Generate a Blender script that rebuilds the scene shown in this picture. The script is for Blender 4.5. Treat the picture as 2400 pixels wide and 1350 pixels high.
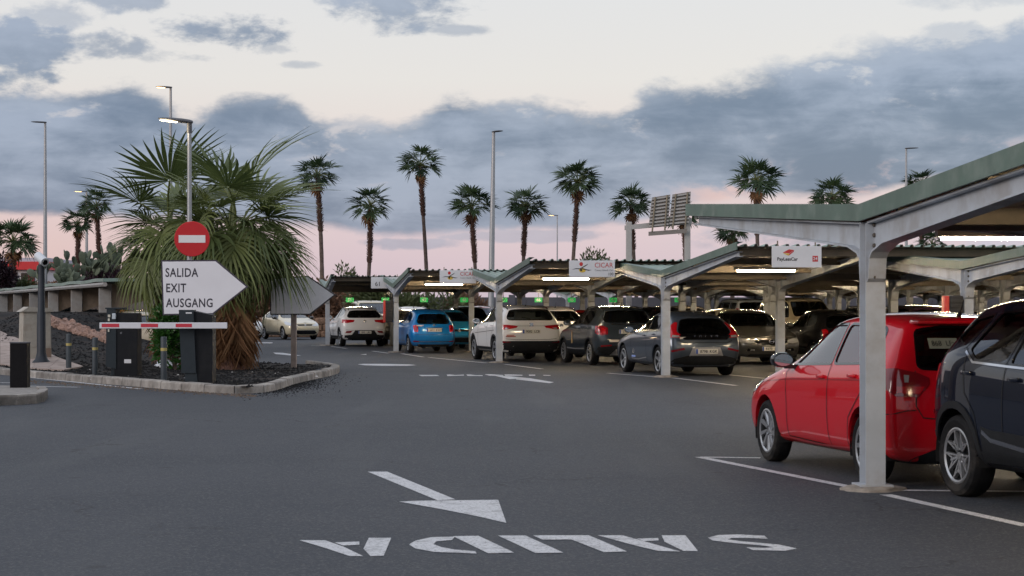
import bpy, bmesh, math, random
from mathutils import Vector, Matrix, Euler
from mathutils.bvhtree import BVHTree
R = math.radians
for o in list(bpy.data.objects):
    bpy.data.objects.remove(o)
scene = bpy.context.scene
COL = scene.collection

# ------------------------------------------------------------------ camera
CAM_H = 1.55
FPX = 4800.0            # focal length in pixels of a 2400 px wide frame
HORIZON = 720.0
cam_data = bpy.data.cameras.new('camera')
cam_data.sensor_width = 36.0
cam_data.lens = 36.0 * FPX / 2400.0
cam_data.shift_y = (HORIZON - 675.0) / 2400.0
cam_data.clip_start = 0.1
cam_data.clip_end = 6000.0
cam_data.dof.use_dof = True
cam_data.dof.focus_distance = 48.0
cam_data.dof.aperture_fstop = 11.0
cam = bpy.data.objects.new('camera', cam_data)
cam.location = (0, 0, CAM_H)
cam.rotation_euler = (R(90), 0, 0)
COL.objects.link(cam)
scene.camera = cam

# ------------------------------------------------------------------ render / view
scene.render.engine = 'CYCLES'
scene.cycles.use_denoising = True
scene.cycles.max_bounces = 8
scene.cycles.transparent_max_bounces = 12
scene.cycles.caustics_reflective = False
scene.cycles.caustics_refractive = False
scene.cycles.sample_clamp_indirect = 4.0
vs = scene.view_settings
vs.view_transform = 'Standard'
vs.look = 'None'
vs.exposure = 0.08
vs.gamma = 1.0
vs.use_curve_mapping = False

# ------------------------------------------------------------------ world: dusk sky with cloud banks
SUN_AZ, SUN_EL = R(-128), R(5)      # just above the horizon, behind and left of the camera
world = bpy.data.worlds.new('World')
scene.world = world
world.use_nodes = True
wt = world.node_tree
wt.nodes.clear()
class NT:
    """tiny helper to write node graphs as expressions"""
    def __init__(self, tree): self.t = tree
    def n(self, kind, **kw):
        nd = self.t.nodes.new(kind)
        for k, v in kw.items(): setattr(nd, k, v)
        return nd
    def link(self, a, b): self.t.links.new(a, b)
    def m(self, op, a, b=None, c=None, clamp=False):
        nd = self.n('ShaderNodeMath', operation=op, use_clamp=clamp)
        for i, v in enumerate((a, b, c)):
            if v is None: continue
            if isinstance(v, (int, float)): nd.inputs[i].default_value = v
            else: self.link(v, nd.inputs[i])
        return nd.outputs[0]
    def mix(self, fac, a, b):
        nd = self.n('ShaderNodeMix', data_type='RGBA')
        for s, v in ((nd.inputs[0], fac), (nd.inputs[6], a), (nd.inputs[7], b)):
            if isinstance(v, (int, float)): s.default_value = v
            elif isinstance(v, (tuple, list)): s.default_value = (*v[:3], 1)
            else: self.link(v, s)
        return nd.outputs[2]
    def smooth(self, x, a, b):
        nd = self.n('ShaderNodeMapRange', interpolation_type='SMOOTHSTEP')
        self.link(x, nd.inputs[0])
        nd.inputs[1].default_value = a; nd.inputs[2].default_value = b
        nd.inputs[3].default_value = 0; nd.inputs[4].default_value = 1
        return nd.outputs[0]
    def curve(self, x, pts, lo, hi):
        """piecewise curve y(x), x remapped from lo..hi to 0..1"""
        t = self.m('DIVIDE', self.m('SUBTRACT', x, lo), hi - lo, clamp=True)
        nd = self.n('ShaderNodeFloatCurve')
        cu = nd.mapping.curves[0]
        P = [((a - lo) / (hi - lo), b) for a, b in pts]
        cu.points[0].location = P[0]; cu.points[1].location = P[-1]
        for q in P[1:-1]: cu.points.new(*q)
        for q in cu.points: q.handle_type = 'AUTO_CLAMPED'
        nd.mapping.update()
        self.link(t, nd.inputs[1])
        return nd.outputs[0]
    def noise(self, vec, scale, detail=5, rough=0.55, dist=0.0):
        nd = self.n('ShaderNodeTexNoise')
        nd.inputs['Scale'].default_value = scale; nd.inputs['Detail'].default_value = detail
        nd.inputs['Roughness'].default_value = rough; nd.inputs['Distortion'].default_value = dist
        self.link(vec, nd.inputs['Vector'])
        return nd.outputs[0]
    def xyz(self, x, y, z):
        nd = self.n('ShaderNodeCombineXYZ')
        for i, v in enumerate((x, y, z)):
            if isinstance(v, (int, float)): nd.inputs[i].default_value = v
            else: self.link(v, nd.inputs[i])
        return nd.outputs[0]
    def ramp(self, fac, stops):
        nd = self.n('ShaderNodeValToRGB')
        e = nd.color_ramp.elements
        e[0].position, e[0].color = stops[0][0], (*stops[0][1], 1)
        e[1].position, e[1].color = stops[-1][0], (*stops[-1][1], 1)
        for p, c in stops[1:-1]:
            q = e.new(p); q.color = (*c, 1)
        self.link(fac, nd.inputs[0])
        return nd.outputs[0]
def lin(r, g, b):
    f = lambda c: (c / 12.92 if c <= 0.04045 else ((c + 0.055) / 1.055) ** 2.4)
    return (f(r / 255), f(g / 255), f(b / 255))
W = NT(wt)
tc = W.n('ShaderNodeTexCoord')
sep = W.n('ShaderNodeSeparateXYZ'); W.link(tc.outputs['Generated'], sep.inputs[0])
dx, dy, dz = sep.outputs
az = W.m('ARCTAN2', dx, dy)                       # 0 straight ahead, + to the right
el = W.m('ARCSINE', dz)
vec = W.xyz(az, W.m('MULTIPLY', el, 2.1), 0.37)
n_big = W.noise(vec, 9.0, 3, 0.5)
n_mid = W.noise(vec, 26.0, 6, 0.60, 0.3)
n_fine = W.noise(vec, 75.0, 5, 0.62)
nz = W.m('ADD', W.m('ADD', W.m('MULTIPLY', W.m('SUBTRACT', n_mid, 0.5), 1.0), W.m('MULTIPLY', W.m('SUBTRACT', n_fine, 0.5), 0.45)),
         W.m('MULTIPLY', W.m('SUBTRACT', n_big, 0.5), 0.5))
# clear sky by elevation (pink at the horizon, cream above, grey blue at the top)
e01 = W.m('DIVIDE', W.m('MAXIMUM', el, 0.0), 1.5708)
clear = W.ramp(e01, [(0.0, lin(196, 183, 198)), (0.012, lin(206, 188, 201)), (0.026, lin(212, 193, 203)), (0.045, lin(222, 206, 206)),
                     (0.07, lin(223, 218, 217)), (0.10, lin(219, 218, 221)), (0.2, lin(220, 224, 232)), (1.0, lin(216, 226, 246))])
warm_l = W.smooth(az, -0.06, -0.24)
clear = W.mix(W.m('MULTIPLY', warm_l, W.m('MULTIPLY', W.smooth(el, 0.07, 0.02), 0.45)), clear, lin(226, 190, 178))
lav = W.m('MULTIPLY', W.m('MULTIPLY', W.smooth(az, 0.06, 0.16), W.smooth(el, 0.055, 0.02)), W.smooth(n_mid, 0.40, 0.62))
clear = W.mix(W.m('MULTIPLY', lav, 0.75), clear, lin(176, 186, 212))
PX = lambda x: (x - 1200) / FPX
PY = lambda y: (HORIZON - y) / FPX
up_pts = [(-240, 205), (0, 215), (120, 225), (220, 205), (300, 190), (400, 225), (470, 262), (530, 215), (620, 210), (690, 222), (750, 275), (850, 294),
          (930, 286), (1000, 250), (1070, 214), (1150, 236), (1280, 240), (1420, 256), (1480, 238), (1520, 200), (1650, 186), (1850, 160), (2000, 138),
          (2150, 112), (2300, 92), (2420, 74), (2640, 60)]
lo_pts = [(-240, 512), (200, 512), (600, 520), (760, 534), (960, 552), (1150, 540), (1400, 530), (1540, 505), (1640, 470), (1800, 462), (1950, 470), (2100, 445), (2300, 415), (2640, 410)]
S = 6.0
upper = W.curve(az, [(PX(x), PY(y) * S) for x, y in up_pts], PX(-240), PX(2640))
lower = W.curve(az, [(PX(x), PY(y) * S) for x, y in lo_pts], PX(-240), PX(2640))
elS = W.m('MULTIPLY', el, S)
d_up = W.m('SUBTRACT', upper, elS)                 # >0 below the upper edge
d_lo = W.m('SUBTRACT', elS, lower)
bank = W.m('MINIMUM', W.smooth(W.m('ADD', d_up, W.m('MULTIPLY', nz, 0.17)), -0.022, 0.050),
           W.smooth(W.m('ADD', d_lo, W.m('MULTIPLY', nz, 0.05)), -0.012, 0.02))
blobs = None
for bx_, by_, rx_, ry_, k in [(50, 165, 200, 125, 1.0), (545, 88, 210, 60, 0.95), (940, 28, 250, 70, 0.9), (1080, 72, 130, 22, 0.6), (275, 125, 110, 50, 0.8), (300, 16, 150, 40, 0.8), (150, 55, 120, 40, 0.6), (420, 150, 120, 30, 0.5), (640, 120, 60, 20, 0.5), (60, 248, 160, 26, 0.7),
                              (705, 157, 60, 12, 0.5), (2225, 98, 90, 34, 0.5), (960, 572, 140, 16, 0.6), (1230, 552, 240, 18, 0.55), (1880, 560, 300, 34, 0.5), (2250, 22, 150, 30, 0.35)]:
    q = W.m('SUBTRACT', 1.0, W.m('ADD', W.m('POWER', W.m('DIVIDE', W.m('SUBTRACT', az, PX(bx_)), rx_ / FPX), 2.0),
                                 W.m('POWER', W.m('DIVIDE', W.m('SUBTRACT', el, PY(by_)), ry_ / FPX), 2.0)))
    b = W.m('MULTIPLY', W.smooth(W.m('ADD', q, W.m('MULTIPLY', nz, 3.2)), 0.15, 0.95), k)
    blobs = b if blobs is None else W.m('MAXIMUM', blobs, b)
# the sky goes on outside the frame with scattered clouds of the same kind
outside = W.m('MAXIMUM', W.smooth(el, 0.165, 0.24), W.smooth(W.m('ABSOLUTE', az), 0.30, 0.42))
vec3 = W.n('ShaderNodeVectorMath', operation='MULTIPLY'); W.link(tc.outputs['Generated'], vec3.inputs[0]); vec3.inputs[1].default_value = (1, 1, 2.2)
scat = W.m('MULTIPLY', W.smooth(W.noise(vec3.outputs[0], 2.6, 6, 0.58), 0.53, 0.64), W.smooth(el, 0.03, 0.09))
bank = W.m('MULTIPLY', bank, W.m('SUBTRACT', 1.0, W.m('MULTIPLY', W.m('MULTIPLY', W.smooth(W.m('ADD', n_mid, W.m('MULTIPLY', W.m('SUBTRACT', n_fine, 0.5), 0.5)), 0.60, 0.76), W.smooth(d_up, 0.30, 0.02)), 0.5)))
cov = W.m('MAXIMUM', bank, blobs)
cov = W.m('ADD', W.m('MULTIPLY', cov, W.m('SUBTRACT', 1.0, outside)), W.m('MULTIPLY', scat, W.m('MULTIPLY', outside, 0.8)))
streak = W.noise(W.xyz(W.m('MULTIPLY', az, 0.45), W.m('MULTIPLY', el, 3.2), 1.7), 34.0, 5, 0.6, 0.4)
tone = W.smooth(W.m('ADD', W.m('ADD', n_big, W.m('MULTIPLY', W.m('SUBTRACT', n_mid, 0.5), 0.7)), W.m('MULTIPLY', W.m('SUBTRACT', streak, 0.5), 0.32)), 0.30, 0.72)
cl = W.mix(tone, lin(96, 114, 147), lin(150, 162, 188))
edge = W.smooth(d_up, 0.10, 0.0)
cl = W.mix(W.m('MULTIPLY', edge, 0.35), cl, lin(164, 172, 190))
pinklit = W.m('MULTIPLY', W.m('MULTIPLY', W.smooth(d_lo, 0.14, 0.0), W.smooth(n_mid, 0.50, 0.66)), W.smooth(az, 0.05, 0.11))
cl = W.mix(W.m('MULTIPLY', pinklit, 0.8), cl, lin(226, 188, 186))
skycol = W.mix(cov, clear, cl)
nish = W.n('ShaderNodeTexSky', sky_type='NISHITA')
nish.sun_disc = False
nish.sun_elevation = SUN_EL
nish.sun_rotation = SUN_AZ
bg1 = W.n('ShaderNodeBackground'); W.link(nish.outputs[0], bg1.inputs[0]); bg1.inputs[1].default_value = 0.03
bg2 = W.n('ShaderNodeBackground'); W.link(skycol, bg2.inputs[0]); bg2.inputs[1].default_value = 0.93
add = W.n('ShaderNodeAddShader'); W.link(bg1.outputs[0], add.inputs[0]); W.link(bg2.outputs[0], add.inputs[1])
wo = W.n('ShaderNodeOutputWorld'); W.link(add.outputs[0], wo.inputs[0])

# ------------------------------------------------------------------ sun: last low light, very soft
sl = bpy.data.lights.new('sun', 'SUN')
sl.energy = 1.2; sl.angle = R(25); sl.color = (1.0, 0.90, 0.85)
sun = bpy.data.objects.new('sun', sl)
sd = Vector((math.sin(SUN_AZ) * math.cos(R(18)), math.cos(SUN_AZ) * math.cos(R(18)), math.sin(R(18))))
sun.rotation_euler = (-sd).to_track_quat('-Z', 'Y').to_euler()
COL.objects.link(sun)

# ================================================================== helpers
def gp(px, py):
    """point of the ground seen at a pixel of the 2400 x 1350 photograph"""
    Z = FPX * CAM_H / (py - HORIZON)
    return Vector(((px - 1200) * Z / FPX, Z, 0))
def at(px, py, Z):
    """point at distance Z behind a pixel"""
    return Vector(((px - 1200) * Z / FPX, Z, CAM_H + (HORIZON - py) * Z / FPX))
MATS = {}
def pbsdf(name):
    m = bpy.data.materials.new(name); m.use_nodes = True
    nt = m.node_tree
    return m, NT(nt), nt.nodes['Principled BSDF']
def mat(name, col, rough=0.6, metal=0.0, coat=0.0, spec=0.5, vary=0.0, scale=8.0, bump=0.0, bscale=60.0, emit=None, estr=0.0, dirt=None, dirt_scale=3.0, dirt_amt=0.5, coat_rough=0.04, orand=0.0):
    if name in MATS: return MATS[name]
    m, g, b = pbsdf(name)
    b.inputs['Base Color'].default_value = (*col, 1)
    b.inputs['Roughness'].default_value = rough
    b.inputs['Metallic'].default_value = metal
    b.inputs['Coat Weight'].default_value = coat
    b.inputs['Coat Roughness'].default_value = coat_rough
    b.inputs['Specular IOR Level'].default_value = spec
    tcn = g.n('ShaderNodeTexCoord')
    if vary or dirt or orand:
        c = None
        if vary:
            nz = g.noise(tcn.outputs['Object'], scale, 6, 0.6)
            c = g.mix(g.smooth(nz, 0.3, 0.7), tuple(x * (1 - vary) for x in col), tuple(min(1, x * (1 + vary)) for x in col))
        if dirt:
            nd = g.smooth(g.noise(tcn.outputs['Object'], dirt_scale, 7, 0.62), 0.45, 0.68)
            c = g.mix(g.m('MULTIPLY', nd, dirt_amt), c if c is not None else col, dirt)
            g.link(g.m('ADD', g.m('MULTIPLY', nd, 0.15), rough), b.inputs['Roughness'])
        if orand:
            oi = g.n('ShaderNodeObjectInfo')
            k = g.m('ADD', 1 - orand, g.m('MULTIPLY', oi.outputs['Random'], 2 * orand))
            sc_ = g.n('ShaderNodeVectorMath', operation='SCALE')
            if c is None: sc_.inputs[0].default_value = col
            else: g.link(c, sc_.inputs[0])
            g.link(k, sc_.inputs['Scale']); c = sc_.outputs[0]
        g.link(c, b.inputs['Base Color'])
    if bump:
        bn = g.n('ShaderNodeBump'); bn.inputs['Strength'].default_value = bump; bn.inputs['Distance'].default_value = 0.01
        g.link(g.noise(tcn.outputs['Object'], bscale, 4, 0.6), bn.inputs['Height']); g.link(bn.outputs[0], b.inputs['Normal'])
    if emit:
        b.inputs['Emission Color'].default_value = (*emit, 1); b.inputs['Emission Strength'].default_value = estr
    MATS[name] = m
    return m
def paint(name, col, metal=0.0, rough=0.32):
    """car paint: base coat with light dust, clear coat"""
    if name in MATS: return MATS[name]
    m, g, b = pbsdf(name)
    tcn = g.n('ShaderNodeTexCoord')
    s = g.n('ShaderNodeSeparateXYZ'); g.link(tcn.outputs['Object'], s.inputs[0])
    dust = g.m('MULTIPLY', g.m('ADD', g.m('MULTIPLY', g.smooth(s.outputs[2], 0.6, 0.15), 0.16), 0.012), g.smooth(g.noise(tcn.outputs['Object'], 4.0, 6, 0.65), 0.25, 0.75))
    g.link(g.mix(dust, col, (0.20, 0.17, 0.14)), b.inputs['Base Color'])
    b.inputs['Metallic'].default_value = metal
    b.inputs['Roughness'].default_value = rough
    b.inputs['Coat Weight'].default_value = 1.0
    b.inputs['Specular IOR Level'].default_value = 0.08
    g.link(g.m('ADD', g.m('MULTIPLY', dust, 0.35), 0.012), b.inputs['Coat Roughness'])
    MATS[name] = m
    return m
def glass(name, tint=(0.58, 0.64, 0.63), ior=2.1):
    if name in MATS: return MATS[name]
    m = bpy.data.materials.new(name); m.use_nodes = True
    nt = m.node_tree; nt.nodes.clear(); g = NT(nt)
    fr = g.n('ShaderNodeFresnel'); fr.inputs[0].default_value = ior
    tr = g.n('ShaderNodeBsdfTransparent'); tr.inputs[0].default_value = (*tint, 1)
    gl = g.n('ShaderNodeBsdfGlossy'); gl.inputs['Roughness'].default_value = 0.015; gl.inputs[0].default_value = (0.95, 0.97, 1, 1)
    mx = g.n('ShaderNodeMixShader'); g.link(fr.outputs[0], mx.inputs[0]); g.link(tr.outputs[0], mx.inputs[1]); g.link(gl.outputs[0], mx.inputs[2])
    o = g.n('ShaderNodeOutputMaterial'); g.link(mx.outputs[0], o.inputs[0])
    MATS[name] = m
    return m
def glow(name, col, strength):
    if name in MATS: return MATS[name]
    m = bpy.data.materials.new(name); m.use_nodes = True
    nt = m.node_tree; nt.nodes.clear(); g = NT(nt)
    e = g.n('ShaderNodeEmission'); e.inputs[0].default_value = (*col, 1); e.inputs[1].default_value = strength
    o = g.n('ShaderNodeOutputMaterial'); g.link(e.outputs[0], o.inputs[0])
    MATS[name] = m
    return m

class MB:
    """collects shapes and builds them as ONE mesh"""
    def __init__(self): self.bm = bmesh.new()
    def box(self, lo, hi, M=None, bevel=0.0, seg=1):
        lo, hi = Vector(lo), Vector(hi)
        r = bmesh.ops.create_cube(self.bm, size=1.0)
        vs_ = r['verts']; c = (lo + hi) / 2; d = hi - lo
        for v in vs_: v.co = Vector((v.co.x * d.x, v.co.y * d.y, v.co.z * d.z)) + c
        if bevel:
            es = {e for v in vs_ for e in v.link_edges}
            rb = bmesh.ops.bevel(self.bm, geom=list(es), offset=bevel, segments=seg, profile=0.5, affect='EDGES')
            vs_ = list({v for f in rb['faces'] for v in f.verts} | {v for v in vs_ if v.is_valid})
        if M is not None:
            for v in vs_: v.co = M @ v.co
        return self
    def prism(self, pts, d0, d1, M=None):
        """polygon in the xy plane extruded from z=d0 to z=d1, then M"""
        a = [self.bm.verts.new((p[0], p[1], d0)) for p in pts]
        b = [self.bm.verts.new((p[0], p[1], d1)) for p in pts]
        n = len(pts)
        self.bm.faces.new(list(reversed(a))); self.bm.faces.new(b)
        for i in range(n): self.bm.faces.new((a[i], a[(i + 1) % n], b[(i + 1) % n], b[i]))
        if M is not None:
            for v in a + b: v.co = M @ v.co
        return self
    def tube(self, path, rad, seg=10, cap=True):
        path = [Vector(p) for p in path]
        if not isinstance(rad, (list, tuple)): rad = [rad] * len(path)
        rings = []
        up = None
        for i, p in enumerate(path):
            t = (path[min(i + 1, len(path) - 1)] - path[max(i - 1, 0)]).normalized()
            if up is None:
                up = Vector((0, 0, 1)) if abs(t.z) < 0.9 else Vector((1, 0, 0))
            s = t.cross(up).normalized(); up = s.cross(t).normalized()
            rings.append([self.bm.verts.new(p + (s * math.cos(2 * math.pi * k / seg) + up * math.sin(2 * math.pi * k / seg)) * rad[i]) for k in range(seg)])
        for a, b in zip(rings, rings[1:]):
            for k in range(seg): self.bm.faces.new((a[k], a[(k + 1) % seg], b[(k + 1) % seg], b[k]))
        if cap:
            self.bm.faces.new(list(reversed(rings[0]))); self.bm.faces.new(rings[-1])
        return self
    def lathe(self, prof, seg=24, M=None, close=False):
        """(r, h) profile turned about z"""
        rings = []
        new = []
        for r, h in prof:
            if r < 1e-6: rg = [self.bm.verts.new((0, 0, h))]
            else: rg = [self.bm.verts.new((r * math.cos(2 * math.pi * k / seg), r * math.sin(2 * math.pi * k / seg), h)) for k in range(seg)]
            rings.append(rg); new += rg
        pairs = list(zip(rings, rings[1:])) + ([(rings[-1], rings[0])] if close else [])
        for a, b in pairs:
            for k in range(seg):
                k2 = (k + 1) % seg
                q = [a[k % len(a)], a[k2 % len(a)], b[k2 % len(b)], b[k % len(b)]]
                q2 = []
                for v in q:
                    if v not in q2: q2.append(v)
                if len(q2) > 2:
                    try: self.bm.faces.new(q2)
                    except ValueError: pass
        if M is not None:
            for v in new: v.co = M @ v.co
        return self
    def poly(self, pts):
        self.bm.faces.new([self.bm.verts.new(p) for p in pts]); return self
    def mesh(self, name, material=None, smooth=None, recalc=True):
        me = bpy.data.meshes.new(name)
        if recalc: bmesh.ops.recalc_face_normals(self.bm, faces=self.bm.faces)
        self.bm.to_mesh(me); self.bm.free()
        if material: me.materials.append(material)
        if smooth is not None: shade(me, smooth)
        return me
    def build(self, name, material=None, parent=None, smooth=None, loc=None, rot=None):
        return obj(name, self.mesh(name, material, smooth), parent, loc, rot)
def shade(me, angle):
    me.polygons.foreach_set('use_smooth', [True] * len(me.polygons))
    if angle < 179: me.set_sharp_from_angle(angle=R(angle))
def obj(name, me, parent=None, loc=None, rot=None):
    o = bpy.data.objects.new(name, me)
    COL.objects.link(o)
    if parent is not None: o.parent = parent
    if loc is not None: o.location = loc
    if rot is not None: o.rotation_euler = rot
    return o
def tag(o, label=None, cat=None, group=None, kind=None):
    if label: o['label'] = label
    if cat: o['category'] = cat
    if group: o['group'] = group
    if kind: o['kind'] = kind
    return o
def thing(name, label, cat, loc=(0, 0, 0), rz=0.0, group=None):
    o = bpy.data.objects.new(name, None); COL.objects.link(o)
    o.empty_display_size = 0.2
    o.location = loc; o.rotation_euler = (0, 0, rz)
    return tag(o, label, cat, group)
def copy_tree(o, parent=None, swap=None):
    c = o.copy(); COL.objects.link(c); c.parent = parent
    if swap and o.type == 'MESH':
        for s in c.material_slots:
            if s.material and s.material.name in swap:
                new = swap[s.material.name]; s.link = 'OBJECT'; s.material = new
    for ch in o.children: copy_tree(ch, c, swap)
    return c
def text_mesh(name, s, size, material, depth=0.0, align='CENTER', sx=1.0, spacing=1.0, bold=0.0):
    """flat lettering in the xy plane, centred vertically"""
    cu = bpy.data.curves.new(name, 'FONT'); cu.body = s; cu.size = size; cu.extrude = depth; cu.offset = bold
    cu.align_x = align; cu.align_y = 'CENTER'; cu.resolution_u = 3; cu.space_character = spacing
    to = bpy.data.objects.new(name, cu); COL.objects.link(to)
    dg = bpy.context.evaluated_depsgraph_get()
    me = bpy.data.meshes.new_from_object(to.evaluated_get(dg))
    bpy.data.objects.remove(to)
    bpy.data.curves.remove(cu)
    for v in me.vertices: v.co.x *= sx
    me.materials.clear(); me.materials.append(material)
    me.name = name
    return me
def ngon2d(pts, name, material, z=0.0):
    m = MB(); m.poly([(p[0], p[1], z) for p in pts]); return m.mesh(name, material)
def rrect(w, h, r, n=4):
    P = []
    for cx, cy, a0 in ((w / 2 - r, h / 2 - r, 0), (-w / 2 + r, h / 2 - r, 90), (-w / 2 + r, -h / 2 + r, 180), (w / 2 - r, -h / 2 + r, 270)):
        for k in range(n + 1):
            a = R(a0 + 90 * k / n); P.append((cx + r * math.cos(a), cy + r * math.sin(a)))
    return P

# ================================================================== cars
M_RUB = mat('tyre_rubber', (0.010, 0.010, 0.011), 0.8, spec=.2, vary=0.25, scale=14, bump=0.25, bscale=90, dirt=(0.09, 0.08, 0.07), dirt_scale=5, dirt_amt=0.35)
M_ALLOY = mat('alloy_rim', (0.55, 0.56, 0.58), 0.28, 0.85, dirt=(0.16, 0.14, 0.12), dirt_scale=6, dirt_amt=0.35)
M_ALLOYD = mat('dark_alloy', (0.05, 0.052, 0.055), 0.35, 0.6)
M_TRIM = mat('black_trim_plastic', (0.014, 0.015, 0.017), 0.55, spec=.25, vary=0.15)
M_GLOSSB = mat('gloss_black', (0.004, 0.004, 0.005), 0.12, coat=0.3)
M_CHROME = mat('chrome', (0.72, 0.72, 0.74), 0.1, 1.0)
M_SEAT = mat('seat_cloth', (0.03, 0.03, 0.033), 0.85, vary=0.2)
M_DARKIN = mat('wheel_well', (0.008, 0.008, 0.008), 0.9)
M_TAIL = mat('tail_light_red', (0.42, 0.006, 0.012), 0.12, coat=1.0, spec=0.6)
M_TAILD = mat('tail_light_dark_red', (0.20, 0.006, 0.012), 0.10, coat=1.0)
M_LAMPW = mat('lamp_clear', (0.55, 0.56, 0.58), 0.10, 0.5, coat=1.0)
M_SEAM = mat('panel_gap', (0.004, 0.004, 0.004), 0.8)
M_PLATE = mat('plate_white', (0.62, 0.60, 0.54), 0.4)
M_PLATEB = mat('plate_blue', (0.01, 0.06, 0.35), 0.4)
M_INK = mat('plate_ink', (0.01, 0.01, 0.012), 0.5)
M_STICK = mat('sticker_white', (0.7, 0.62, 0.55), 0.5)
M_STICKR = mat('sticker_red', (0.45, 0.05, 0.03), 0.5)
M_SILVERP = mat('silver_plastic', (0.32, 0.32, 0.33), 0.4, 0.4)
GLASS = glass('car_glass')
GLASS_D = glass('car_glass_dark', (0.34, 0.37, 0.37))
def lerp(a, b, t): return a + (b - a) * t
def tab(T, z):
    if z <= T[0][0]: return T[0][1]
    for (z0, x0), (z1, x1) in zip(T, T[1:]):
        if z <= z1: return lerp(x0, x1, (z - z0) / (z1 - z0))
    return T[-1][1]
def car_cage(p):
    W_, zb = p['W'], p['zb']
    def lower(W, zsh):
        return [(0, zb), (.72 * W, zb), (W - .045, zb + .05), (W - .010, lerp(zb, zsh, .36)), (W, lerp(zb, zsh, .70)), (W - p.get('shin', .014), zsh)]
    def upper_bon(W, z):
        return [(W * .905, z - .022), (.81 * W, z - .004), (.67 * W, z + .006), (.52 * W, z + .013), (.3 * W, z + .02), (0, z + .024)]
    def upper_gh(W, zbelt, Wr, zr):
        b = (W - p.get('beltin', .05), zbelt); t = (Wr + .02, zr - .055)
        return [b, (lerp(b[0], t[0], .14) + .006, lerp(b[1], t[1], .14)), t, (Wr - .055, zr - .005), (.5 * Wr, zr + .022), (0, zr + .03)]
    nose = lambda z: tab(p['nose'], z)
    tail = lambda z: tab(p['tail'], z)
    xc, zc = p['cowl']; xh, zh = p['head']; xm, zm = p['bonmid']
    zsh = lambda x: lerp(p['zsh'][0], p['zsh'][1], (p['cowl'][0] - x) / (p['cowl'][0] - p['tail'][-1][1]))
    zbl = lambda x: lerp(p['belt'][0], p['belt'][1], (p['cowl'][0] - x) / (p['cowl'][0] - p['tail'][-1][1]))
    S = []
    zn = p['bonz']
    def add(xf, rows): S.append([(xf(z) if callable(xf) else xf, y, z) for (y, z) in rows])
    add(nose, lower(W_ * p['wn'], zn - .10) + upper_bon(W_ * p['wn'], zn))
    add(lambda z: nose(z) - .13, lower(W_ * lerp(p['wn'], 1, .72), zn - .075) + upper_bon(W_ * lerp(p['wn'], 1, .72), zn + .03))
    xq = lerp(nose(zn), xm, .55)
    add(xq, lower(W_ * .987, lerp(zn, zm, .62) - .085) + upper_bon(W_ * .985, lerp(zn, zm, .62)))
    add(xm, lower(W_, zm - .085) + upper_bon(W_, zm))
    cw = [(W_ - .05, p['belt'][0]), (W_ - .095, p['belt'][0] + .03), (W_ * .81, zc + .0), (.69 * W_, zc + .014), (.4 * W_, zc + .03), (0, zc + .036)]
    add(xc, lower(W_, p['zsh'][0]) + cw)
    hd = upper_gh(W_, zbl(xh), p['Wr'], zh)
    for t in (.45, .8):
        x = lerp(xc, xh, t)
        b = upper_gh(W_, zbl(x), p['Wr'], zh)
        rows = lower(W_, zsh(x)) + [b[0]] + [(lerp(cw[k][0], hd[k][0], t), lerp(cw[k][1], hd[k][1], t)) for k in range(1, 6)]
        add(x, rows)
    add(xh, lower(W_, zsh(xh)) + hd)
    for (x, z, wr) in p['roof']:
        add(x, lower(W_, zsh(x)) + upper_gh(W_, zbl(x), p['Wr'] * wr, z))
    xt = p['tail'][-1][1]
    zt = p['tailz']
    wt = p['wt']
    add(lambda z: tail(z) + .13, lower(W_ * lerp(wt, 1, .78), p['zsh'][1]) + upper_gh(W_ * lerp(wt, 1, .78), p['belt'][1], p['Wrt'] * 1.03, zt + .012))
    add(tail, lower(W_ * wt, p['zsh'][1]) + upper_gh(W_ * wt, p['belt'][1], p['Wrt'], zt))
    return S
def car_body(p):
    S = car_cage(p)
    bm = bmesh.new()
    nr = len(S[0])
    Lr, Rr = [], []
    for st in S:
        l = [bm.verts.new(q) for q in st]
        r = [l[0]] + [bm.verts.new((q[0], -q[1], q[2])) for q in st[1:-1]] + [l[-1]]
        Lr.append(l); Rr.append(r)
    for a, b in zip(range(len(S) - 1), range(1, len(S))):
        for j in range(nr - 1):
            bm.faces.new((Lr[a][j], Lr[a][j + 1], Lr[b][j + 1], Lr[b][j]))
            bm.faces.new((Rr[a][j + 1], Rr[a][j], Rr[b][j], Rr[b][j + 1]))
    for idx, bulge in ((0, p.get('bulge_n', .10)), (-1, -p.get('bulge_t', .05))):
        cs = {}
        for j in range(1, nr - 1):
            if j == 1: cs[j] = Lr[idx][0]
            elif j == nr - 2: cs[j] = Lr[idx][-1]
            else:
                v = Lr[idx][j].co; cs[j] = bm.verts.new((v.x + bulge, 0, v.z + (.01 if j > 5 else 0)))
        for V, s in ((Lr[idx][0], 1), (Lr[idx][-1], 1)): V.co.x += bulge * .8
        for j in range(1, nr - 2):
            for side in (Lr, Rr):
                q = [side[idx][j], side[idx][j + 1], cs[j + 1], cs[j]]
                if len(set(q)) == 4: bm.faces.new(q)
    bmesh.ops.recalc_face_normals(bm, faces=bm.faces)
    me = bpy.data.meshes.new('cage'); bm.to_mesh(me); bm.free()
    o = bpy.data.objects.new('cage', me); COL.objects.link(o)
    md = o.modifiers.new('s', 'SUBSURF'); md.levels = p.get('sub', 2); md.render_levels = md.levels
    dg = bpy.context.evaluated_depsgraph_get()
    out = bpy.data.meshes.new_from_object(o.evaluated_get(dg))
    bpy.data.objects.remove(o)
    return out
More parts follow.
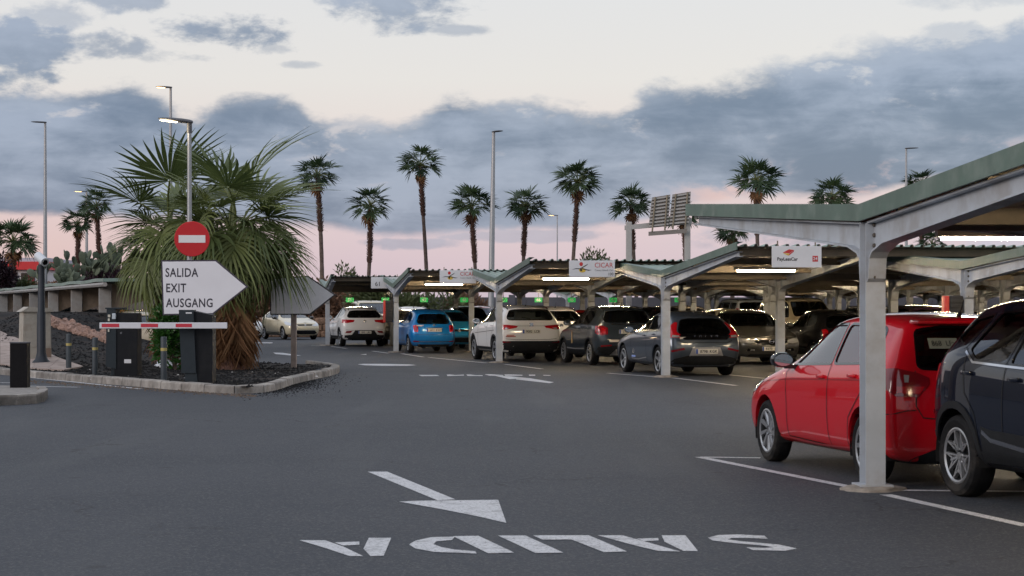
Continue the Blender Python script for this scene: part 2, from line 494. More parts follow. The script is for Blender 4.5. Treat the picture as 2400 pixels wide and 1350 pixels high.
MODES = {'L': (Vector((1, 0, 0)), Vector((0, 0, 1)), Vector((0, -1, 0))), 'R': (Vector((1, 0, 0)), Vector((0, 0, 1)), Vector((0, 1, 0))),
         'B': (Vector((0, 1, 0)), Vector((0, 0, 1)), Vector((1, 0, 0))), 'F': (Vector((0, 1, 0)), Vector((0, 0, 1)), Vector((-1, 0, 0)))}
def diag_mode(sx, sy, ang):
    """ray towards a corner; sx=-1 rear, sy=+1 left; ang measured from the rear/front axis"""
    d = Vector((-sx * math.cos(R(ang)), -sy * math.sin(R(ang)), 0))
    a = Vector((-d.y, d.x, 0))
    return (a, Vector((0, 0, 1)), d)
class Car:
    def __init__(self, name, p, paint_mat, label, cat='car', group=None):
        self.p = p
        self.paint = paint_mat
        self.root = thing(name, label, cat, group=group)
        self.shell = car_body(p)
        bm = bmesh.new(); bm.from_mesh(self.shell)
        self.bvh = BVHTree.FromBMesh(bm)
        bm.free()
        self.cut = bmesh.new(); self.cut2 = bmesh.new()
        self.arches(p)
    # ---- projection of flat outlines on the body
    def hit(self, a, b, mode):
        A, B, d = mode
        o = A * a + B * b - d * 4.0
        loc, nor, _, _ = self.bvh.ray_cast(o, d)
        if loc is None:
            loc, nor, _, _ = self.bvh.find_nearest(A * a + B * b - d * 0.9)
        return loc, nor
    def panel(self, name, poly, mode, material, off=.004, step=.07, parent=None, rim=0.0, label=None, hole=None):
        A, B, d = mode
        bm = bmesh.new()
        f = bm.faces.new([bm.verts.new((q[0], q[1], 0)) for q in poly])
        if hole:   # ring
            bm.faces.remove(f)
            n = len(poly)
            vo = list(bm.verts); vi = [bm.verts.new((q[0], q[1], 0)) for q in hole]
            for k in range(n): bm.faces.new((vo[k], vo[(k + 1) % n], vi[(k + 1) % n], vi[k]))
        for ax in (0, 1):
            lo = min(v.co[ax] for v in bm.verts); hi = max(v.co[ax] for v in bm.verts)
            k = math.ceil(lo / step)
            while k * step < hi:
                co = Vector((0, 0, 0)); co[ax] = k * step
                no = Vector((0, 0, 0)); no[ax] = 1
                bmesh.ops.bisect_plane(bm, geom=list(bm.verts) + list(bm.edges) + list(bm.faces), dist=1e-5, plane_co=co, plane_no=no)
                k += 1
        bmesh.ops.remove_doubles(bm, verts=bm.verts, dist=1e-5)
        for v in bm.verts:
            loc, nor = self.hit(v.co.x, v.co.y, mode)
            v.co = loc + nor * off
        bm.normal_update()
        if sum((g.normal.dot(d) * g.calc_area() for g in bm.faces)) > 0:
            bmesh.ops.reverse_faces(bm, faces=bm.faces)
        if rim:
            be = [e for e in bm.edges if e.is_boundary]
            ex = bmesh.ops.extrude_edge_only(bm, edges=be)
            for v in [g for g in ex['geom'] if isinstance(g, bmesh.types.BMVert)]: v.co += d * rim
        me = bpy.data.meshes.new(name); bm.to_mesh(me); bm.free()
        me.materials.append(material); shade(me, 40)
        o = obj(name, me, parent or self.root)
        if label: o['label'] = label
        return o
    def side(self, name, poly, material, off=.004, both=True, parent=None, **k):
        r = [self.panel(name, poly, MODES['L'], material, off, parent=parent, **k)]
        if both: r.append(self.panel(name, poly, MODES['R'], material, off, parent=parent, **k))
        return r
    def rear(self, name, half, material, off=.004, sym=True, **k):
        poly = half + [(-y, z) for y, z in reversed(half)] if sym else half
        return self.panel(name, poly, MODES['B'], material, off, **k)
    def front(self, name, half, material, off=.004, sym=True, **k):
        poly = half + [(-y, z) for y, z in reversed(half)] if sym else half
        return self.panel(name, poly, MODES['F'], material, off, **k)
    def corner(self, name, pts, sx, material, ang=45, off=.006, **k):
        """pts: ('r', y, z) on the rear / front face, ('s', x, z) on the flank; built on both corners"""
        T = self.p['tail'] if sx < 0 else self.p['nose']
        out = []
        for sy in (1, -1):
            md = diag_mode(sx, sy, ang)
            poly = []
            for kd, u, z in pts:
                P = Vector((tab(T, z), sy * u, z)) if kd == 'r' else Vector((u, sy * self.p['W'], z))
                poly.append((P.dot(md[0]), z))
            out.append(self.panel(name, poly, md, material, off, step=.05, **k))
        return out
    def line(self, name, pts, mode, width, material, off=.005, **k):
        L, Rr = [], []
        n = len(pts)
        for i, q in enumerate(pts):
            a = Vector(pts[max(i - 1, 0)]); b = Vector(pts[min(i + 1, n - 1)])
            t = (b - a).normalized(); s = Vector((-t.y, t.x)) * width / 2
            L.append((q[0] + s.x, q[1] + s.y)); Rr.append((q[0] - s.x, q[1] - s.y))
        return self.panel(name, L + Rr[::-1], mode, material, off, **k)
    def lines(self, name, pts, width, material, off=.005):
        for md in 'LR': self.line(name, pts, MODES[md], width, material, off)
    # ---- cutters
    def cut_prism(self, poly, mode, depth0, depth1):
        A, B, d = MODES[mode]
        bm = self.cut if mode in 'LR' else self.cut2
        v0 = [bm.verts.new(A * a + B * b + d * depth0) for a, b in poly]
        v1 = [bm.verts.new(A * a + B * b + d * depth1) for a, b in poly]
        n = len(poly)
        bm.faces.new(v0); bm.faces.new(v1[::-1])
        for i in range(n): bm.faces.new((v0[i], v1[i], v1[(i + 1) % n], v0[(i + 1) % n]))
    def arches(self, p):
        r = p['R'] + p.get('gap', .05)
        for x in (p['fa'], p['ra']):
            poly = [(x + r * math.cos(2 * math.pi * k / 28), p['R'] + .005 + r * math.sin(2 * math.pi * k / 28)) for k in range(28)]
            self.cut_prism(poly, 'L', -p['W'] - .2, -p['W'] + .34)
            self.cut_prism(poly, 'R', -p['W'] - .2, -p['W'] + .34)
    def window(self, name, poly, mode, material=None, trim=.022, depth=None, trim_mat=None):
        p = self.p
        if mode == 'S':
            for md in ('L', 'R'):
                self.cut_prism(poly, md, -1.3, -.30)
                self._pane(name, poly, MODES[md], material or GLASS, trim, trim_mat)
        else:
            if mode == 'B': self.cut_prism(poly, 'B', p['tail'][0][1] - .6, depth)
            else: self.cut_prism(poly, 'F', -p['nose'][0][1] - .6, depth)
            self._pane(name, poly, MODES[mode], material or GLASS, trim, trim_mat)
    def _pane(self, name, poly, mode, material, trim, trim_mat):
        big = offset_poly(poly, .006)
        g = self.panel(name, big, mode, material, off=-.008, step=.09)
        if trim:
            self.panel('window_trim', offset_poly(poly, trim), mode, trim_mat or M_GLOSSB, off=.003, hole=offset_poly(poly, -.002), parent=g, rim=.012)
    # ---- assemble the shell with cabin, windows and wheel arches
    def finish(self, body_name='body'):
        p = self.p
        bm = bmesh.new(); bm.from_mesh(self.shell)
        bm.verts.ensure_lookup_table(); bm.normal_update()
        inn = bm.copy(); inn.normal_update()
        moved = [(v, v.co - v.normal * .05) for v in inn.verts]
        for v, c in moved: v.co = c
        for co, no in ((Vector((0, 0, p['cabin_z'])), Vector((0, 0, -1))), (Vector((p['cowl'][0] + .02, 0, 0)), Vector((1, 0, 0)))):
            bmesh.ops.bisect_plane(inn, geom=list(inn.verts) + list(inn.edges) + list(inn.faces), dist=1e-6, plane_co=co, plane_no=no, clear_outer=True)
            be = [e for e in inn.edges if e.is_boundary]
            bmesh.ops.edgeloop_fill(inn, edges=be)
        bmesh.ops.recalc_face_normals(inn, faces=inn.faces)
        bmesh.ops.reverse_faces(inn, faces=inn.faces)
        tmp = bpy.data.meshes.new('t')
        for f in inn.faces: f.material_index = 1
        inn.to_mesh(tmp); inn.free()
        bm.from_mesh(tmp); bpy.data.meshes.remove(tmp)
        me = bpy.data.meshes.new(body_name); bm.to_mesh(me); bm.free()
        me.materials.append(self.paint); me.materials.append(M_SEAT)
        o = obj(body_name, me, self.root)
        cuts = []
        for cb in (self.cut, self.cut2):
            bmesh.ops.recalc_face_normals(cb, faces=cb.faces)
            cm = bpy.data.meshes.new('cut'); cb.to_mesh(cm); cb.free()
            cm.materials.append(self.paint)
            co = bpy.data.objects.new('cut', cm); COL.objects.link(co); cuts.append(co)
            md = o.modifiers.new('b', 'BOOLEAN'); md.operation = 'DIFFERENCE'; md.object = co; md.solver = 'EXACT'
        dg = bpy.context.evaluated_depsgraph_get()
        res = bpy.data.meshes.new_from_object(o.evaluated_get(dg))
        o.modifiers.clear(); o.data = res; res.name = body_name
        for co in cuts: bpy.data.objects.remove(co)
        shade(res, 38)
        self.body = o
        # seats and dash
        zf = p['cabin_z']
        for x, w in ((p['seat'][0], .25), (p['seat'][1], .27)):
            for s in (1, -1):
                y = s * .37
                b = MB()
                b.box((x - .07, y - w, zf - .02), (x + .07, y + w, p['seatz']), Matrix.Translation((x, 0, zf)) @ Matrix.Rotation(R(-14), 4, 'Y') @ Matrix.Translation((-x, 0, -zf)), bevel=.05, seg=2)
                b.box((x - .16, y - .13, p['seatz'] + .02), (x - .06, y + .13, p['seatz'] + .19), bevel=.04, seg=2)
                b.build('seat', M_SEAT, self.root, 40)
        b = MB(); xd = p['cowl'][0]
        b.box((xd - .42, -p['W'] + .16, zf), (xd - .04, p['W'] - .16, min(p['cowl'][1] - .06, zf + .2)), bevel=.04, seg=2)
        b.build('dashboard', M_SEAT, self.root, 40)
        b = MB(); b.lathe([(.185 + .016 * math.cos(k * math.pi / 4), .016 * math.sin(k * math.pi / 4)) for k in range(8)], 20,
                          Matrix.Translation((xd - .52, .37, zf + .13)) @ Matrix.Rotation(R(65), 4, 'Y'), close=True)
        b.build('steering_wheel', M_SEAT, self.root, 60)
        self.wheels()
        for x in (p['fa'], p['ra']):
            for s in (1, -1):
                b = MB(); r = p['R'] + p.get('gap', .05) + .004
                prof = [(r - .004, 0), (r - .004, .30), (.02, .30)]
                b.lathe(prof, 28, Matrix.Translation((x, s * (p['W'] - .04), p['R'] + .005)) @ Matrix.Rotation(R(90 * s), 4, 'X'))
                # keep only the part above the sill
                bmesh.ops.bisect_plane(b.bm, geom=list(b.bm.verts) + list(b.bm.edges) + list(b.bm.faces), plane_co=(0, 0, p['zb'] + .02), plane_no=(0, 0, -1), clear_outer=True)
                b.build('wheel_arch', M_DARKIN, self.root, 40)
        return self
    def wheels(self):
        p = self.p
        tyre, rim = wheel_mesh(p['R'], p.get('tw', .2), p.get('rim', 'five'), p.get('rimr', .70))
        for x in (p['fa'], p['ra']):
            for s in (1, -1):
                w = obj('wheel', tyre, self.root, (x, s * (p['W'] - .025 - p.get('tw', .2) / 2), p['R']), (0, 0, 0 if s > 0 else math.pi))
                obj('rim', rim, w, (0, 0, 0), (0, R(random.uniform(0, 70)), 0))
    # ---- small parts
    def mirrors(self, x, z, material=None, black=True):
        m = MB()
        prof = [(-.02, .105), (.05, .10), (.105, .065), (.125, .02)]
        yw = self.p['W'] + .03
        sec = []
        for sx, k in ((-.045, .92), (0, 1.0), (.05, .93), (.10, .62), (.125, .2)):
            sec.append([(x + sx, yw + .06 + .115 * k * math.cos(2 * math.pi * a / 16) * (1 if abs(math.cos(2 * math.pi * a / 16)) < .7 else .95), z + .075 * k * math.copysign(abs(math.sin(2 * math.pi * a / 16)) ** .8, math.sin(2 * math.pi * a / 16))) for a in range(16)])
        for sgn in (1, -1):
            b = MB()
            rings = [[b.bm.verts.new((q[0], sgn * q[1], q[2])) for q in rg] for rg in sec]
            for r0, r1 in zip(rings, rings[1:]):
                for k in range(16): b.bm.faces.new((r0[k], r0[(k + 1) % 16], r1[(k + 1) % 16], r1[k]))
            b.bm.faces.new(rings[0]); b.bm.faces.new(rings[-1][::-1])
            b.box((x - .01, min(sgn * (yw - .12), sgn * (yw + .02)), z - .085), (x + .05, max(sgn * (yw - .12), sgn * (yw + .02)), z - .045))
            mo = b.build('mirror', material or M_GLOSSB, self.root, 50)
            g = MB()
            cy = sgn * (yw + .06)
            g.poly([(x - .047, cy + .095 * math.cos(2 * math.pi * a / 14), z + .058 * math.sin(2 * math.pi * a / 14)) for a in range(14)])
            g.build('mirror_glass', mat('mirror_glass', (0.55, 0.58, 0.6), .04, 1.0), mo)
    def handles(self, spots, material):
        for x, z in spots:
            for md, s in (('L', 1), ('R', -1)):
                loc, nor = self.hit(x, z, MODES[md])
                y0, y1 = sorted((loc.y - s * .012, loc.y + s * .03))
                b = MB(); b.box((x - .085, y0, z - .016), (x + .085, y1, z + .016), bevel=.008, seg=2)
                b.build('door_handle', material, self.root, 40)
    def antenna(self, x, h=.16, fin=False):
        loc, nor, _, _ = self.bvh.ray_cast(Vector((x, 0, 3)), Vector((0, 0, -1)))
        b = MB()
        if fin: b.prism([(x + .09, loc.z - .01), (x - .06, loc.z - .01), (x - .075, loc.z + .055), (x - .04, loc.z + .06)], -.012, .012, Matrix.Rotation(R(90), 4, 'X'))
        else:
            b.tube([(x, 0, loc.z - .01), (x - .03, 0, loc.z + .02)], [.028, .02], 8); b.tube([(x - .03, 0, loc.z + .015), (x - .03 - h * .55, 0, loc.z + h)], [.007, .004], 6)
        b.build('antenna', M_TRIM, self.root)
    def plate(self, s, z, front=False, y=0, w=.52, h=.11, tilt=0, blue=True):
        loc, nor = self.hit(y, z, MODES['F' if front else 'B'])
        M = Matrix.Rotation(R(90), 3, 'Z') @ Matrix.Rotation(R(90), 3, 'X') if front else Matrix.Rotation(R(-90), 3, 'Z') @ Matrix.Rotation(R(90), 3, 'X')
        sx = 1 if front else -1
        b = MB(); b.box((-w / 2, -h / 2, -.02), (w / 2, h / 2, .0), bevel=.006)
        o = b.build('number_plate', M_PLATE, self.root, 30)
        o.matrix_local = Matrix.Translation((loc.x + sx * .022, y, z)) @ M.to_4x4() @ Matrix.Rotation(R(tilt), 4, 'X')
        if blue:
            b = MB(); b.box((-w / 2 + .003, -h / 2 + .003, -.001), (-w / 2 + .045, h / 2 - .003, .0015)); b.build('plate_band', M_PLATEB, o)
        for word, wx in zip(s.split(), (-.075, .152)):
            t = text_mesh('plate_text', word, h * .84, M_INK, .0, sx=.92, spacing=1.06, bold=.0014)
            obj('plate_text', t, o, (wx, -.002, .0028))
        return o
    def place(self, x, y, heading, z=0.0):
        """heading: angle of the car's nose measured from +Y towards -X"""
        self.root.location = (x, y, z)
        self.root.rotation_euler = (0, 0, R(90 + heading))
        return self
def offset_poly(poly, d):
    """grow (d>0) a counter-clockwise or clockwise outline"""
    n = len(poly)
    area = sum(poly[i][0] * poly[(i + 1) % n][1] - poly[(i + 1) % n][0] * poly[i][1] for i in range(n))
    s = 1 if area > 0 else -1
    out = []
    for i in range(n):
        p0, p1, p2 = Vector(poly[i - 1]), Vector(poly[i]), Vector(poly[(i + 1) % n])
        a = (p1 - p0).normalized(); b = (p2 - p1).normalized()
        na = Vector((a.y, -a.x)) * s; nb = Vector((b.y, -b.x)) * s
        m = (na + nb); m.normalize()
        k = d / max(.5, m.dot(na))
        q = p1 + m * k
        out.append((q.x, q.y))
    return out
def round_poly(poly, r, n=3):
    """round the corners of an outline"""
    out = []
    N = len(poly)
    for i in range(N):
        p0, p1, p2 = Vector(poly[i - 1]), Vector(poly[i]), Vector(poly[(i + 1) % N])
        a = (p0 - p1); b = (p2 - p1)
        ra = min(r, a.length * .45); rb = min(r, b.length * .45)
        A = p1 + a.normalized() * ra; B = p1 + b.normalized() * rb
        for k in range(n + 1):
            t = k / n
            q = A * (1 - t) ** 2 + p1 * 2 * t * (1 - t) + B * t ** 2
            out.append((q.x, q.y))
    return out
WHEELS = {}
def wheel_mesh(Rw, tw, kind, rr):
    key = (Rw, tw, kind, rr)
    if key in WHEELS: return WHEELS[key]
    rim_r = Rw * rr
    h = tw / 2
    X = Matrix.Rotation(R(-90), 4, 'X')       # lathe axis z -> +y (outer face)
    t = MB()
    prof = [(rim_r - .012, -h * .8), (rim_r + .01, -h * .92), (Rw - .045, -h * 1.02), (Rw - .012, -h * .86), (Rw, -h * .6), (Rw + .001, 0), (Rw, h * .6), (Rw - .012, h * .86),
            (Rw - .045, h * 1.02), (rim_r + .01, h * .92), (rim_r - .012, h * .8)]
    t.lathe(prof, 44, X)
    # tread grooves
    for hz in (-h * .32, 0, h * .32):
        t.lathe([(Rw + .0018, hz - .004), (Rw + .0018, hz + .004)], 44, X)
    tm = t.mesh('wheel', M_RUB, 35)
    m = MB()
    m.lathe([(rim_r + .004, h * .90), (rim_r - .010, h * .93), (rim_r - .026, h * .84), (rim_r - .034, h * .3), (rim_r - .04, -h * .6)], 44, X)
    m.lathe([(0, h * .70), (.032, h * .70), (.036, h * .62), (.062, h * .60), (.066, h * .4)], 20, X)
    def spoke(a, w0, w1, r0=.045, r1=rim_r - .02, z0=h * .64, z1=h * .86, twist=0.0, th=.03):
        P0 = [(r0, -w0), (r1, -w1), (r1, w1), (r0, w0)]
        M = Matrix.Rotation(a, 4, 'Z')
        lo = []; hi = []
        for (r, w) in P0:
            z = z0 if r == r0 else z1
            tw_ = twist if r == r1 else 0
            lo.append(m.bm.verts.new(X @ (M @ Vector((r, w + tw_, z - th))))); hi.append(m.bm.verts.new(X @ (M @ Vector((r, (w * .72) + tw_, z)))))
        m.bm.faces.new(hi); m.bm.faces.new(lo[::-1])
        for i in range(4): m.bm.faces.new((lo[i], lo[(i + 1) % 4], hi[(i + 1) % 4], hi[i]))
    if kind == 'five':
        for k in range(5): spoke(2 * math.pi * k / 5, .034, .030)
    elif kind == 'ten':
        for k in range(5):
            a = 2 * math.pi * k / 5
            spoke(a - .13, .016, .013); spoke(a + .13, .016, .013)
    elif kind == 'petal':      # broad looped spokes of the navy crossover
        for k in range(5):
            a = 2 * math.pi * k / 5
            spoke(a, .016, .012, r1=rim_r * .62, z1=h * .78)
            for s in (1, -1):
                spoke(a + s * .07, .012, .011, r0=rim_r * .50, z0=h * .74, twist=s * .075)
                spoke(a + s * .31, .010, .010, r0=rim_r * .20, r1=rim_r * .93, z0=h * .66, twist=s * .012)
    elif kind == 'cap':        # hub cap with swept blades
        for k in range(9):
            spoke(2 * math.pi * k / 9, .018, .030, r0=.05, z0=h * .74, z1=h * .88, twist=.045, th=.02)
    elif kind == 'multi':
        for k in range(10): spoke(2 * math.pi * k / 10, .014, .014)
    bm_r = m.bm; bm_r.faces.ensure_lookup_table()
    for f in bm_r.faces:
        c = f.calc_center_median(); rr_ = math.hypot(c.x, c.z)
        if rr_ > rim_r - .042 and c.y < h * .8: f.material_index = 1
    rm = m.mesh('rim', M_ALLOY, 30)
    # dark brake disc and back plate
    d = MB(); d.lathe([(0, h * .1), (rim_r - .045, h * .1)], 28, X)
    for k in range(5):
        a = 2 * math.pi * k / 5 + .3
        d.lathe([(.008, h * .66), (.008, h * .64), (0, h * .64)], 6, X @ Matrix.Translation((.045 * math.cos(a), .045 * math.sin(a), 0)))
    dm = d.mesh('disc', M_ALLOYD)
    b = bmesh.new(); b.from_mesh(rm)
    n0 = len(b.faces)
    b.from_mesh(dm); b.faces.ensure_lookup_table()
    for f in b.faces[n0:]: f.material_index = 1
    b.to_mesh(rm); b.free()
    rm.materials.append(M_ALLOYD)
    shade(rm, 30)
    WHEELS[key] = (tm, rm)
    return WHEELS[key]

def make_polo(label):
    p = dict(L=4.05, W=.875, zb=.19, R=.31, fa=1.25, ra=-1.30, tw=.19, rim='cap', sub=3,
             nose=[(.19, 1.86), (.30, 1.96), (.50, 2.0), (.66, 1.98), (.78, 1.90)], wn=.80, bonz=.74, bonmid=(1.12, .93), cowl=(.80, 1.00), head=(-.02, 1.445),
             roof=[(-.55, 1.485, 1.0), (-1.05, 1.475, .99), (-1.42, 1.45, .97)], Wr=.585, Wrt=.555, tailz=1.43, wt=.92,
             tail=[(.19, -1.83), (.34, -1.90), (.52, -1.93), (.66, -1.93), (.80, -1.90), (.98, -1.855), (1.10, -1.79), (1.34, -1.65), (1.40, -1.65), (1.45, -1.64)],
             zsh=(.88, .965), belt=(.955, 1.03), cabin_z=.80, seat=(-.30, -1.10), seatz=1.13, bulge_t=.06)
    P = paint('red_paint', (0.54, 0.004, 0.014))
    c = Car('red_hatchback', p, P, label)
    c.window('front_side_window', round_poly([(.52, 1.005), (-.43, 1.035), (-.36, 1.385), (-.02, 1.38), (.16, 1.325)], .03), 'S')
    c.window('rear_side_window', round_poly([(-.50, 1.037), (-1.30, 1.062), (-1.42, 1.12), (-1.30, 1.34), (-1.12, 1.38), (-.43, 1.387)], .05), 'S')
    c.window('rear_window', round_poly([(.56, 1.03), (.51, 1.34), (.30, 1.368), (-.30, 1.368), (-.51, 1.34), (-.56, 1.03), (-.3, 1.015), (.3, 1.015)], .04), 'B', depth=-1.2, material=GLASS_D)
    c.window('windscreen', round_poly([(.66, 1.03), (.50, 1.38), (-.50, 1.38), (-.66, 1.03)], .05), 'F', depth=.1)
    c.corner('tail_light', [('s', -1.62, 1.01), ('s', -1.68, .90), ('r', .82, .785), ('r', .60, .775), ('r', .48, .885), ('r', .48, .94), ('r', .58, .98), ('r', .78, 1.02)], -1, M_TAILD, 35, .008, rim=.02)
    c.corner('tail_light_reflector', [('r', .80, .81), ('r', .58, .80), ('r', .53, .865), ('r', .80, .865)], -1, M_TAIL, 35, .012)
    c.corner('tail_light_lens', [('r', .72, .90), ('r', .68, .90), ('r', .67, .96), ('r', .72, .965)], -1, M_LAMPW, 35, .012)
    c.corner('head_light', [('s', 1.42, .80), ('s', 1.62, .70), ('r', .66, .62), ('r', .40, .64), ('r', .40, .70), ('s', 1.60, .82)], 1, M_LAMPW, 45, .006)
    # door shut lines, sill strip, character lines
    c.lines('door_gap', [(.62, .30), (.60, .62), (.66, .92), (.55, 1.0)], .010, M_SEAM)
    c.lines('door_gap', [(-.46, .27), (-.47, .7), (-.46, 1.03)], .010, M_SEAM)
    c.lines('door_gap', [(-.98, .56), (-1.28, .80), (-1.36, 1.04)], .010, M_SEAM)
    c.lines('door_gap', [(.62, .30), (-.46, .27), (-.90, .28), (-.98, .56)], .010, M_SEAM)
    c.lines('crease', [(1.45, .80), (.5, .855), (-.6, .885), (-1.50, .91)], .012, paint('red_paint_crease_shade', (0.30, 0.004, 0.012)), .003)  # crease shade painted on as a flat strip of darker red
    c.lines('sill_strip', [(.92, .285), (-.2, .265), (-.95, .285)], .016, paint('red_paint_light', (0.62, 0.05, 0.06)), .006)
    c.line('boot_gap', [(.60, 1.0), (.62, .70), (.56, .60), (.30, .575), (-.30, .575), (-.56, .60), (-.62, .70), (-.60, 1.0)], MODES['B'], .010, M_SEAM, .005)
    c.line('bumper_gap', [(.86, .62), (.70, .66), (.62, .665)], MODES['B'], .008, M_SEAM, .005)
    c.line('bumper_gap', [(-.86, .62), (-.70, .66), (-.62, .665)], MODES['B'], .008, M_SEAM, .005)
    c.panel('rear_diffuser', [(.68, .205), (.60, .26), (.42, .335), (-.42, .335), (-.60, .26), (-.68, .205)], MODES['B'], M_TRIM, .012, rim=.03)
    # roof spoiler lip, badge, handles, mirrors
    b = MB(); b.box((-1.75, -.53, 1.402), (-1.55, .53, 1.436), bevel=.015, seg=2); b.build('spoiler', P, c.root, 40)
    b = MB(); b.box((-1.756, -.16, 1.406), (-1.74, .16, 1.422)); b.build('brake_light', M_TAIL, c.root)
    c.handles([(-.30, .905), (-1.06, .935)], P)
    c.mirrors(.47, 1.04, M_GLOSSB)
    c.antenna(-1.42, .14)
    c.plate('8868 LFS', .455)
    b = MB(); b.lathe([(0, 0), (.062, 0), (.062, .012), (.05, .016), (.045, .01), (0, .01)], 20, Matrix.Translation((-1.945, 0, .82)) @ Matrix.Rotation(R(-90), 4, 'Y'))
    b.build('badge', M_CHROME, c.root, 30)
    loc, nor = c.hit(.30, .68, MODES['B'])
    t = obj('model_lettering', text_mesh('model_lettering', 'POLO', .055, M_CHROME, .002, spacing=1.2), c.root)
    t.matrix_local = Matrix.Translation((loc.x - .012, .40, .655)) @ Matrix.Rotation(R(-90), 4, 'Z') @ Matrix.Rotation(R(90), 4, 'X')
    for nm, y0, y1, z, hh, m_ in (('cream_patch', .17, .43, 1.235, .045, mat('patch_cream', (.33, .34, .26), .6)), ('green_patch', -.05, .30, 1.125, .03, mat('patch_green', (.02, .22, .05), .4))):  # cream and green patches laid flat on the rear glass
        c.panel(nm, [(y0, z - hh), (y1, z - hh), (y1, z + hh), (y0, z + hh)], MODES['B'], m_, .003)
    loc, nor = c.hit(.30, 1.235, MODES['B'])
    for word, yy in (('868', .365), ('LFS', .235)):
        t = obj('patch_text', text_mesh('patch_text', word, .075, M_INK, 0, sx=.85), c.root)
        t.matrix_local = Matrix.Translation((loc.x - .012, yy, 1.235)) @ Matrix.Rotation(R(-90), 4, 'Z') @ Matrix.Rotation(R(57), 4, 'X')
    c.finish()
    return c

def std_car(name, p, P, label, s, group=None):
    """a car from its body table p and a feature sheet s"""
    c = Car(name, p, P, label, s.get('cat', 'car'), group)
    tm = s.get('trim', M_GLOSSB)
    for w in s['side']:
        c.window('side_window', round_poly(w, s.get('wr', .04)), 'S', material=s.get('sglass'), trim_mat=tm)
    if 'rearw' in s:
        h = s['rearw']; c.window('rear_window', round_poly(h + [(-y, z) for y, z in reversed(h)], .05), 'B', depth=p['tail'][-1][1] + .4, material=s.get('rglass', GLASS_D))
    h = s['wind']; c.window('windscreen', round_poly(h + [(-y, z) for y, z in reversed(h)], .05), 'F', depth=-p['head'][0] + .15)
    if 'tail_pts' in s: c.corner('tail_light', s['tail_pts'], -1, s.get('tailm', M_TAIL), s.get('tail_ang', 40), .008, rim=.02)
    for pts, m in s.get('tail_more', []): c.corner('tail_light_lens', pts, -1, m, s.get('tail_ang', 40), .012)
    if 'head_pts' in s: c.corner('head_light', s['head_pts'], 1, M_LAMPW, s.get('head_ang', 42), .007, rim=.02)
    for ln in s.get('gaps', []): c.lines('door_gap', ln, .010, M_SEAM)
    for md, ln, w, m in s.get('strips', []): 
        if md == 'S': c.lines('trim_strip', ln, w, m, .009)
        else: c.line('trim_strip', ln, MODES[md], w, m, .009)
    for md, poly, m, nm in s.get('panels', []):
        if md == 'S': c.side(nm, poly, m, .007, rim=.012)
        else: c.panel(nm, poly, MODES[md], m, .010, rim=.02)
    if s.get('clad'):       # dark plastic round the wheel arches and along the sill
        r0 = p['R'] + p.get('gap', .05) - .004; r1 = r0 + s['clad']
        for x in (p['fa'], p['ra']):
            a0, a1 = R(-8), R(188)
            o_ = [(x + r1 * math.cos(lerp(a0, a1, k / 14)), p['R'] + .005 + r1 * math.sin(lerp(a0, a1, k / 14))) for k in range(15)]
            i_ = [(x + r0 * math.cos(lerp(a0, a1, k / 14)), p['R'] + .005 + r0 * math.sin(lerp(a0, a1, k / 14))) for k in range(15)]
            c.side('arch_cladding', o_ + i_[::-1], M_TRIM, .012, rim=.02)
        xa, xb = p['fa'] - r1 + .02, p['ra'] + r1 - .02
        c.side('sill_cladding', [(xa, p['zb'] + .02), (xb, p['zb'] + .02), (xb - .03, s.get('cladz', .40)), (xa + .03, s.get('cladz', .40))], M_TRIM, .010, rim=.02)
    if 'handles' in s: c.handles(s['handles'], s.get('handlem', P))
    c.mirrors(s['mirror'][0], s['mirror'][1], s.get('mirm', P))
    if 'antenna' in s: c.antenna(s['antenna'], fin=s.get('fin', False))
    for t, z, f, y in s.get('plates', []): c.plate(t, z, f, y)
    for t, y, z, size, m, f in s.get('letters', []):
        loc, nor = c.hit(y, z, MODES['F' if f else 'B'])
        o = obj('lettering', text_mesh('lettering', t, size, m, .002, spacing=1.25), c.root)
        o.matrix_local = Matrix.Translation((loc.x + (.014 if f else -.014), y, z)) @ Matrix.Rotation(R(90 if f else -90), 4, 'Z') @ Matrix.Rotation(R(90), 4, 'X')
    for y, z, r, m, f in s.get('badges', []):
        loc, nor = c.hit(y, z, MODES['F' if f else 'B'])
        b = MB(); b.lathe([(0, .004), (r * .72, .004), (r * .76, .012), (r, .010), (r, -.01)], 20, Matrix.Translation((loc.x, y, z)) @ Matrix.Rotation(R(90 if f else -90), 4, 'Y'))
        b.build('badge', m, c.root, 30)
    if 'rails' in s:
        z0 = s['rails']
        for sgn in (1, -1):
            path = []
            for k in range(9):
                x = lerp(p['head'][0] - .05, p['tail'][-1][1] + .12, k / 8)
                loc, nor, _, _ = c.bvh.ray_cast(Vector((x, sgn * (p['Wr'] - .035), 3)), Vector((0, 0, -1)))
                path.append((x, sgn * (p['Wr'] - .035), loc.z + (.035 if 0 < k < 8 else .0)))
            b = MB(); b.tube(path, .016, 6); b.build('roof_rail', z0, c.root, 60)
    if 'wiper' in s:
        loc, nor = c.hit(0, s['wiper'], MODES['B'])
        l2, _ = c.hit(.26, s['wiper'] + .05, MODES['B'])
        b = MB(); b.tube([(loc.x - .01, 0, s['wiper']), (l2.x - .02, .26, s['wiper'] + .05)], .009, 6); b.build('wiper', M_TRIM, c.root)
    if 'extra' in s: s['extra'](c)
    c.finish()
    return c
M_STEEL = lambda: MATS['alloy_rim']
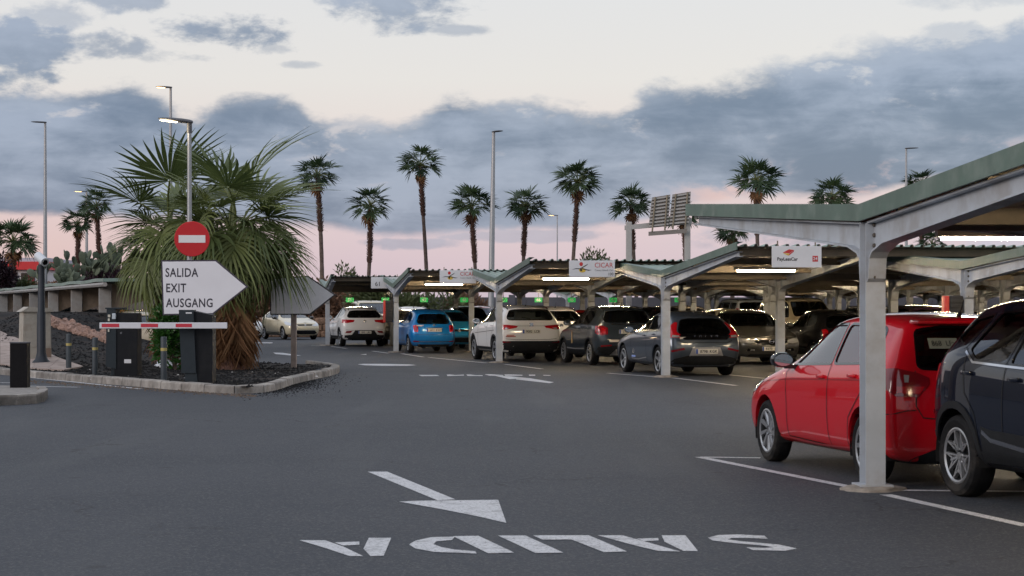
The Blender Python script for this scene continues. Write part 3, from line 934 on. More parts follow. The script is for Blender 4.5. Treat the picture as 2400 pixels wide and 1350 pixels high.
def make_v40(label):
    p = dict(W=.895, zb=.20, R=.33, fa=1.30, ra=-1.345, tw=.22, rim='five', sub=2,
             nose=[(.2, 2.02), (.32, 2.10), (.55, 2.14), (.72, 2.08), (.80, 2.0)], wn=.78, bonz=.76, bonmid=(1.15, .93), cowl=(.78, 1.0), head=(-.18, 1.40),
             roof=[(-.6, 1.46, 1.0), (-1.1, 1.435, .98), (-1.5, 1.385, .93)], Wr=.575, Wrt=.52, tailz=1.34, wt=.87,
             tail=[(.2, -2.04), (.40, -2.17), (.60, -2.21), (.80, -2.18), (.93, -2.12), (1.02, -2.04), (1.30, -1.76), (1.34, -1.74)],
             zsh=(.88, .97), belt=(.955, 1.05), cabin_z=.80, seat=(-.40, -1.15), seatz=1.10, bulge_t=.08)
    P = paint('grey_blue_paint', (0.085, 0.105, 0.135), .55, .3)
    def extra(c):
        b = MB(); b.box((-2.235, -.30, .505), (-2.15, .30, .66), bevel=.02, seg=2)
        l, _ = c.hit(.56, .86, MODES['B'])
        b = MB(); b.box((l.x - .014, .36, .835), (l.x + .01, .60, .885)); b.build('sticker', M_STICK, c.root)
        b = MB(); b.box((l.x - .017, .37, .84), (l.x - .005, .52, .86)); b.build('sticker_print', M_STICKR, c.root)
        for sgn in (1,):
            l, _ = c.hit(.36, .42, MODES['L'])
            b = MB(); b.box((.28, l.y + .002, .385), (.56, l.y + .010, .425)); b.build('sticker', mat('sticker_blue', (.25, .35, .7), .5), c.root)
            b = MB(); b.lathe([(0, 0), (.055, 0), (.055, .012)], 14, Matrix.Translation((.42, l.y + .004, .53)) @ Matrix.Rotation(R(-90), 4, 'X')); b.build('sticker', M_STICK, c.root)
    return std_car('grey_hatchback', p, P, label, dict(
        side=[[(.46, 1.0), (-.52, 1.035), (-.40, 1.34), (-.10, 1.335), (.10, 1.275)], [(-.60, 1.037), (-1.16, 1.06), (-1.08, 1.325), (-.47, 1.34)], [(-1.23, 1.065), (-1.56, 1.12), (-1.36, 1.28), (-1.15, 1.32)]],
        rearw=[(.56, .93), (.60, 1.02), (.47, 1.25), (.30, 1.275)], wind=[(.66, 1.03), (.50, 1.335)],
        tail_pts=[('s', -1.98, .93), ('s', -2.02, .875), ('r', .60, .86), ('r', .58, .93), ('r', .66, 1.0), ('r', .58, 1.20), ('r', .66, 1.21), ('s', -1.86, 1.03)], tailm=M_TAIL,
        tail_more=[([('r', .83, .875), ('r', .63, .872), ('r', .62, .91), ('r', .80, .925)], M_LAMPW)],
        head_pts=[('s', 1.40, .86), ('s', 1.60, .74), ('r', .60, .66), ('r', .42, .70), ('s', 1.62, .84)],
        gaps=[[(.62, .30), (.60, .62), (.66, .92), (.50, 1.0)], [(-.55, .27), (-.56, .7), (-.56, 1.03)], [(-1.02, .60), (-1.24, .80), (-1.30, 1.05)], [(.62, .30), (-.9, .28), (-1.02, .6)]],
        strips=[('S', [(.60, .36), (.1, .345), (-.55, .40)], .022, M_SILVERP), ('B', [(.62, .80), (.5, .755), (-.5, .755), (-.62, .80)], .012, M_SEAM)],
        panels=[('B', [(.62, .92), (.50, .82), (-.50, .82), (-.62, .92)], M_GLOSSB, 'tailgate_panel'), ('B', [(.85, .26), (.72, .40), (.42, .47), (-.42, .47), (-.72, .40), (-.85, .26), (-.6, .21), (.6, .21)], M_TRIM, 'rear_diffuser'),
                ('B', [(.40, .46), (.32, .65), (-.32, .65), (-.40, .46)], M_SILVERP, 'plate_recess'), ('B', [(.80, .585), (.52, .645), (.50, .60), (.78, .545)], M_TAILD, 'reflector'), ('B', [(-.80, .585), (-.52, .645), (-.50, .60), (-.78, .545)], M_TAILD, 'reflector')],
        handles=[(-.38, .90), (-1.06, .935)], mirror=(.46, 1.03), antenna=-1.35, fin=True, plates=[('8798 KGK', .56, False, 0)],
        letters=[('V', .26, .90, .07, M_CHROME, False), ('O', .13, .90, .07, M_CHROME, False), ('L', 0, .90, .07, M_CHROME, False), ('V', -.13, .90, .07, M_CHROME, False), ('O', -.26, .90, .07, M_CHROME, False)], extra=extra))
def make_ateca(label):
    p = dict(W=.915, zb=.25, R=.345, fa=1.28, ra=-1.35, tw=.22, rim='ten', sub=2, gap=.055,
             nose=[(.25, 1.98), (.40, 2.08), (.65, 2.12), (.86, 2.06), (.94, 1.98)], wn=.80, bonz=.92, bonmid=(1.15, 1.05), cowl=(.78, 1.11), head=(-.05, 1.555),
             roof=[(-.6, 1.59, 1.0), (-1.15, 1.58, .98), (-1.62, 1.545, .96)], Wr=.62, Wrt=.585, tailz=1.515, wt=.87,
             tail=[(.25, -2.02), (.45, -2.14), (.62, -2.16), (.80, -2.13), (1.08, -2.07), (1.20, -2.0), (1.47, -1.86), (1.53, -1.84)],
             zsh=(1.0, 1.06), belt=(1.08, 1.14), cabin_z=.90, seat=(-.36, -1.15), seatz=1.24, bulge_t=.06)
    P = paint('white_paint', (0.72, 0.71, 0.70), 0, .35)
    def extra(c):
        l, _ = c.hit(.60, .72, MODES['B'])
        b = MB(); b.box((l.x - .02, .46, .712), (l.x + .01, .74, .735)); b.build('sticker', M_STICKR, c.root)
        b = MB(); b.box((l.x - .02, .50, .745), (l.x + .01, .72, .775)); b.build('sticker', mat('sticker_pale_red', (.5, .2, .17), .5), c.root)
        l, _ = c.hit(0, 1.06, MODES['B'])
        b = MB(); b.prism([(-.06, .05), (.06, .05), (.045, .0), (.06, -.045), (-.06, -.045), (-.045, 0)], 0, .02, Matrix.Translation((l.x - .018, 0, 1.055)) @ Matrix.Rotation(R(-90), 4, 'Z') @ Matrix.Rotation(R(90), 4, 'X')); b.build('badge', M_CHROME, c.root)
        for z, t in ((.58, .10),):
            pass
    return std_car('white_suv', p, P, label, dict(
        side=[[(.44, 1.115), (-.46, 1.14), (-.40, 1.49), (-.05, 1.485), (.14, 1.42)], [(-.53, 1.142), (-1.22, 1.16), (-1.20, 1.485), (-.46, 1.49)], [(-1.29, 1.165), (-1.62, 1.22), (-1.46, 1.43), (-1.27, 1.47)]],
        rearw=[(.62, 1.20), (.66, 1.25), (.56, 1.45), (.35, 1.475)], wind=[(.68, 1.14), (.54, 1.49)],
        tail_pts=[('s', -1.90, 1.06), ('s', -1.95, .92), ('r', .70, .92), ('r', .42, .965), ('r', .36, 1.025), ('r', .72, 1.055)],
        tail_more=[([('r', .80, .93), ('r', .70, .935), ('r', .62, .965), ('r', .78, .97)], M_LAMPW)],
        head_pts=[('s', 1.42, .97), ('s', 1.62, .84), ('r', .60, .80), ('r', .42, .84), ('s', 1.62, .95)],
        gaps=[[(.64, .40), (.62, .75), (.66, 1.02), (.50, 1.1)], [(-.50, .38), (-.50, 1.13)], [(-1.02, .72), (-1.24, .95), (-1.28, 1.15)], [(.64, .40), (-.9, .38), (-1.02, .72)]],
        strips=[('S', [(1.0, .80), (0, .84), (-1.4, .90)], .010, M_SEAM), ('B', [(.74, .66), (.5, .64), (-.5, .64), (-.74, .66)], .010, M_SEAM), ('B', [(.80, 1.02), (-.80, 1.02)], .008, M_SEAM), ('B', [(.60, .345), (.52, .475), (-.52, .475), (-.60, .345)], .035, M_SILVERP)],
        panels=[('B', [(.87, .30), (.87, .60), (-.87, .60), (-.87, .30), (-.6, .26), (.6, .26)], M_TRIM, 'bumper_cladding'), ('B', [(.83, .545), (.83, .595), (.60, .595), (.60, .555)], M_TAILD, 'reflector'), ('B', [(-.83, .545), (-.83, .595), (-.60, .595), (-.60, .555)], M_TAILD, 'reflector')],
        clad=.045, cladz=.42, handles=[(-.34, 1.0), (-1.08, 1.03)], mirror=(.46, 1.15), antenna=-1.45, plates=[('9082 LCB', .865, False, 0)], rails=M_TRIM, wiper=1.22, extra=extra))
def make_crossover(label):
    p = dict(W=.885, zb=.23, R=.33, fa=1.27, ra=-1.30, tw=.21, rim='multi', sub=2,
             nose=[(.23, 1.92), (.40, 2.03), (.62, 2.06), (.80, 2.0), (.88, 1.92)], wn=.80, bonz=.86, bonmid=(1.15, 1.0), cowl=(.80, 1.07), head=(-.02, 1.52),
             roof=[(-.55, 1.56, 1.0), (-1.1, 1.56, .98), (-1.6, 1.52, .95)], Wr=.60, Wrt=.56, tailz=1.485, wt=.86,
             tail=[(.23, -1.96), (.42, -2.08), (.62, -2.10), (.85, -2.06), (1.08, -2.0), (1.20, -1.94), (1.44, -1.82), (1.50, -1.80)],
             zsh=(.96, 1.02), belt=(1.04, 1.10), cabin_z=.88, seat=(-.34, -1.12), seatz=1.22, bulge_t=.08)
    P = paint('dark_slate_paint', (0.035, 0.048, 0.065), .4, .3)
    def extra(c):
        l, _ = c.hit(.45, .66, MODES['B'])
        b = MB(); b.box((l.x - .02, .22, .63), (l.x + .01, .52, .69)); b.build('sticker', M_STICK, c.root)
        l, _ = c.hit(.70, .62, MODES['L'])
        b = MB(); b.prism([(-.05, 0), (.05, 0), (.02, .30), (-.01, .36), (-.03, .28)], 0, .006, Matrix.Translation((.30, l.y + .012, .56)) @ Matrix.Rotation(R(90), 4, 'X')); b.build('sticker', mat('sticker_gold', (.55, .36, .16), .5), c.root)
    return std_car('slate_crossover', p, P, label, dict(wr=.12,
        side=[[(.46, 1.08), (-.44, 1.10), (-.38, 1.46), (-.05, 1.455), (.16, 1.38)], [(-.52, 1.10), (-1.20, 1.11), (-1.36, 1.26), (-1.22, 1.44), (-.46, 1.46)]],
        rearw=[(.58, 1.16), (.62, 1.22), (.53, 1.42), (.33, 1.445)], wind=[(.66, 1.10), (.52, 1.46)], trim=M_CHROME,
        tail_pts=[('s', -1.86, 1.05), ('s', -1.90, .86), ('r', .74, .80), ('r', .56, .83), ('r', .54, 1.0), ('r', .70, 1.06)], tailm=M_TAILD,
        tail_more=[([('r', .76, .85), ('r', .62, .85), ('r', .61, .97), ('r', .74, 1.0)], M_TAIL)],
        head_pts=[('s', 1.42, .92), ('s', 1.60, .80), ('r', .60, .74), ('r', .42, .78), ('s', 1.62, .90)],
        gaps=[[(.64, .38), (.62, .72), (.66, 1.0), (.50, 1.07)], [(-.48, .36), (-.48, 1.09)], [(-.98, .66), (-1.20, .9), (-1.26, 1.1)], [(.64, .38), (-.88, .36), (-.98, .66)]],
        strips=[('S', [(.86, .44), (0, .42), (-.86, .44)], .03, M_SILVERP), ('B', [(.45, 1.10), (-.45, 1.10)], .02, M_CHROME)],
        panels=[('B', [(.84, .28), (.80, .50), (.40, .53), (-.40, .53), (-.80, .50), (-.84, .28), (-.6, .24), (.6, .24)], M_TRIM, 'bumper_cladding'), ('B', [(.74, .50), (.74, .54), (.46, .56), (.46, .52)], M_TAILD, 'reflector'), ('B', [(-.74, .50), (-.74, .54), (-.46, .56), (-.46, .52)], M_TAILD, 'reflector'), ('B', [(.50, .28), (.34, .44), (-.34, .44), (-.50, .28)], M_SILVERP, 'skid_plate')],
        clad=.05, cladz=.40, handles=[(-.32, .98), (-1.06, 1.0)], mirror=(.46, 1.12), antenna=-1.4, plates=[('7753', .90, False, .0)], badges=[(0, 1.12, .05, M_CHROME, False)], rails=M_TRIM, extra=extra))
def make_500(label):
    p = dict(W=.815, zb=.20, R=.295, fa=1.12, ra=-1.18, tw=.19, rim='multi', sub=2,
             nose=[(.2, 1.66), (.36, 1.76), (.55, 1.79), (.70, 1.74), (.78, 1.66)], wn=.76, bonz=.78, bonmid=(1.06, .95), cowl=(.72, 1.02), head=(.05, 1.42),
             roof=[(-.35, 1.475, 1.0), (-.80, 1.465, .98), (-1.20, 1.41, .94)], Wr=.555, Wrt=.51, tailz=1.345, wt=.82,
             tail=[(.2, -1.66), (.36, -1.76), (.55, -1.79), (.75, -1.76), (.95, -1.68), (1.05, -1.62), (1.28, -1.46), (1.36, -1.44)],
             zsh=(.88, .90), belt=(.97, .99), cabin_z=.80, seat=(-.30, -.95), seatz=1.14, bulge_t=.10, shin=.02, beltin=.075)
    P = paint('bright_blue_paint', (0.006, 0.17, 0.48), .2, .28)
    def extra(c):
        l, _ = c.hit(.5, .93, MODES['B'])
        b = MB(); b.box((l.x - .03, .34, .905), (l.x + .02, .58, .945)); b.build('sticker', M_STICK, c.root)
        b = MB(); b.tube([(-1.70, .52, .28), (-1.81, .52, .28)], .035, 10); b.build('exhaust', M_CHROME, c.root, 40)
    return std_car('small_blue_hatchback', p, P, label, dict(wr=.09,
        side=[[(.40, 1.02), (-.52, 1.03), (-.44, 1.385), (-.05, 1.37), (.14, 1.28)], [(-.60, 1.03), (-1.10, 1.05), (-1.20, 1.14), (-1.02, 1.33), (-.52, 1.38)]],
        rearw=[(.50, 1.0), (.54, 1.06), (.44, 1.28), (.28, 1.305)], wind=[(.58, 1.05), (.46, 1.36)],
        tail_pts=[('r', .74, .93), ('r', .70, .72), ('r', .55, .71), ('r', .54, .92), ('r', .60, .95)], tail_ang=30,
        tail_more=[([('r', .67, .86), ('r', .66, .77), ('r', .585, .77), ('r', .58, .86)], M_TAILD)],
        head_pts=[('s', 1.34, .84), ('s', 1.44, .70), ('r', .62, .62), ('r', .46, .64), ('r', .46, .76), ('s', 1.50, .86)],
        gaps=[[(.58, .32), (.55, .6), (.60, .9), (.42, 1.02)], [(-.56, .30), (-.58, .7), (-.56, 1.03)], [(.58, .32), (-.56, .30)]],
        strips=[('B', [(.62, .40), (.4, .385), (-.4, .385), (-.62, .40)], .028, M_CHROME), ('B', [(.30, .84), (-.30, .84)], .022, M_CHROME), ('S', [(.70, .42), (-.80, .42)], .02, M_CHROME), ('B', [(.68, .63), (-.68, .63)], .009, M_SEAM)],
        panels=[('B', [(.70, .385), (.52, .37), (.52, .405), (.69, .42)], M_TAILD, 'reflector'), ('B', [(-.70, .385), (-.52, .37), (-.52, .405), (-.69, .42)], M_TAILD, 'reflector'), ('B', [(.60, .22), (.55, .30), (-.55, .30), (-.60, .22)], M_TRIM, 'rear_diffuser')],
        handles=[(-.40, .88)], handlem=M_CHROME, mirror=(.42, 1.06), antenna=-.95, plates=[('2691 KWT', .775, False, 0)], badges=[(0, .93, .045, M_CHROME, False)], wiper=1.02, extra=extra))
def make_troc(label):
    p = dict(W=.905, zb=.24, R=.34, fa=1.26, ra=-1.33, tw=.22, rim='five', sub=2,
             nose=[(.24, 1.94), (.40, 2.05), (.62, 2.08), (.84, 2.02), (.92, 1.94)], wn=.80, bonz=.90, bonmid=(1.15, 1.03), cowl=(.78, 1.09), head=(-.06, 1.53),
             roof=[(-.6, 1.56, 1.0), (-1.1, 1.54, .98), (-1.55, 1.49, .95)], Wr=.60, Wrt=.55, tailz=1.45, wt=.87,
             tail=[(.24, -1.98), (.45, -2.10), (.62, -2.12), (.85, -2.09), (1.06, -2.03), (1.16, -1.96), (1.40, -1.76), (1.46, -1.74)],
             zsh=(.98, 1.05), belt=(1.06, 1.13), cabin_z=.90, seat=(-.36, -1.12), seatz=1.22, bulge_t=.07)
    P = paint('white_paint', (0.72, 0.71, 0.70), 0, .35)
    return std_car('white_crossover', p, P, label, dict(
        side=[[(.44, 1.10), (-.46, 1.13), (-.40, 1.47), (-.05, 1.465), (.14, 1.40)], [(-.53, 1.13), (-1.20, 1.15), (-1.45, 1.26), (-1.28, 1.43), (-.46, 1.47)]],
        rearw=[(.62, 1.15), (.65, 1.20), (.53, 1.39), (.33, 1.41)], wind=[(.68, 1.12), (.53, 1.47)],
        tail_pts=[('s', -1.84, 1.07), ('s', -1.90, .94), ('r', .72, .92), ('r', .42, .965), ('r', .38, 1.045), ('r', .72, 1.06)],
        head_pts=[('s', 1.42, .95), ('s', 1.62, .82), ('r', .60, .78), ('r', .42, .82), ('s', 1.62, .93)],
        gaps=[[(.64, .40), (.62, .75), (.66, 1.02), (.50, 1.09)], [(-.50, .38), (-.50, 1.13)], [(-1.0, .70), (-1.22, .95), (-1.28, 1.14)], [(.64, .40), (-.9, .38), (-1.0, .7)]],
        strips=[('B', [(.74, .66), (.5, .64), (-.5, .64), (-.74, .66)], .008, M_SEAM)],
        panels=[('B', [(.88, .28), (.86, .44), (.50, .47), (.38, .64), (-.38, .64), (-.50, .47), (-.86, .44), (-.88, .28), (-.6, .25), (.6, .25)], M_TRIM, 'bumper_cladding'), ('B', [(.76, .53), (.72, .61), (.48, .62), (.56, .54)], M_TAILD, 'reflector'), ('B', [(-.76, .53), (-.72, .61), (-.48, .62), (-.56, .54)], M_TAILD, 'reflector')],
        clad=.05, cladz=.42, handles=[(-.34, .99), (-1.08, 1.02)], mirror=(.46, 1.14), mirm=P, antenna=-1.35, plates=[('1805 LBH', .56, False, 0)], badges=[(0, .99, .06, M_CHROME, False)], rails=M_GLOSSB))
def make_captur(label):
    p = dict(W=.89, zb=.24, R=.335, fa=1.27, ra=-1.33, tw=.215, rim='petal', sub=3, gap=.055, rimr=.68,
             nose=[(.24, 1.92), (.40, 2.04), (.62, 2.06), (.82, 2.0), (.90, 1.92)], wn=.80, bonz=.88, bonmid=(1.15, 1.0), cowl=(.80, 1.06), head=(-.05, 1.57),
             roof=[(-.55, 1.62, 1.0), (-1.1, 1.61, .98), (-1.50, 1.56, .94)], Wr=.585, Wrt=.52, tailz=1.50, wt=.76,
             tail=[(.24, -1.88), (.42, -1.97), (.62, -1.99), (.85, -1.96), (1.06, -1.90), (1.20, -1.82), (1.45, -1.70), (1.52, -1.68)],
             zsh=(.95, 1.06), belt=(1.03, 1.16), cabin_z=.90, seat=(-.34, -1.1), seatz=1.2, bulge_t=.08)
    P = paint('navy_paint', (0.0015, 0.004, 0.013), 0, .45)
    return std_car('navy_crossover', p, P, label, dict(
        side=[[(.50, 1.075), (-.46, 1.11), (-.40, 1.52), (-.05, 1.51), (.16, 1.43)], [(-.53, 1.11), (-1.02, 1.13), (-1.20, 1.21), (-.98, 1.50), (-.46, 1.52)], [(-1.30, 1.225), (-1.56, 1.30), (-1.42, 1.44), (-1.10, 1.49)]],
        rearw=[(.54, 1.16), (.57, 1.21), (.48, 1.43), (.30, 1.45)], wind=[(.66, 1.09), (.51, 1.51)], trim=M_GLOSSB,
        tail_pts=[('s', -1.80, 1.08), ('s', -1.84, .94), ('r', .74, .92), ('r', .44, .96), ('r', .44, 1.02), ('r', .72, 1.06)],
        head_pts=[('s', 1.42, .94), ('s', 1.60, .82), ('r', .60, .76), ('r', .42, .80), ('s', 1.62, .92)],
        gaps=[[(.64, .40), (.62, .75), (.66, 1.02), (.54, 1.07)], [(-.50, .38), (-.50, 1.11)], [(-.97, .70), (-1.14, .86), (-1.20, 1.15), (-1.26, 1.22)], [(.64, .40), (-.88, .38), (-.97, .7)]],
        strips=[('S', [(.80, .485), (.0, .44), (-.70, .50), (-.84, .56)], .035, M_CHROME), ('S', [(.52, 1.055), (-.5, 1.085), (-1.05, 1.105), (-1.24, 1.19)], .018, M_CHROME)],
        panels=[('S', [(.80, .34), (.78, .62), (.1, .56), (-.70, .58), (-.86, .60), (-.86, .34)], M_TRIM, 'door_cladding'), ('B', [(.86, .28), (.80, .52), (-.80, .52), (-.86, .28), (-.6, .25), (.6, .25)], M_TRIM, 'bumper_cladding')],
        clad=.06, cladz=.40, handles=[(-.32, .99), (-1.10, 1.02)], mirror=(.48, 1.12), antenna=-1.3, plates=[('5417 LKV', .80, False, 0)] if False else []))
def make_astra(label):
    p = dict(W=.905, zb=.20, R=.325, fa=1.28, ra=-1.38, tw=.21, rim='ten', sub=2,
             nose=[(.2, 2.02), (.34, 2.12), (.52, 2.16), (.66, 2.13), (.76, 2.04)], wn=.80, bonz=.76, bonmid=(1.15, .95), cowl=(.72, 1.02), head=(-.20, 1.42),
             roof=[(-.6, 1.46, 1.0), (-1.1, 1.44, .98), (-1.55, 1.40, .94)], Wr=.585, Wrt=.53, tailz=1.36, wt=.86,
             tail=[(.2, -2.06), (.40, -2.17), (.60, -2.20), (.80, -2.16), (1.0, -2.06), (1.10, -1.98), (1.30, -1.80), (1.38, -1.78)],
             zsh=(.90, .98), belt=(.97, 1.05), cabin_z=.82, seat=(-.40, -1.15), seatz=1.12, bulge_n=.16)
    P = paint('bronze_grey_paint', (0.085, 0.082, 0.075), .55, .3)
    def extra(c):
        l, _ = c.hit(0, .635, MODES['F'])
        b = MB()
        b.lathe([(.07, 0), (.07, .03), (.058, .034), (.052, .03), (.052, 0)], 24, Matrix.Translation((l.x, 0, .635)) @ Matrix.Rotation(R(90), 4, 'Y'))
        b.box((l.x + .012, -.052, .622), (l.x + .03, .052, .648)); b.build('badge', M_CHROME, c.root, 30)
    return std_car('bronze_grey_hatchback', p, P, label, dict(
        side=[[(.40, 1.02), (-.56, 1.05), (-.45, 1.36), (-.15, 1.355), (.06, 1.29)], [(-.64, 1.05), (-1.20, 1.07), (-1.15, 1.345), (-.52, 1.36)], [(-1.27, 1.075), (-1.55, 1.12), (-1.40, 1.28), (-1.22, 1.335)]],
        rearw=[(.54, 1.06), (.58, 1.12), (.48, 1.30), (.30, 1.325)], wind=[(.70, 1.05), (.54, 1.36)], rglass=GLASS,
        tail_pts=[('s', -1.90, 1.0), ('s', -1.96, .86), ('r', .70, .84), ('r', .44, .88), ('r', .44, .94), ('r', .70, .98)],
        head_pts=[('s', 1.58, .76), ('s', 1.72, .66), ('r', .60, .585), ('r', .42, .60), ('r', .42, .665), ('r', .66, .72)],
        gaps=[[(.62, .30), (.60, .62), (.66, .93), (.46, 1.02)], [(-.60, .28), (-.60, 1.04)], [(-1.04, .60), (-1.28, .85), (-1.34, 1.06)], [(.62, .30), (-.95, .28), (-1.04, .6)]],
        strips=[('F', [(.46, .665), (.2, .635), (-.2, .635), (-.46, .665)], .018, M_CHROME), ('F', [(.44, .69), (.2, .675), (-.2, .675), (-.44, .69)], .012, M_CHROME)],
        panels=[('F', [(.46, .70), (.40, .58), (.25, .53), (-.25, .53), (-.40, .58), (-.46, .70), (-.2, .69), (.2, .69)], M_GLOSSB, 'grille'), ('F', [(.66, .38), (.62, .46), (.42, .44), (.40, .38)], M_GLOSSB, 'fog_light_recess'), ('F', [(-.66, .38), (-.62, .46), (-.42, .44), (-.40, .38)], M_GLOSSB, 'fog_light_recess'),
                ('F', [(.62, .24), (.56, .30), (-.56, .30), (-.62, .24)], M_TRIM, 'lower_grille'), ('F', [(.56, .40), (.54, .43), (.44, .425), (.44, .40)], M_LAMPW, 'fog_light'), ('F', [(-.56, .40), (-.54, .43), (-.44, .425), (-.44, .40)], M_LAMPW, 'fog_light')],
        handles=[(-.40, .92), (-1.10, .95)], mirror=(.42, 1.05), antenna=-1.4, fin=True, plates=[('8370 KYS', .44, True, 0)], extra=extra))
def make_clio(label):
    p = dict(W=.866, zb=.19, R=.31, fa=1.22, ra=-1.36, tw=.195, rim='five', sub=2,
             nose=[(.19, 1.88), (.34, 1.98), (.52, 2.02), (.68, 1.99), (.78, 1.90)], wn=.78, bonz=.78, bonmid=(1.12, .95), cowl=(.76, 1.02), head=(-.10, 1.40),
             roof=[(-.55, 1.445, 1.0), (-1.05, 1.42, .97), (-1.45, 1.37, .93)], Wr=.565, Wrt=.51, tailz=1.33, wt=.84,
             tail=[(.19, -1.92), (.38, -2.0), (.58, -2.03), (.80, -1.98), (1.0, -1.88), (1.10, -1.80), (1.28, -1.66), (1.34, -1.64)],
             zsh=(.90, .98), belt=(.97, 1.06), cabin_z=.82, seat=(-.36, -1.1), seatz=1.12, bulge_n=.14)
    P = paint('cream_paint', (0.60, 0.53, 0.38), .2, .3)
    def extra(c):
        l, _ = c.hit(0, .70, MODES['F'])
        b = MB(); b.prism([(0, .09), (.055, 0), (0, -.09), (-.055, 0)], 0, .02, Matrix.Translation((l.x + .005, 0, .70)) @ Matrix.Rotation(R(90), 4, 'Z') @ Matrix.Rotation(R(90), 4, 'X')); b.build('badge', M_CHROME, c.root)
    return std_car('cream_hatchback', p, P, label, dict(
        side=[[(.42, 1.02), (-.52, 1.05), (-.42, 1.35), (-.10, 1.34), (.10, 1.27)], [(-.60, 1.05), (-1.16, 1.08), (-1.36, 1.17), (-1.05, 1.33), (-.48, 1.35)]],
        rearw=[(.52, 1.06), (.55, 1.10), (.45, 1.27), (.28, 1.29)], wind=[(.66, 1.05), (.51, 1.34)],
        tail_pts=[('s', -1.72, .98), ('s', -1.80, .80), ('r', .66, .78), ('r', .44, .84), ('r', .44, .90), ('r', .68, .98)],
        head_pts=[('s', 1.40, .86), ('s', 1.64, .72), ('r', .60, .64), ('r', .34, .66), ('r', .36, .70), ('s', 1.62, .86)],
        gaps=[[(.62, .30), (.60, .62), (.66, .93), (.46, 1.02)], [(-.56, .28), (-.56, 1.05)], [(-1.02, .60), (-1.22, .85), (-1.26, 1.06)], [(.62, .30), (-.92, .28), (-1.02, .6)]],
        strips=[('S', [(.80, .36), (0, .33), (-.88, .36)], .03, M_TRIM), ('F', [(.60, .46), (.30, .455), (-.30, .455), (-.60, .46)], .014, M_CHROME)],
        panels=[('F', [(.40, .735), (.34, .665), (-.34, .665), (-.40, .735)], M_GLOSSB, 'grille'), ('F', [(.66, .32), (.50, .44), (-.50, .44), (-.66, .32), (-.5, .27), (.5, .27)], M_GLOSSB, 'lower_grille')],
        handles=[(-.36, .92)], mirror=(.44, 1.04), mirm=None or M_GLOSSB, antenna=-1.2, plates=[('4627 LGD', .37, True, 0)] if False else [], extra=extra))
def make_van(label):
    p = dict(W=.93, zb=.22, R=.33, fa=1.45, ra=-1.45, tw=.21, rim='cap', sub=2,
             nose=[(.22, 2.06), (.40, 2.16), (.62, 2.18), (.86, 2.10), (.96, 2.0)], wn=.82, bonz=.96, bonmid=(1.40, 1.12), cowl=(1.05, 1.20), head=(.25, 1.82),
             roof=[(-.4, 1.87, 1.0), (-1.2, 1.87, 1.0), (-1.85, 1.84, .99)], Wr=.70, Wrt=.69, tailz=1.81, wt=.93,
             tail=[(.22, -2.12), (.45, -2.20), (.70, -2.22), (1.0, -2.20), (1.2, -2.18), (1.6, -2.10), (1.82, -2.06)],
             zsh=(1.08, 1.12), belt=(1.16, 1.20), cabin_z=1.0, seat=(-.05, -1.0), seatz=1.35)
    P = paint('silver_blue_paint', (0.42, 0.47, 0.54), .4, .3)
    return std_car('silver_van', p, P, label, dict(cat='van',
        side=[[(.72, 1.22), (-.12, 1.24), (-.10, 1.72), (.22, 1.71), (.42, 1.60)], [(-.22, 1.24), (-1.10, 1.24), (-1.10, 1.72), (-.20, 1.73)], [(-1.22, 1.25), (-1.88, 1.27), (-1.84, 1.70), (-1.22, 1.72)]],
        rearw=[(.68, 1.24), (.66, 1.70), (.50, 1.73)], wind=[(.72, 1.25), (.60, 1.73)],
        tail_pts=[('s', -2.10, 1.50), ('s', -2.10, .95), ('r', .80, .95), ('r', .78, 1.50)], tail_ang=45,
        head_pts=[('s', 1.60, 1.02), ('s', 1.78, .86), ('r', .64, .80), ('r', .46, .84), ('s', 1.76, 1.0)],
        gaps=[[(.80, .40), (.78, 1.15)], [(-.17, .40), (-.17, 1.20)], [(-1.17, .70), (-1.17, 1.20)], [(.80, .40), (-1.0, .40)]],
        panels=[('F', [(.50, .80), (.44, .62), (-.44, .62), (-.50, .80)], M_GLOSSB, 'grille'), ('B', [(.84, .28), (.84, .44), (-.84, .44), (-.84, .28)], M_TRIM, 'rear_bumper')],
        handles=[(-.02, 1.08), (-1.05, 1.08)], mirror=(.70, 1.28), mirm=M_GLOSSB, antenna=.1, rails=M_TRIM))

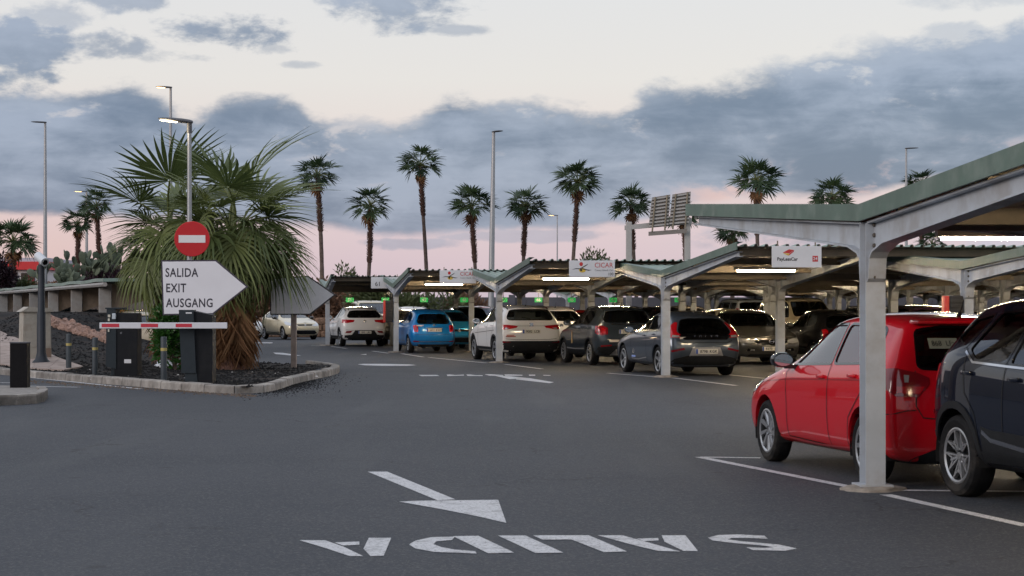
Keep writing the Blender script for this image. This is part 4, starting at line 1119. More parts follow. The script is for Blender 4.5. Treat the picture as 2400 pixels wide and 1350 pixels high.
# ================================================================== ground and road markings
def asphalt():
    m, g, b = pbsdf('asphalt')
    t = g.n('ShaderNodeTexCoord'); P = t.outputs['Object']
    big = g.smooth(g.noise(P, .22, 5, .6, .6), .34, .66)
    mid = g.smooth(g.noise(P, 1.3, 5, .65), .35, .65)
    fine = g.noise(P, 42., 3, .7)
    c = g.mix(big, (.032, .0375, .048), (.043, .048, .059))
    c = g.mix(g.m('MULTIPLY', mid, .08), c, (.058, .057, .058))
    # aggregate: pale and dark grains
    vo = g.n('ShaderNodeTexVoronoi'); vo.inputs['Scale'].default_value = 62.; g.link(P, vo.inputs['Vector'])
    sepc = g.n('ShaderNodeSeparateColor'); g.link(vo.outputs['Color'], sepc.inputs[0])
    c = g.mix(g.m('MULTIPLY', g.smooth(sepc.outputs[0], .70, .92), .75), c, (.105, .104, .106))
    c = g.mix(g.m('MULTIPLY', g.smooth(fine, .50, .66), .6), c, (.018, .019, .021))
    # worn wheel tracks and old oil drips
    sp = g.n('ShaderNodeMapping'); sp.inputs['Scale'].default_value = (1.1, .10, 1); sp.inputs['Rotation'].default_value = (0, 0, R(-14)); g.link(P, sp.inputs['Vector'])
    tr = g.smooth(g.noise(sp.outputs[0], 1.0, 4, .5), .50, .68)
    c = g.mix(g.m('MULTIPLY', tr, .16), c, (.034, .035, .038))
    oil = g.smooth(g.noise(P, 3.4, 2, .4), .70, .78)
    c = g.mix(g.m('MULTIPLY', oil, .6), c, (.014, .014, .015))
    # hairline cracks and a few pale scuffs
    wv = g.n('ShaderNodeVectorMath', operation='ADD'); nv = g.n('ShaderNodeTexNoise'); nv.inputs['Scale'].default_value = 1.6; nv.inputs['Detail'].default_value = 5; g.link(P, nv.inputs['Vector'])
    g.link(P, wv.inputs[0]); g.link(nv.outputs['Color'], wv.inputs[1])
    cr = g.n('ShaderNodeTexVoronoi', feature='DISTANCE_TO_EDGE'); cr.inputs['Scale'].default_value = .33; g.link(wv.outputs[0], cr.inputs['Vector'])
    ck = g.m('MULTIPLY', g.smooth(cr.outputs[0], .007, .002), g.smooth(g.noise(P, .35, 3, .5), .50, .62))
    c = g.mix(g.m('MULTIPLY', ck, .8), c, (.012, .012, .013))
    sc = g.smooth(g.noise(P, 9., 6, .75), .66, .74)
    c = g.mix(g.m('MULTIPLY', sc, .35), c, (.10, .098, .096))
    b.inputs['Specular IOR Level'].default_value = .3
    g.link(c, b.inputs['Base Color'])
    g.link(g.m('SUBTRACT', .74, g.m('MULTIPLY', tr, .06)), b.inputs['Roughness'])
    bn = g.n('ShaderNodeBump'); bn.inputs['Strength'].default_value = .5; bn.inputs['Distance'].default_value = .006
    g.link(g.m('ADD', fine, g.m('MULTIPLY', vo.outputs['Distance'], .8)), bn.inputs['Height']); g.link(bn.outputs[0], b.inputs['Normal'])
    return m
M_ASPH = asphalt()
b = MB()
b.poly([(-1800, -60, 0), (1800, -60, 0), (1800, 4000, 0), (-1800, 4000, 0)])
tag(b.build('ground', M_ASPH), kind='structure')
def marking_mat():
    m, g, b = pbsdf('road_paint')
    t = g.n('ShaderNodeTexCoord'); P = t.outputs['Object']
    w = g.smooth(g.noise(P, 38., 5, .72), .30, .52)
    w2 = g.smooth(g.noise(P, 5., 4, .6), .25, .48)
    f = g.m('MULTIPLY', g.m('MULTIPLY', w, g.m('ADD', .45, g.m('MULTIPLY', w2, .55))), .96)
    g.link(g.mix(f, (.10, .10, .105), (.60, .60, .61)), b.inputs['Base Color'])
    b.inputs['Roughness'].default_value = .7
    bn = g.n('ShaderNodeBump'); bn.inputs['Strength'].default_value = .4; bn.inputs['Distance'].default_value = .004
    g.link(g.noise(P, 60., 4, .6), bn.inputs['Height']); g.link(bn.outputs[0], b.inputs['Normal'])
    return m
M_PAINT = marking_mat()
def mark_poly(name, polys, parent=None):
    """outline(s) of paint on the road, z 4 mm; each outline is its own piece"""
    out = []
    for q in polys:
        b = MB(); b.poly([gp(*p) + Vector((0, 0, .004)) for p in q])
        o = b.build(name, M_PAINT, parent)
        out.append(o)
    return out
def mark_line(p0, p1, w=.10, name='parking_line'):
    a, c = gp(*p0), gp(*p1)
    d = (c - a); d.z = 0; n = Vector((-d.y, d.x, 0)).normalized() * w / 2
    b = MB(); z = Vector((0, 0, .0045))
    b.poly([a - n + z, c - n + z, c + n + z, a + n + z])
    return tag(b.build(name, M_PAINT), kind='structure')
def Z8(*pts): return [(600 + x / 1.846, 1050 + y / 1.846) for x, y in pts]
def Z5(*pts): return [(580 + x / 3.158, 780 + y / 3.158) for x, y in pts]
word = tag(thing('exit_lettering', None, None), kind='structure')
letters = {'A': [Z8((187, 401), (300, 402), (380, 430), (463, 470), (405, 470), (300, 435)), Z8((340, 411), (447, 407), (447, 421), (376, 424)), Z8((488, 391), (585, 391), (553, 468), (495, 470), (465, 438))],
           'D': [Z8((860, 386), (760, 388), (690, 403), (662, 420), (690, 437), (770, 452), (955, 459), (948, 449), (860, 442), (800, 431), (768, 418), (780, 406), (848, 400)), Z8((853, 384), (962, 382), (1117, 455), (1005, 458))],
           'I': [Z8((1047, 381), (1165, 381), (1330, 455), (1210, 457))],
           'L': [Z8((1198, 380), (1440, 380), (1605, 450), (1505, 453), (1365, 398), (1240, 399))],
           'A2': [Z8((1478, 380), (1585, 380), (1700, 412), (1835, 450), (1742, 448), (1640, 424)), Z8((1645, 394), (1740, 392), (1742, 402), (1678, 405)), Z8((1755, 380), (1858, 380), (1912, 448), (1850, 448), (1768, 408))],
           'S': [Z8((1955, 390), (2000, 379), (2080, 376), (2200, 382), (2215, 395), (2120, 391), (2060, 391), (2040, 398), (2100, 406), (2260, 420), (2340, 437), (2290, 447), (2150, 444), (2120, 432), (2200, 435), (2240, 432), (2200, 425), (2060, 413), (1975, 402))]}
for k, v in letters.items():
    mark_poly('letter_stroke', v, word)
arrow = tag(thing('direction_arrow', None, None), kind='structure')
mark_poly('arrow_shaft', [Z8((483, 104), (568, 104), (862, 224), (785, 228))], arrow)
mark_poly('arrow_head', [Z8((620, 234), (700, 230), (1048, 226), (1083, 326), (960, 298), (800, 266))], arrow)
far_arrow = tag(thing('direction_arrow', None, None), kind='structure')
mark_poly('arrow_head', [Z5((1835, 320), (1925, 321), (2095, 338), (1940, 344))], far_arrow)
mark_poly('arrow_shaft', [Z5((2000, 334), (2095, 338), (2268, 367), (2236, 374), (1985, 346))], far_arrow)
far_word = tag(thing('exit_lettering', None, None), kind='structure')
mark_poly('letter_stroke', [Z5((1265, 313), (1400, 313), (1421, 320), (1290, 322)), Z5((1475, 311), (1500, 310), (1540, 314), (1600, 311), (1605, 317), (1480, 321)), Z5((1620, 310), (1650, 310), (1690, 315), (1740, 315), (1740, 321), (1630, 320)),
                            Z5((1755, 308), (1800, 308), (1895, 314), (1890, 320), (1790, 318)), Z5((1900, 310), (1935, 309), (2036, 313), (2034, 318), (1910, 319)), Z5((2082, 311), (2130, 311), (2130, 319), (2085, 319)), Z5((2190, 313), (2245, 315), (2240, 319), (2190, 318))], far_word)
mk = mark_poly('painted_symbol', [Z5((815, 234), (860, 231), (1000, 231), (1200, 235), (1252, 240), (1180, 245), (1000, 245), (870, 241)), Z5((190, 147), (262, 149), (330, 159), (398, 170), (320, 168), (210, 158)),
                                  Z5((835, 162), (880, 157), (880, 164)), Z5((15, 71), (185, 72), (186, 77), (15, 77))])
for o in mk: tag(o, kind='structure')
for a, c in [((1640, 1072), (2012, 1146)), ((2075, 1160), (2410, 1234)), ((1640, 1072), (1782, 1074)), ((2112, 1150), (2420, 1153)), ((873, 823), (910, 828)), ((941, 829), (992, 837)), ((1005, 838), (1140, 851)),
             ((1184, 854), (1270, 865)), ((1322, 846), (1345, 847)), ((1425, 875), (1545, 884)), ((1578, 886), (1725, 904)), ((1590, 874), (1690, 877)), ((1690, 877), (1810, 889)), ((728, 810), (755, 811)), ((776, 812), (812, 817)), ((1083, 812), (1110, 812)), ((1590, 892), (1420, 876)),
             ((66, 905), (185, 908)), ((0, 865), (60, 884)), ((60, 884), (330, 912)), ((0, 897), (40, 898)), ((780, 878), (590, 857))]:
    if a[0] == 1590 and c[0] == 1420: continue
    mark_line(a, c, .11 if a[1] > 1000 else .12)
# loose dark lava gravel that spilled over the kerb on the road
M_LAVA = mat('lava_gravel', (.013, .0125, .013), .95, spec=.2, vary=.45, scale=30, bump=.6, bscale=70)
def stones(name, spots, material, smin, smax, seed, kind='stuff'):
    rnd = random.Random(seed)
    vs_, fs_ = [], []
    for (x, y, z) in spots:
        s = rnd.uniform(smin, smax); n = len(vs_)
        pts = []
        for k in range(5):
            a = 2 * math.pi * k / 5 + rnd.uniform(-.4, .4)
            pts.append((x + s * math.cos(a) * rnd.uniform(.7, 1.2), y + s * math.sin(a) * rnd.uniform(.7, 1.2), z + s * rnd.uniform(-.1, .2)))
        vs_ += pts + [(x + rnd.uniform(-.3, .3) * s, y + rnd.uniform(-.3, .3) * s, z + s * rnd.uniform(.5, .9))]
        for k in range(5): fs_.append((n + k, n + (k + 1) % 5, n + 5))
    me = bpy.data.meshes.new(name); me.from_pydata(vs_, [], fs_); me.materials.append(material)
    return tag(obj(name, me), kind=kind)
rnd = random.Random(4)
sp = []
while len(sp) < 3000:
    px, py = rnd.gauss(670, 70), rnd.gauss(903, 12)
    # keep to the road side of the kerb
    yk = 925 - max(0, (px - 585)) * .24
    if px < 560 or px > 960 or py < yk + 1: continue
    if rnd.random() > math.exp(-(py - yk) / 9): continue
    q = gp(px, py); sp.append((q.x, q.y, 0))
stones('loose_gravel', sp, M_LAVA, .005, .019, 3)
sp = []
for i in range(900):
    a = rnd.random(); px = lerp(60, 600, a); py = lerp(889, 925, a) + abs(rnd.gauss(0, 3)) + 2
    q = gp(px, py); sp.append((q.x, q.y, 0))
stones('loose_gravel', sp, mat('road_grit', (.12, .085, .06), .95, vary=.4), .008, .028, 5)

# ================================================================== kerb island on the left, with the bank behind it
M_KERB = mat('kerb_concrete', (.30, .275, .25), .9, orand=.22, vary=.22, scale=5, bump=.4, bscale=45, dirt=(.12, .10, .085), dirt_scale=2.2, dirt_amt=.6)
kerb_px = [(-60, 872), (0, 878), (60, 884), (130, 891), (200, 897), (270, 902), (340, 908), (410, 914), (470, 919), (530, 923), (585, 924), (635, 919), (665, 910), (692, 900), (735, 890), (772, 882), (794, 875), (797, 869), (775, 864), (745, 860), (715, 857)]
kerb_pts = [gp(*p) for p in kerb_px]
def resample(pts, step):
    out = [pts[0].copy()]; acc = 0
    for a, c in zip(pts, pts[1:]):
        L = (c - a).length; t = step - acc
        while t <= L:
            out.append(a.lerp(c, t / L)); t += step
        acc = (acc + L) % step if L < step - acc else L - (t - step)
    return out
kp = resample(kerb_pts, .98)
kerb = tag(thing('kerb', None, None), kind='structure')
centre = gp(500, 880)
def inward(p, t):
    n = Vector((-t.y, t.x, 0)).normalized()
    return n if n.dot(centre - p) > 0 else -n
rnd = random.Random(8)
for i in range(len(kp) - 1):
    a, c = kp[i], kp[i + 1]
    t = (c - a).normalized()
    na = inward(a, (kp[min(i + 1, len(kp) - 1)] - kp[max(i - 1, 0)])); nc = inward(c, (kp[min(i + 2, len(kp) - 1)] - kp[i]))
    g_ = .014
    a2, c2 = a + t * g_, c - t * g_
    h = .155 + rnd.uniform(-.008, .008)
    b = MB(); w = .20
    sec = lambda p, n: [p + Vector((0, 0, -.05)), p + Vector((0, 0, h - .03)) + n * .012, p + Vector((0, 0, h - .006)) + n * .03, p + n * (w - .01) + Vector((0, 0, h)), p + n * w + Vector((0, 0, h - .02)), p + n * w + Vector((0, 0, -.05))]
    A = [b.bm.verts.new(v) for v in sec(a2, na)]; C_ = [b.bm.verts.new(v) for v in sec(c2, nc)]
    for k in range(6): b.bm.faces.new((A[k], A[(k + 1) % 6], C_[(k + 1) % 6], C_[k]))
    b.bm.faces.new(A[::-1]); b.bm.faces.new(C_)
    b.build('kerb_stone', M_KERB, kerb)
def kerb_y(x):
    """distance of the near kerb line at lateral position x"""
    best = None
    for a, c in zip(kerb_pts[:14], kerb_pts[1:14]):
        lo, hi = min(a.x, c.x), max(a.x, c.x)
        if lo <= x <= hi: return a.lerp(c, (x - a.x) / (c.x - a.x)).y
    return kerb_pts[0].y + (kerb_pts[0].x - x) * 1.1
def bank_h(x, y):
    k = max(0.0, min(1.0, (-7.6 - x) / 6.0))
    d = max(0.0, y - kerb_y(x) - .8)
    return .125 + min(1.25, .108 * k * k * d + .02 * k * d)
b = MB()
M_GRAV = mat('lava_bank', (.016, .0155, .016), .95, spec=.2, vary=.55, scale=9, bump=1.0, bscale=28, dirt=(.07, .052, .042), dirt_scale=1.2, dirt_amt=.5)
nx, ny = 60, 44
grid = {}
for i in range(nx + 1):
    x = lerp(-24, -4.45, i / nx)
    y0 = kerb_y(x) + .17 if x < kerb_pts[13].x else 0
    if x >= kerb_pts[10].x:     # tip of the island
        f = [p for p in kerb_pts[10:17]]
        y0 = None
        for a, c in zip(f, f[1:]):
            if min(a.x, c.x) <= x <= max(a.x, c.x): y0 = a.lerp(c, (x - a.x) / (c.x - a.x)).y + .17
        if y0 is None: y0 = f[-1].y
    y1 = 74 if x < -9.5 else lerp(74, 54, min(1, (x + 9.5) / 1.2)) if x < -8.3 else lerp(54, 49.5, min(1, (x + 8.3) / 4.9))
    y1 = max(y1, y0 + .3)
    for j in range(ny + 1):
        y = lerp(y0, y1, j / ny)
        z = bank_h(x, y) + random.Random(i * 97 + j).uniform(-.012, .02)
        grid[i, j] = b.bm.verts.new((x, y, z))
for i in range(nx):
    for j in range(ny): b.bm.faces.new((grid[i, j], grid[i + 1, j], grid[i + 1, j + 1], grid[i, j + 1]))
tag(b.build('bank', M_GRAV, smooth=60), kind='structure')
def terrain_at(px, py):
    """where the line of sight of a pixel meets the bank"""
    y = 34.0
    while y < 90:
        p = at(px, py, y)
        if p.z <= bank_h(p.x, p.y): return Vector((p.x, p.y, bank_h(p.x, p.y)))
        y += .05
    return at(px, py, 80)
rnd = random.Random(12)
sp = []
for i in range(9000):
    x = rnd.uniform(-15, -4.5); y = kerb_y(x) + .25 + rnd.random() ** 1.5 * 14 if x < kerb_pts[10].x else rnd.uniform(39, 49)
    if x >= kerb_pts[10].x and y < lerp(39.0, 46.5, (x - kerb_pts[10].x) / (kerb_pts[16].x - kerb_pts[10].x)): continue
    sp.append((x, y, bank_h(x, y) - .005))
stones('bank_gravel', sp, M_LAVA, .015, .06, 13)
# litter and pale chips lying on the gravel
sp = [tuple(terrain_at(rnd.uniform(500, 770), rnd.uniform(866, 892)) + Vector((0, 0, .01))) for _ in range(14)] + [tuple(terrain_at(rnd.uniform(150, 420), rnd.uniform(862, 892)) + Vector((0, 0, .01))) for _ in range(9)]
stones('pale_litter', sp, mat('litter_white', (.42, .40, .38), .8), .015, .05, 14)
# pinkish paved footpath climbing the bank
b = MB()
M_PAVE = mat('pink_paving', (.36, .285, .25), .85, orand=.12, vary=.10, scale=4, bump=.3, bscale=30, dirt=(.20, .16, .14), dirt_scale=1.5, dirt_amt=.5)
path = tag(thing('footpath', None, None), kind='structure')
up_edge = [(-60, 758), (0, 778), (45, 797), (95, 822), (140, 842), (195, 862)]
lo_edge = [(-60, 852), (0, 856), (45, 862), (75, 866), (110, 868), (150, 870)]
U = [terrain_at(*p) for p in up_edge]; L_ = [terrain_at(*p) for p in lo_edge]
for i in range(len(U) - 1):
    for j in range(5):
        q = []
        for (ii, jj) in ((i, j), (i + 1, j), (i + 1, j + 1), (i, j + 1)):
            v = L_[ii].lerp(U[ii], jj / 5); v = Vector((v.x, v.y, bank_h(v.x, v.y) + .035)); q.append(v)
        cx = sum(q, Vector()) / 4
        b = MB(); top = [b.bm.verts.new(cx + (v - cx) * .985) for v in q]; bot = [b.bm.verts.new(cx + (v - cx) * .985 - Vector((0, 0, .09))) for v in q]
        b.bm.faces.new(top)
        for k in range(4): b.bm.faces.new((top[k], bot[k], bot[(k + 1) % 4], top[(k + 1) % 4]))
        b.build('paving_slab', M_PAVE, path)
# border of pink volcanic rocks along the bank
border = thing('rock_border', 'row of pinkish volcanic rocks edging the dark gravel bank beside the carport columns', 'rocks')
M_ROCK = mat('pink_rock', (.30, .19, .15), .95, vary=.3, scale=6, bump=.8, bscale=22)
def rock_mesh(seed, r=.5):
    rnd = random.Random(seed); b = MB()
    bmesh.ops.create_icosphere(b.bm, subdivisions=2, radius=r)
    for v in b.bm.verts: v.co *= 1 + rnd.uniform(-.30, .30); v.co.z *= .75
    return b.mesh('rock', M_ROCK, 25)
rocks = [rock_mesh(s) for s in range(5)]
for i in range(150):
    t = i / 149 + rnd.uniform(-.01, .01)
    q = terrain_at(lerp(95, 262, t), lerp(752, 802, t) + rnd.uniform(-10, 7))
    o = obj('rock', rnd.choice(rocks), border, q + Vector((0, 0, .05)), (rnd.uniform(0, 6), rnd.uniform(0, 6), rnd.uniform(0, 6)))
    s = rnd.uniform(.12, .30); o.scale = (s, s, s)
# traffic islet with the black post on the far left
islet = tag(thing('kerb', None, None), kind='structure')
pts = [gp(x, y) for x, y in [(-80, 956), (-20, 951), (40, 949), (85, 946), (104, 941), (112, 933), (104, 926), (60, 921), (0, 920), (-80, 920)]]
b = MB()
b.prism([(p.x, p.y) for p in pts], 0, .13); b.build('islet_fill', mat('islet_concrete', (.25, .23, .21), .95, vary=.25, bump=.5), islet)
for a, c in zip(pts[:7], pts[1:7]):
    n = Vector((-(c - a).y, (c - a).x, 0)).normalized() * .14
    t = (c - a).normalized() * .005
    b = MB(); vv = [a + t, c - t, c - t + n, a + t + n]
    b.prism([(v.x, v.y) for v in vv], -.02, .16); b.build('kerb_stone', M_KERB, islet)
    bmesh_dummy = None

# ================================================================== parking canopies: Y frames, corrugated butterfly roofs
M_STEEL_ = mat('grey_painted_steel', (.44, .475, .52), .5, .1, vary=.07, scale=3, dirt=(.24, .19, .15), dirt_scale=2.0, dirt_amt=.38)
M_FASCIA = mat('green_fascia', (.072, .125, .098), .45, vary=.12, scale=2.2, dirt=(.30, .33, .30), dirt_scale=3.2, dirt_amt=.35)
M_ROOF = mat('green_roof_sheet', (.22, .305, .27), .5, .1, orand=.10, vary=.12, scale=1.6, dirt=(.30, .29, .26), dirt_scale=2.5, dirt_amt=.45)
M_UNDER = mat('purlin_steel', (.20, .165, .12), .6, .1, vary=.15, scale=3)
M_SOFFIT = mat('roof_underside', (.44, .38, .285), .65, .1, vary=.2, scale=1.5)
M_BOLT = mat('bolt_steel', (.10, .085, .07), .6, .4)
M_EDGE = mat('rusty_edge', (.13, .075, .065), .7, vary=.3, scale=8)
M_FOOT = mat('footing_concrete', (.27, .235, .20), .95, vary=.25, bump=.5)
TUBE = glow('fluorescent_tube', (1.0, .77, .49), 230.0)
M_FIX = mat('lamp_fixture', (.55, .50, .40), .5)
TH = 7.0                                   # canopies' own heading
ZV, ZT, FH = 2.36, 2.765, .145             # roof height at the valley and at the eaves, fascia height
BAY = 2.6
RIBP = .2                                  # rib pitch
def arm_mesh(L, sgn):
    """tapered cantilever in the yz plane; y = distance from the post"""
    top0, top1 = ZV - FH - .015, ZT - FH - .015
    b = MB()
    P = [(.09, top0), (L - .25, lerp(top0, top1, (L - .25) / L)), (L - .22, top1 - .10), (L * .45, lerp(1.98, top1 - .10, .47)), (.55, 2.02), (.24, 1.955), (.16, 1.90), (.13, 1.73), (.09, 1.70)]
    def prism(pts, x0, x1):
        b.prism([(y * sgn, z) for y, z in pts], x0, x1, Matrix(((0, 0, 1, 0), (1, 0, 0, 0), (0, 1, 0, 0), (0, 0, 0, 1))))
    prism(P, -.012, .012)
    # flanges along the lower and upper edge
    for a, c in list(zip(P[2:8], P[3:9])) + [(P[0], P[1])]:
        A, C_ = Vector((0, a[0] * sgn, a[1])), Vector((0, c[0] * sgn, c[1]))
        d = (C_ - A); n = Vector((1, 0, 0)).cross(d).normalized() * .008
        q = []
        for s in (-1, 1):
            for t in (-1, 1): q.append((A + n * s + Vector((t * .075, 0, 0)), C_ + n * s + Vector((t * .075, 0, 0))))
        v = [b.bm.verts.new(x) for pr in q for x in pr]      # 0,1 (-,-) 2,3 (-,+) 4,5 (+,-) 6,7 (+,+)
        for f in ((0, 1, 3, 2), (4, 6, 7, 5), (0, 4, 5, 1), (2, 3, 7, 6), (0, 2, 6, 4), (1, 5, 7, 3)): b.bm.faces.new([v[k] for k in f])
    return b.mesh('arm', M_STEEL_)
def post_mesh():
    b = MB()
    b.box((-.085, -.10, -.1), (.085, -.088, ZV - FH - .02)); b.box((-.085, .088, -.1), (.085, .10, ZV - FH - .02)); b.box((-.010, -.088, -.1), (.010, .088, ZV - FH - .02))
    b.box((-.14, -.15, -.03), (.14, .15, -.012))
    return b.mesh('post', M_STEEL_)
def bolt_mesh():
    b = MB()
    for y in (-.128, .128):
        pass
    b.lathe([(0, .022), (.012, .022), (.019, .014), (.019, 0)], 6, Matrix.Rotation(R(-90), 4, 'Y'))
    return b.mesh('bolt', M_BOLT)
def footing_mesh(seed):
    rnd = random.Random(seed); b = MB()
    b.lathe([(.27, -.01), (.25, .02), (.20, .035), (.15, .042), (0, .042)], 14)
    for v in b.bm.verts: v.co.x *= 1 + rnd.uniform(-.2, .2); v.co.y *= 1 + rnd.uniform(-.2, .2)
    return b.mesh('footing', M_FOOT, 60)
def panel_mesh(w, L, sgn):
    """one corrugated sheet: trapezoid ribs run from the valley to the eave"""
    b = MB()
    prof = []
    n = round(w / RIBP)
    for k in range(n):
        x = k * RIBP
        prof += [(x, 0), (x + .115, 0), (x + .135, .042), (x + .18, .042)]
    prof.append((w, 0))
    y0, y1, z0, z1 = .04, L + .05, ZV - .075, ZT - .075
    lo = [b.bm.verts.new((x, y0 * sgn, z0 + z)) for x, z in prof]; hi = [b.bm.verts.new((x, y1 * sgn, z1 + z)) for x, z in prof]
    lo2 = [b.bm.verts.new((x, y0 * sgn, z0 + z - .006)) for x, z in prof]; hi2 = [b.bm.verts.new((x, y1 * sgn, z1 + z - .006)) for x, z in prof]
    for i in range(len(prof) - 1):
        b.bm.faces.new((lo[i], lo[i + 1], hi[i + 1], hi[i])); b.bm.faces.new((hi2[i], hi2[i + 1], lo2[i + 1], lo2[i]))
        b.bm.faces.new((hi[i], hi[i + 1], hi2[i + 1], hi2[i]))
    me = b.mesh('roof_panel', M_ROOF, recalc=False)
    me.materials.append(M_SOFFIT)
    for q in me.polygons:
        if q.index % 3 == 1: q.material_index = 1
    return me
_cache = {}
def cached(key, fn):
    if key not in _cache: _cache[key] = fn()
    return _cache[key]
CANOPIES = {}
def canopy(key, x, y, n_bays, label, L=7.25, tubes=(), heading=TH, left_over=.10, z=0.0):
    """x,y: foot of the first post; rows run to local +x, far arm is local +y"""
    root = thing('parking_canopy', label, 'canopy', (x, y, z), R(heading), 'steel canopies over the parking rows')
    rnd = random.Random(key)
    pm = cached('post', post_mesh); bm_ = cached('bolt', bolt_mesh)
    for i in range(n_bays + 1):
        po = obj('post', pm, root, (i * BAY, 0, 0))
        obj('footing', cached(('foot', i % 3), lambda: footing_mesh(i % 3)), po, (0, 0, -z), (0, 0, i * 1.3))
        for sgn in (1, -1): obj('arm', cached(('arm', L, sgn), lambda: arm_mesh(L, sgn)), root, (i * BAY, 0, 0))
        if i == 0 and y < 60:
            for yy in (-.125, .125):
                for k in range(6): obj('bolt', bm_, po, (-.012, yy, 1.74 + .088 * k))
    x0, x1 = -left_over, n_bays * BAY + .3
    npan = int((x1 - x0) / 1.0)
    for k in range(npan):
        for sgn in (1, -1): obj('roof_panel', cached(('pan', L, sgn), lambda: panel_mesh(1.0, L, sgn)), root, (x0 + k, 0, 0))
    xe = x0 + npan
    for sgn in (1, -1):
        for t in (.08, .36, .66, .95):
            yy = L * t; zz = lerp(ZV, ZT, t) - .09
            b = MB(); b.box((x0 + .125, yy * sgn - .03, zz - .14), (xe - .125, yy * sgn + .03, zz - .002)); b.build('purlin', M_UNDER, root)
        # end fascias
        for xf in (x0 - .012, xe + .012):
            b = MB(); q = [(0.0, ZV), (L + .07, ZT), (L + .07, ZT - FH), (0.0, ZV - FH)]
            b.prism([(yy * sgn, z) for yy, z in q], xf - .010, xf + .010, Matrix(((0, 0, 1, 0), (1, 0, 0, 0), (0, 1, 0, 0), (0, 0, 0, 1)))); b.build('fascia', M_FASCIA, root)
            b = MB(); xs = sorted((xf, xf + (.13 if xf < 0 else -.13)))
            v = [(xs[0], 0.0, ZV + .004), (xs[1], 0.0, ZV + .004), (xs[1], (L + .07) * sgn, ZT + .004), (xs[0], (L + .07) * sgn, ZT + .004)]
            b.poly(v); b.build('fascia_cap', M_FASCIA, root)
    b = MB(); b.box((x0, -.075, ZV - .105), (xe, .075, ZV - .085)); b.box((x0, -.075, ZV - .085), (xe, -.06, ZV - .03)); b.box((x0, .06, ZV - .085), (xe, .075, ZV - .03)); b.build('gutter', M_UNDER, root)
    for (bay, yy, *drop) in tubes:
        t = abs(yy) / L; zz = lerp(ZV, ZT, t) - .27 - sum(drop)
        fx = MB(); fx.box((-.66, -.06, .0), (.66, .06, .07)); fo = fx.build('lamp_fixture', M_FIX, root, loc=((bay + .5) * BAY, yy, zz))
        b = MB(); b.tube([(-.60, 0, -.018), (.60, 0, -.018)], .019, 8); b.build('lamp_tube', TUBE, fo)
    CANOPIES[key] = root
    return root
STEP = Vector((-3.66, 12.57))
PA = gp(2045, 1148); PB = Vector((3.405, 45.4))
PC, PD, PE = Vector((-.36, 57.2)), Vector((-3.98, 70.3)), Vector((-7.44, 82.6))
canopy(1, PA.x, PA.y, 4, 'nearest butterfly canopy with green fascia above the red hatchback', L=8.0, heading=5.6, z=.065, tubes=((.71, 6.2, .10), (0, -4.0), (2, -4.0), (2, 4.0)))
canopy(2, 8.0, 36.0, 5, 'butterfly canopy whose end post carries a fire cabinet behind the red car', tubes=((0, -3.9), (2, -3.9), (4, -3.9), (1, 4.0), (3, 4.0)))
canopy(3, PB.x, PB.y, 7, 'butterfly canopy with the PayLessCar board over the grey hatchback', tubes=((0, -3.9), (2, -3.9), (4, -3.9), (6, -3.9), (1, 4.0), (3, 4.0), (5, 4.0)))
canopy(4, PC.x, PC.y, 9, 'butterfly canopy with the full CICAR 100 board over the white SUV', tubes=((0, -3.9), (2, -3.9), (4, -3.9), (6, -3.9), (8, -3.9), (1, 4.0), (3, 4.0), (5, 4.0), (7, 4.0)))
canopy(5, PD.x, PD.y, 12, 'butterfly canopy with the CICAR board over the blue small car', tubes=((0, -3.9), (2, -3.9), (4, -3.9), (6, -3.9), (8, -3.9), (10, -3.9), (1, 4.0), (4, 4.0), (7, 4.0)))
canopy(6, PE.x, PE.y, 14, 'butterfly canopy over the white crossover, hung with green number boards', tubes=((0, 4.6), (1, 4.6), (3, 4.6), (5, -3.9), (7, 4.0), (9, -3.9), (12, -3.9)))
canopy(7, 4.7, 98.1, 9, 'butterfly canopy deep in the car park behind the people carrier', tubes=((0, -3.9), (3, -3.9), (6, -3.9), (8, 4.0)))
canopy(8, 3.0, 110.7, 11, 'last butterfly canopy before the dark boundary wall', tubes=((1, -3.9), (5, -3.9), (8, -3.9)))
def on_canopy(key, lx, ly, z):
    r = CANOPIES[key]
    return Matrix.Translation(r.location) @ Matrix.Rotation(r.rotation_euler.z, 4, 'Z') @ Matrix.Translation((lx, ly, z))
# ---- company boards under the near eaves
M_BOARD = mat('board_white', (.66, .66, .68), .5, vary=.04, scale=2)
M_RED = mat('print_red', (.50, .03, .03), .5); M_BLACK = mat('print_black', (.012, .012, .014), .5); M_YEL = mat('print_yellow', (.62, .42, .06), .5); M_ORANGE = mat('print_orange', (.65, .28, .10), .5)
M_GREYP = mat('print_grey', (.10, .10, .11), .5)
FACE = Matrix.Rotation(R(90), 4, 'X')            # xy drawing -> upright board facing local -y
def board(key, lx, w, h, ztop, label, name='company_board', ly=-7.38):
    root = thing(name, label, 'sign')
    root.matrix_world = on_canopy(key, lx + w / 2, ly, ztop - h / 2) @ FACE
    b = MB(); b.box((-w / 2, -h / 2, -.02), (w / 2, h / 2, 0), bevel=.004); b.build('panel', M_BOARD, root)
    for sx in (-.38, .38):
        b = MB(); b.box((sx * w - .012, h / 2 - .02, -.03), (sx * w + .012, h / 2 + .10, -.022)); b.build('hanger', M_UNDER, root)
    return root
def flat(root, name, pts, m, z=.002):
    return obj(name, ngon2d(pts, name, m, z), root)
def txt(root, name, s, x, y, size, m, sx=1.0, z=.003, align='CENTER', bold=0.0, spacing=1.0):
    return obj(name, text_mesh(name, s, size, m, sx=sx, align=align, bold=bold, spacing=spacing), root, (x, y, z))
r = board(3, .54, .95, .40, 2.69, 'white PayLessCar board with red diamond emblem and number 24 under the eave')
txt(r, 'lettering', 'PayLessCar', -.18, -.045, .085, M_BLACK, 1.0, bold=.002)
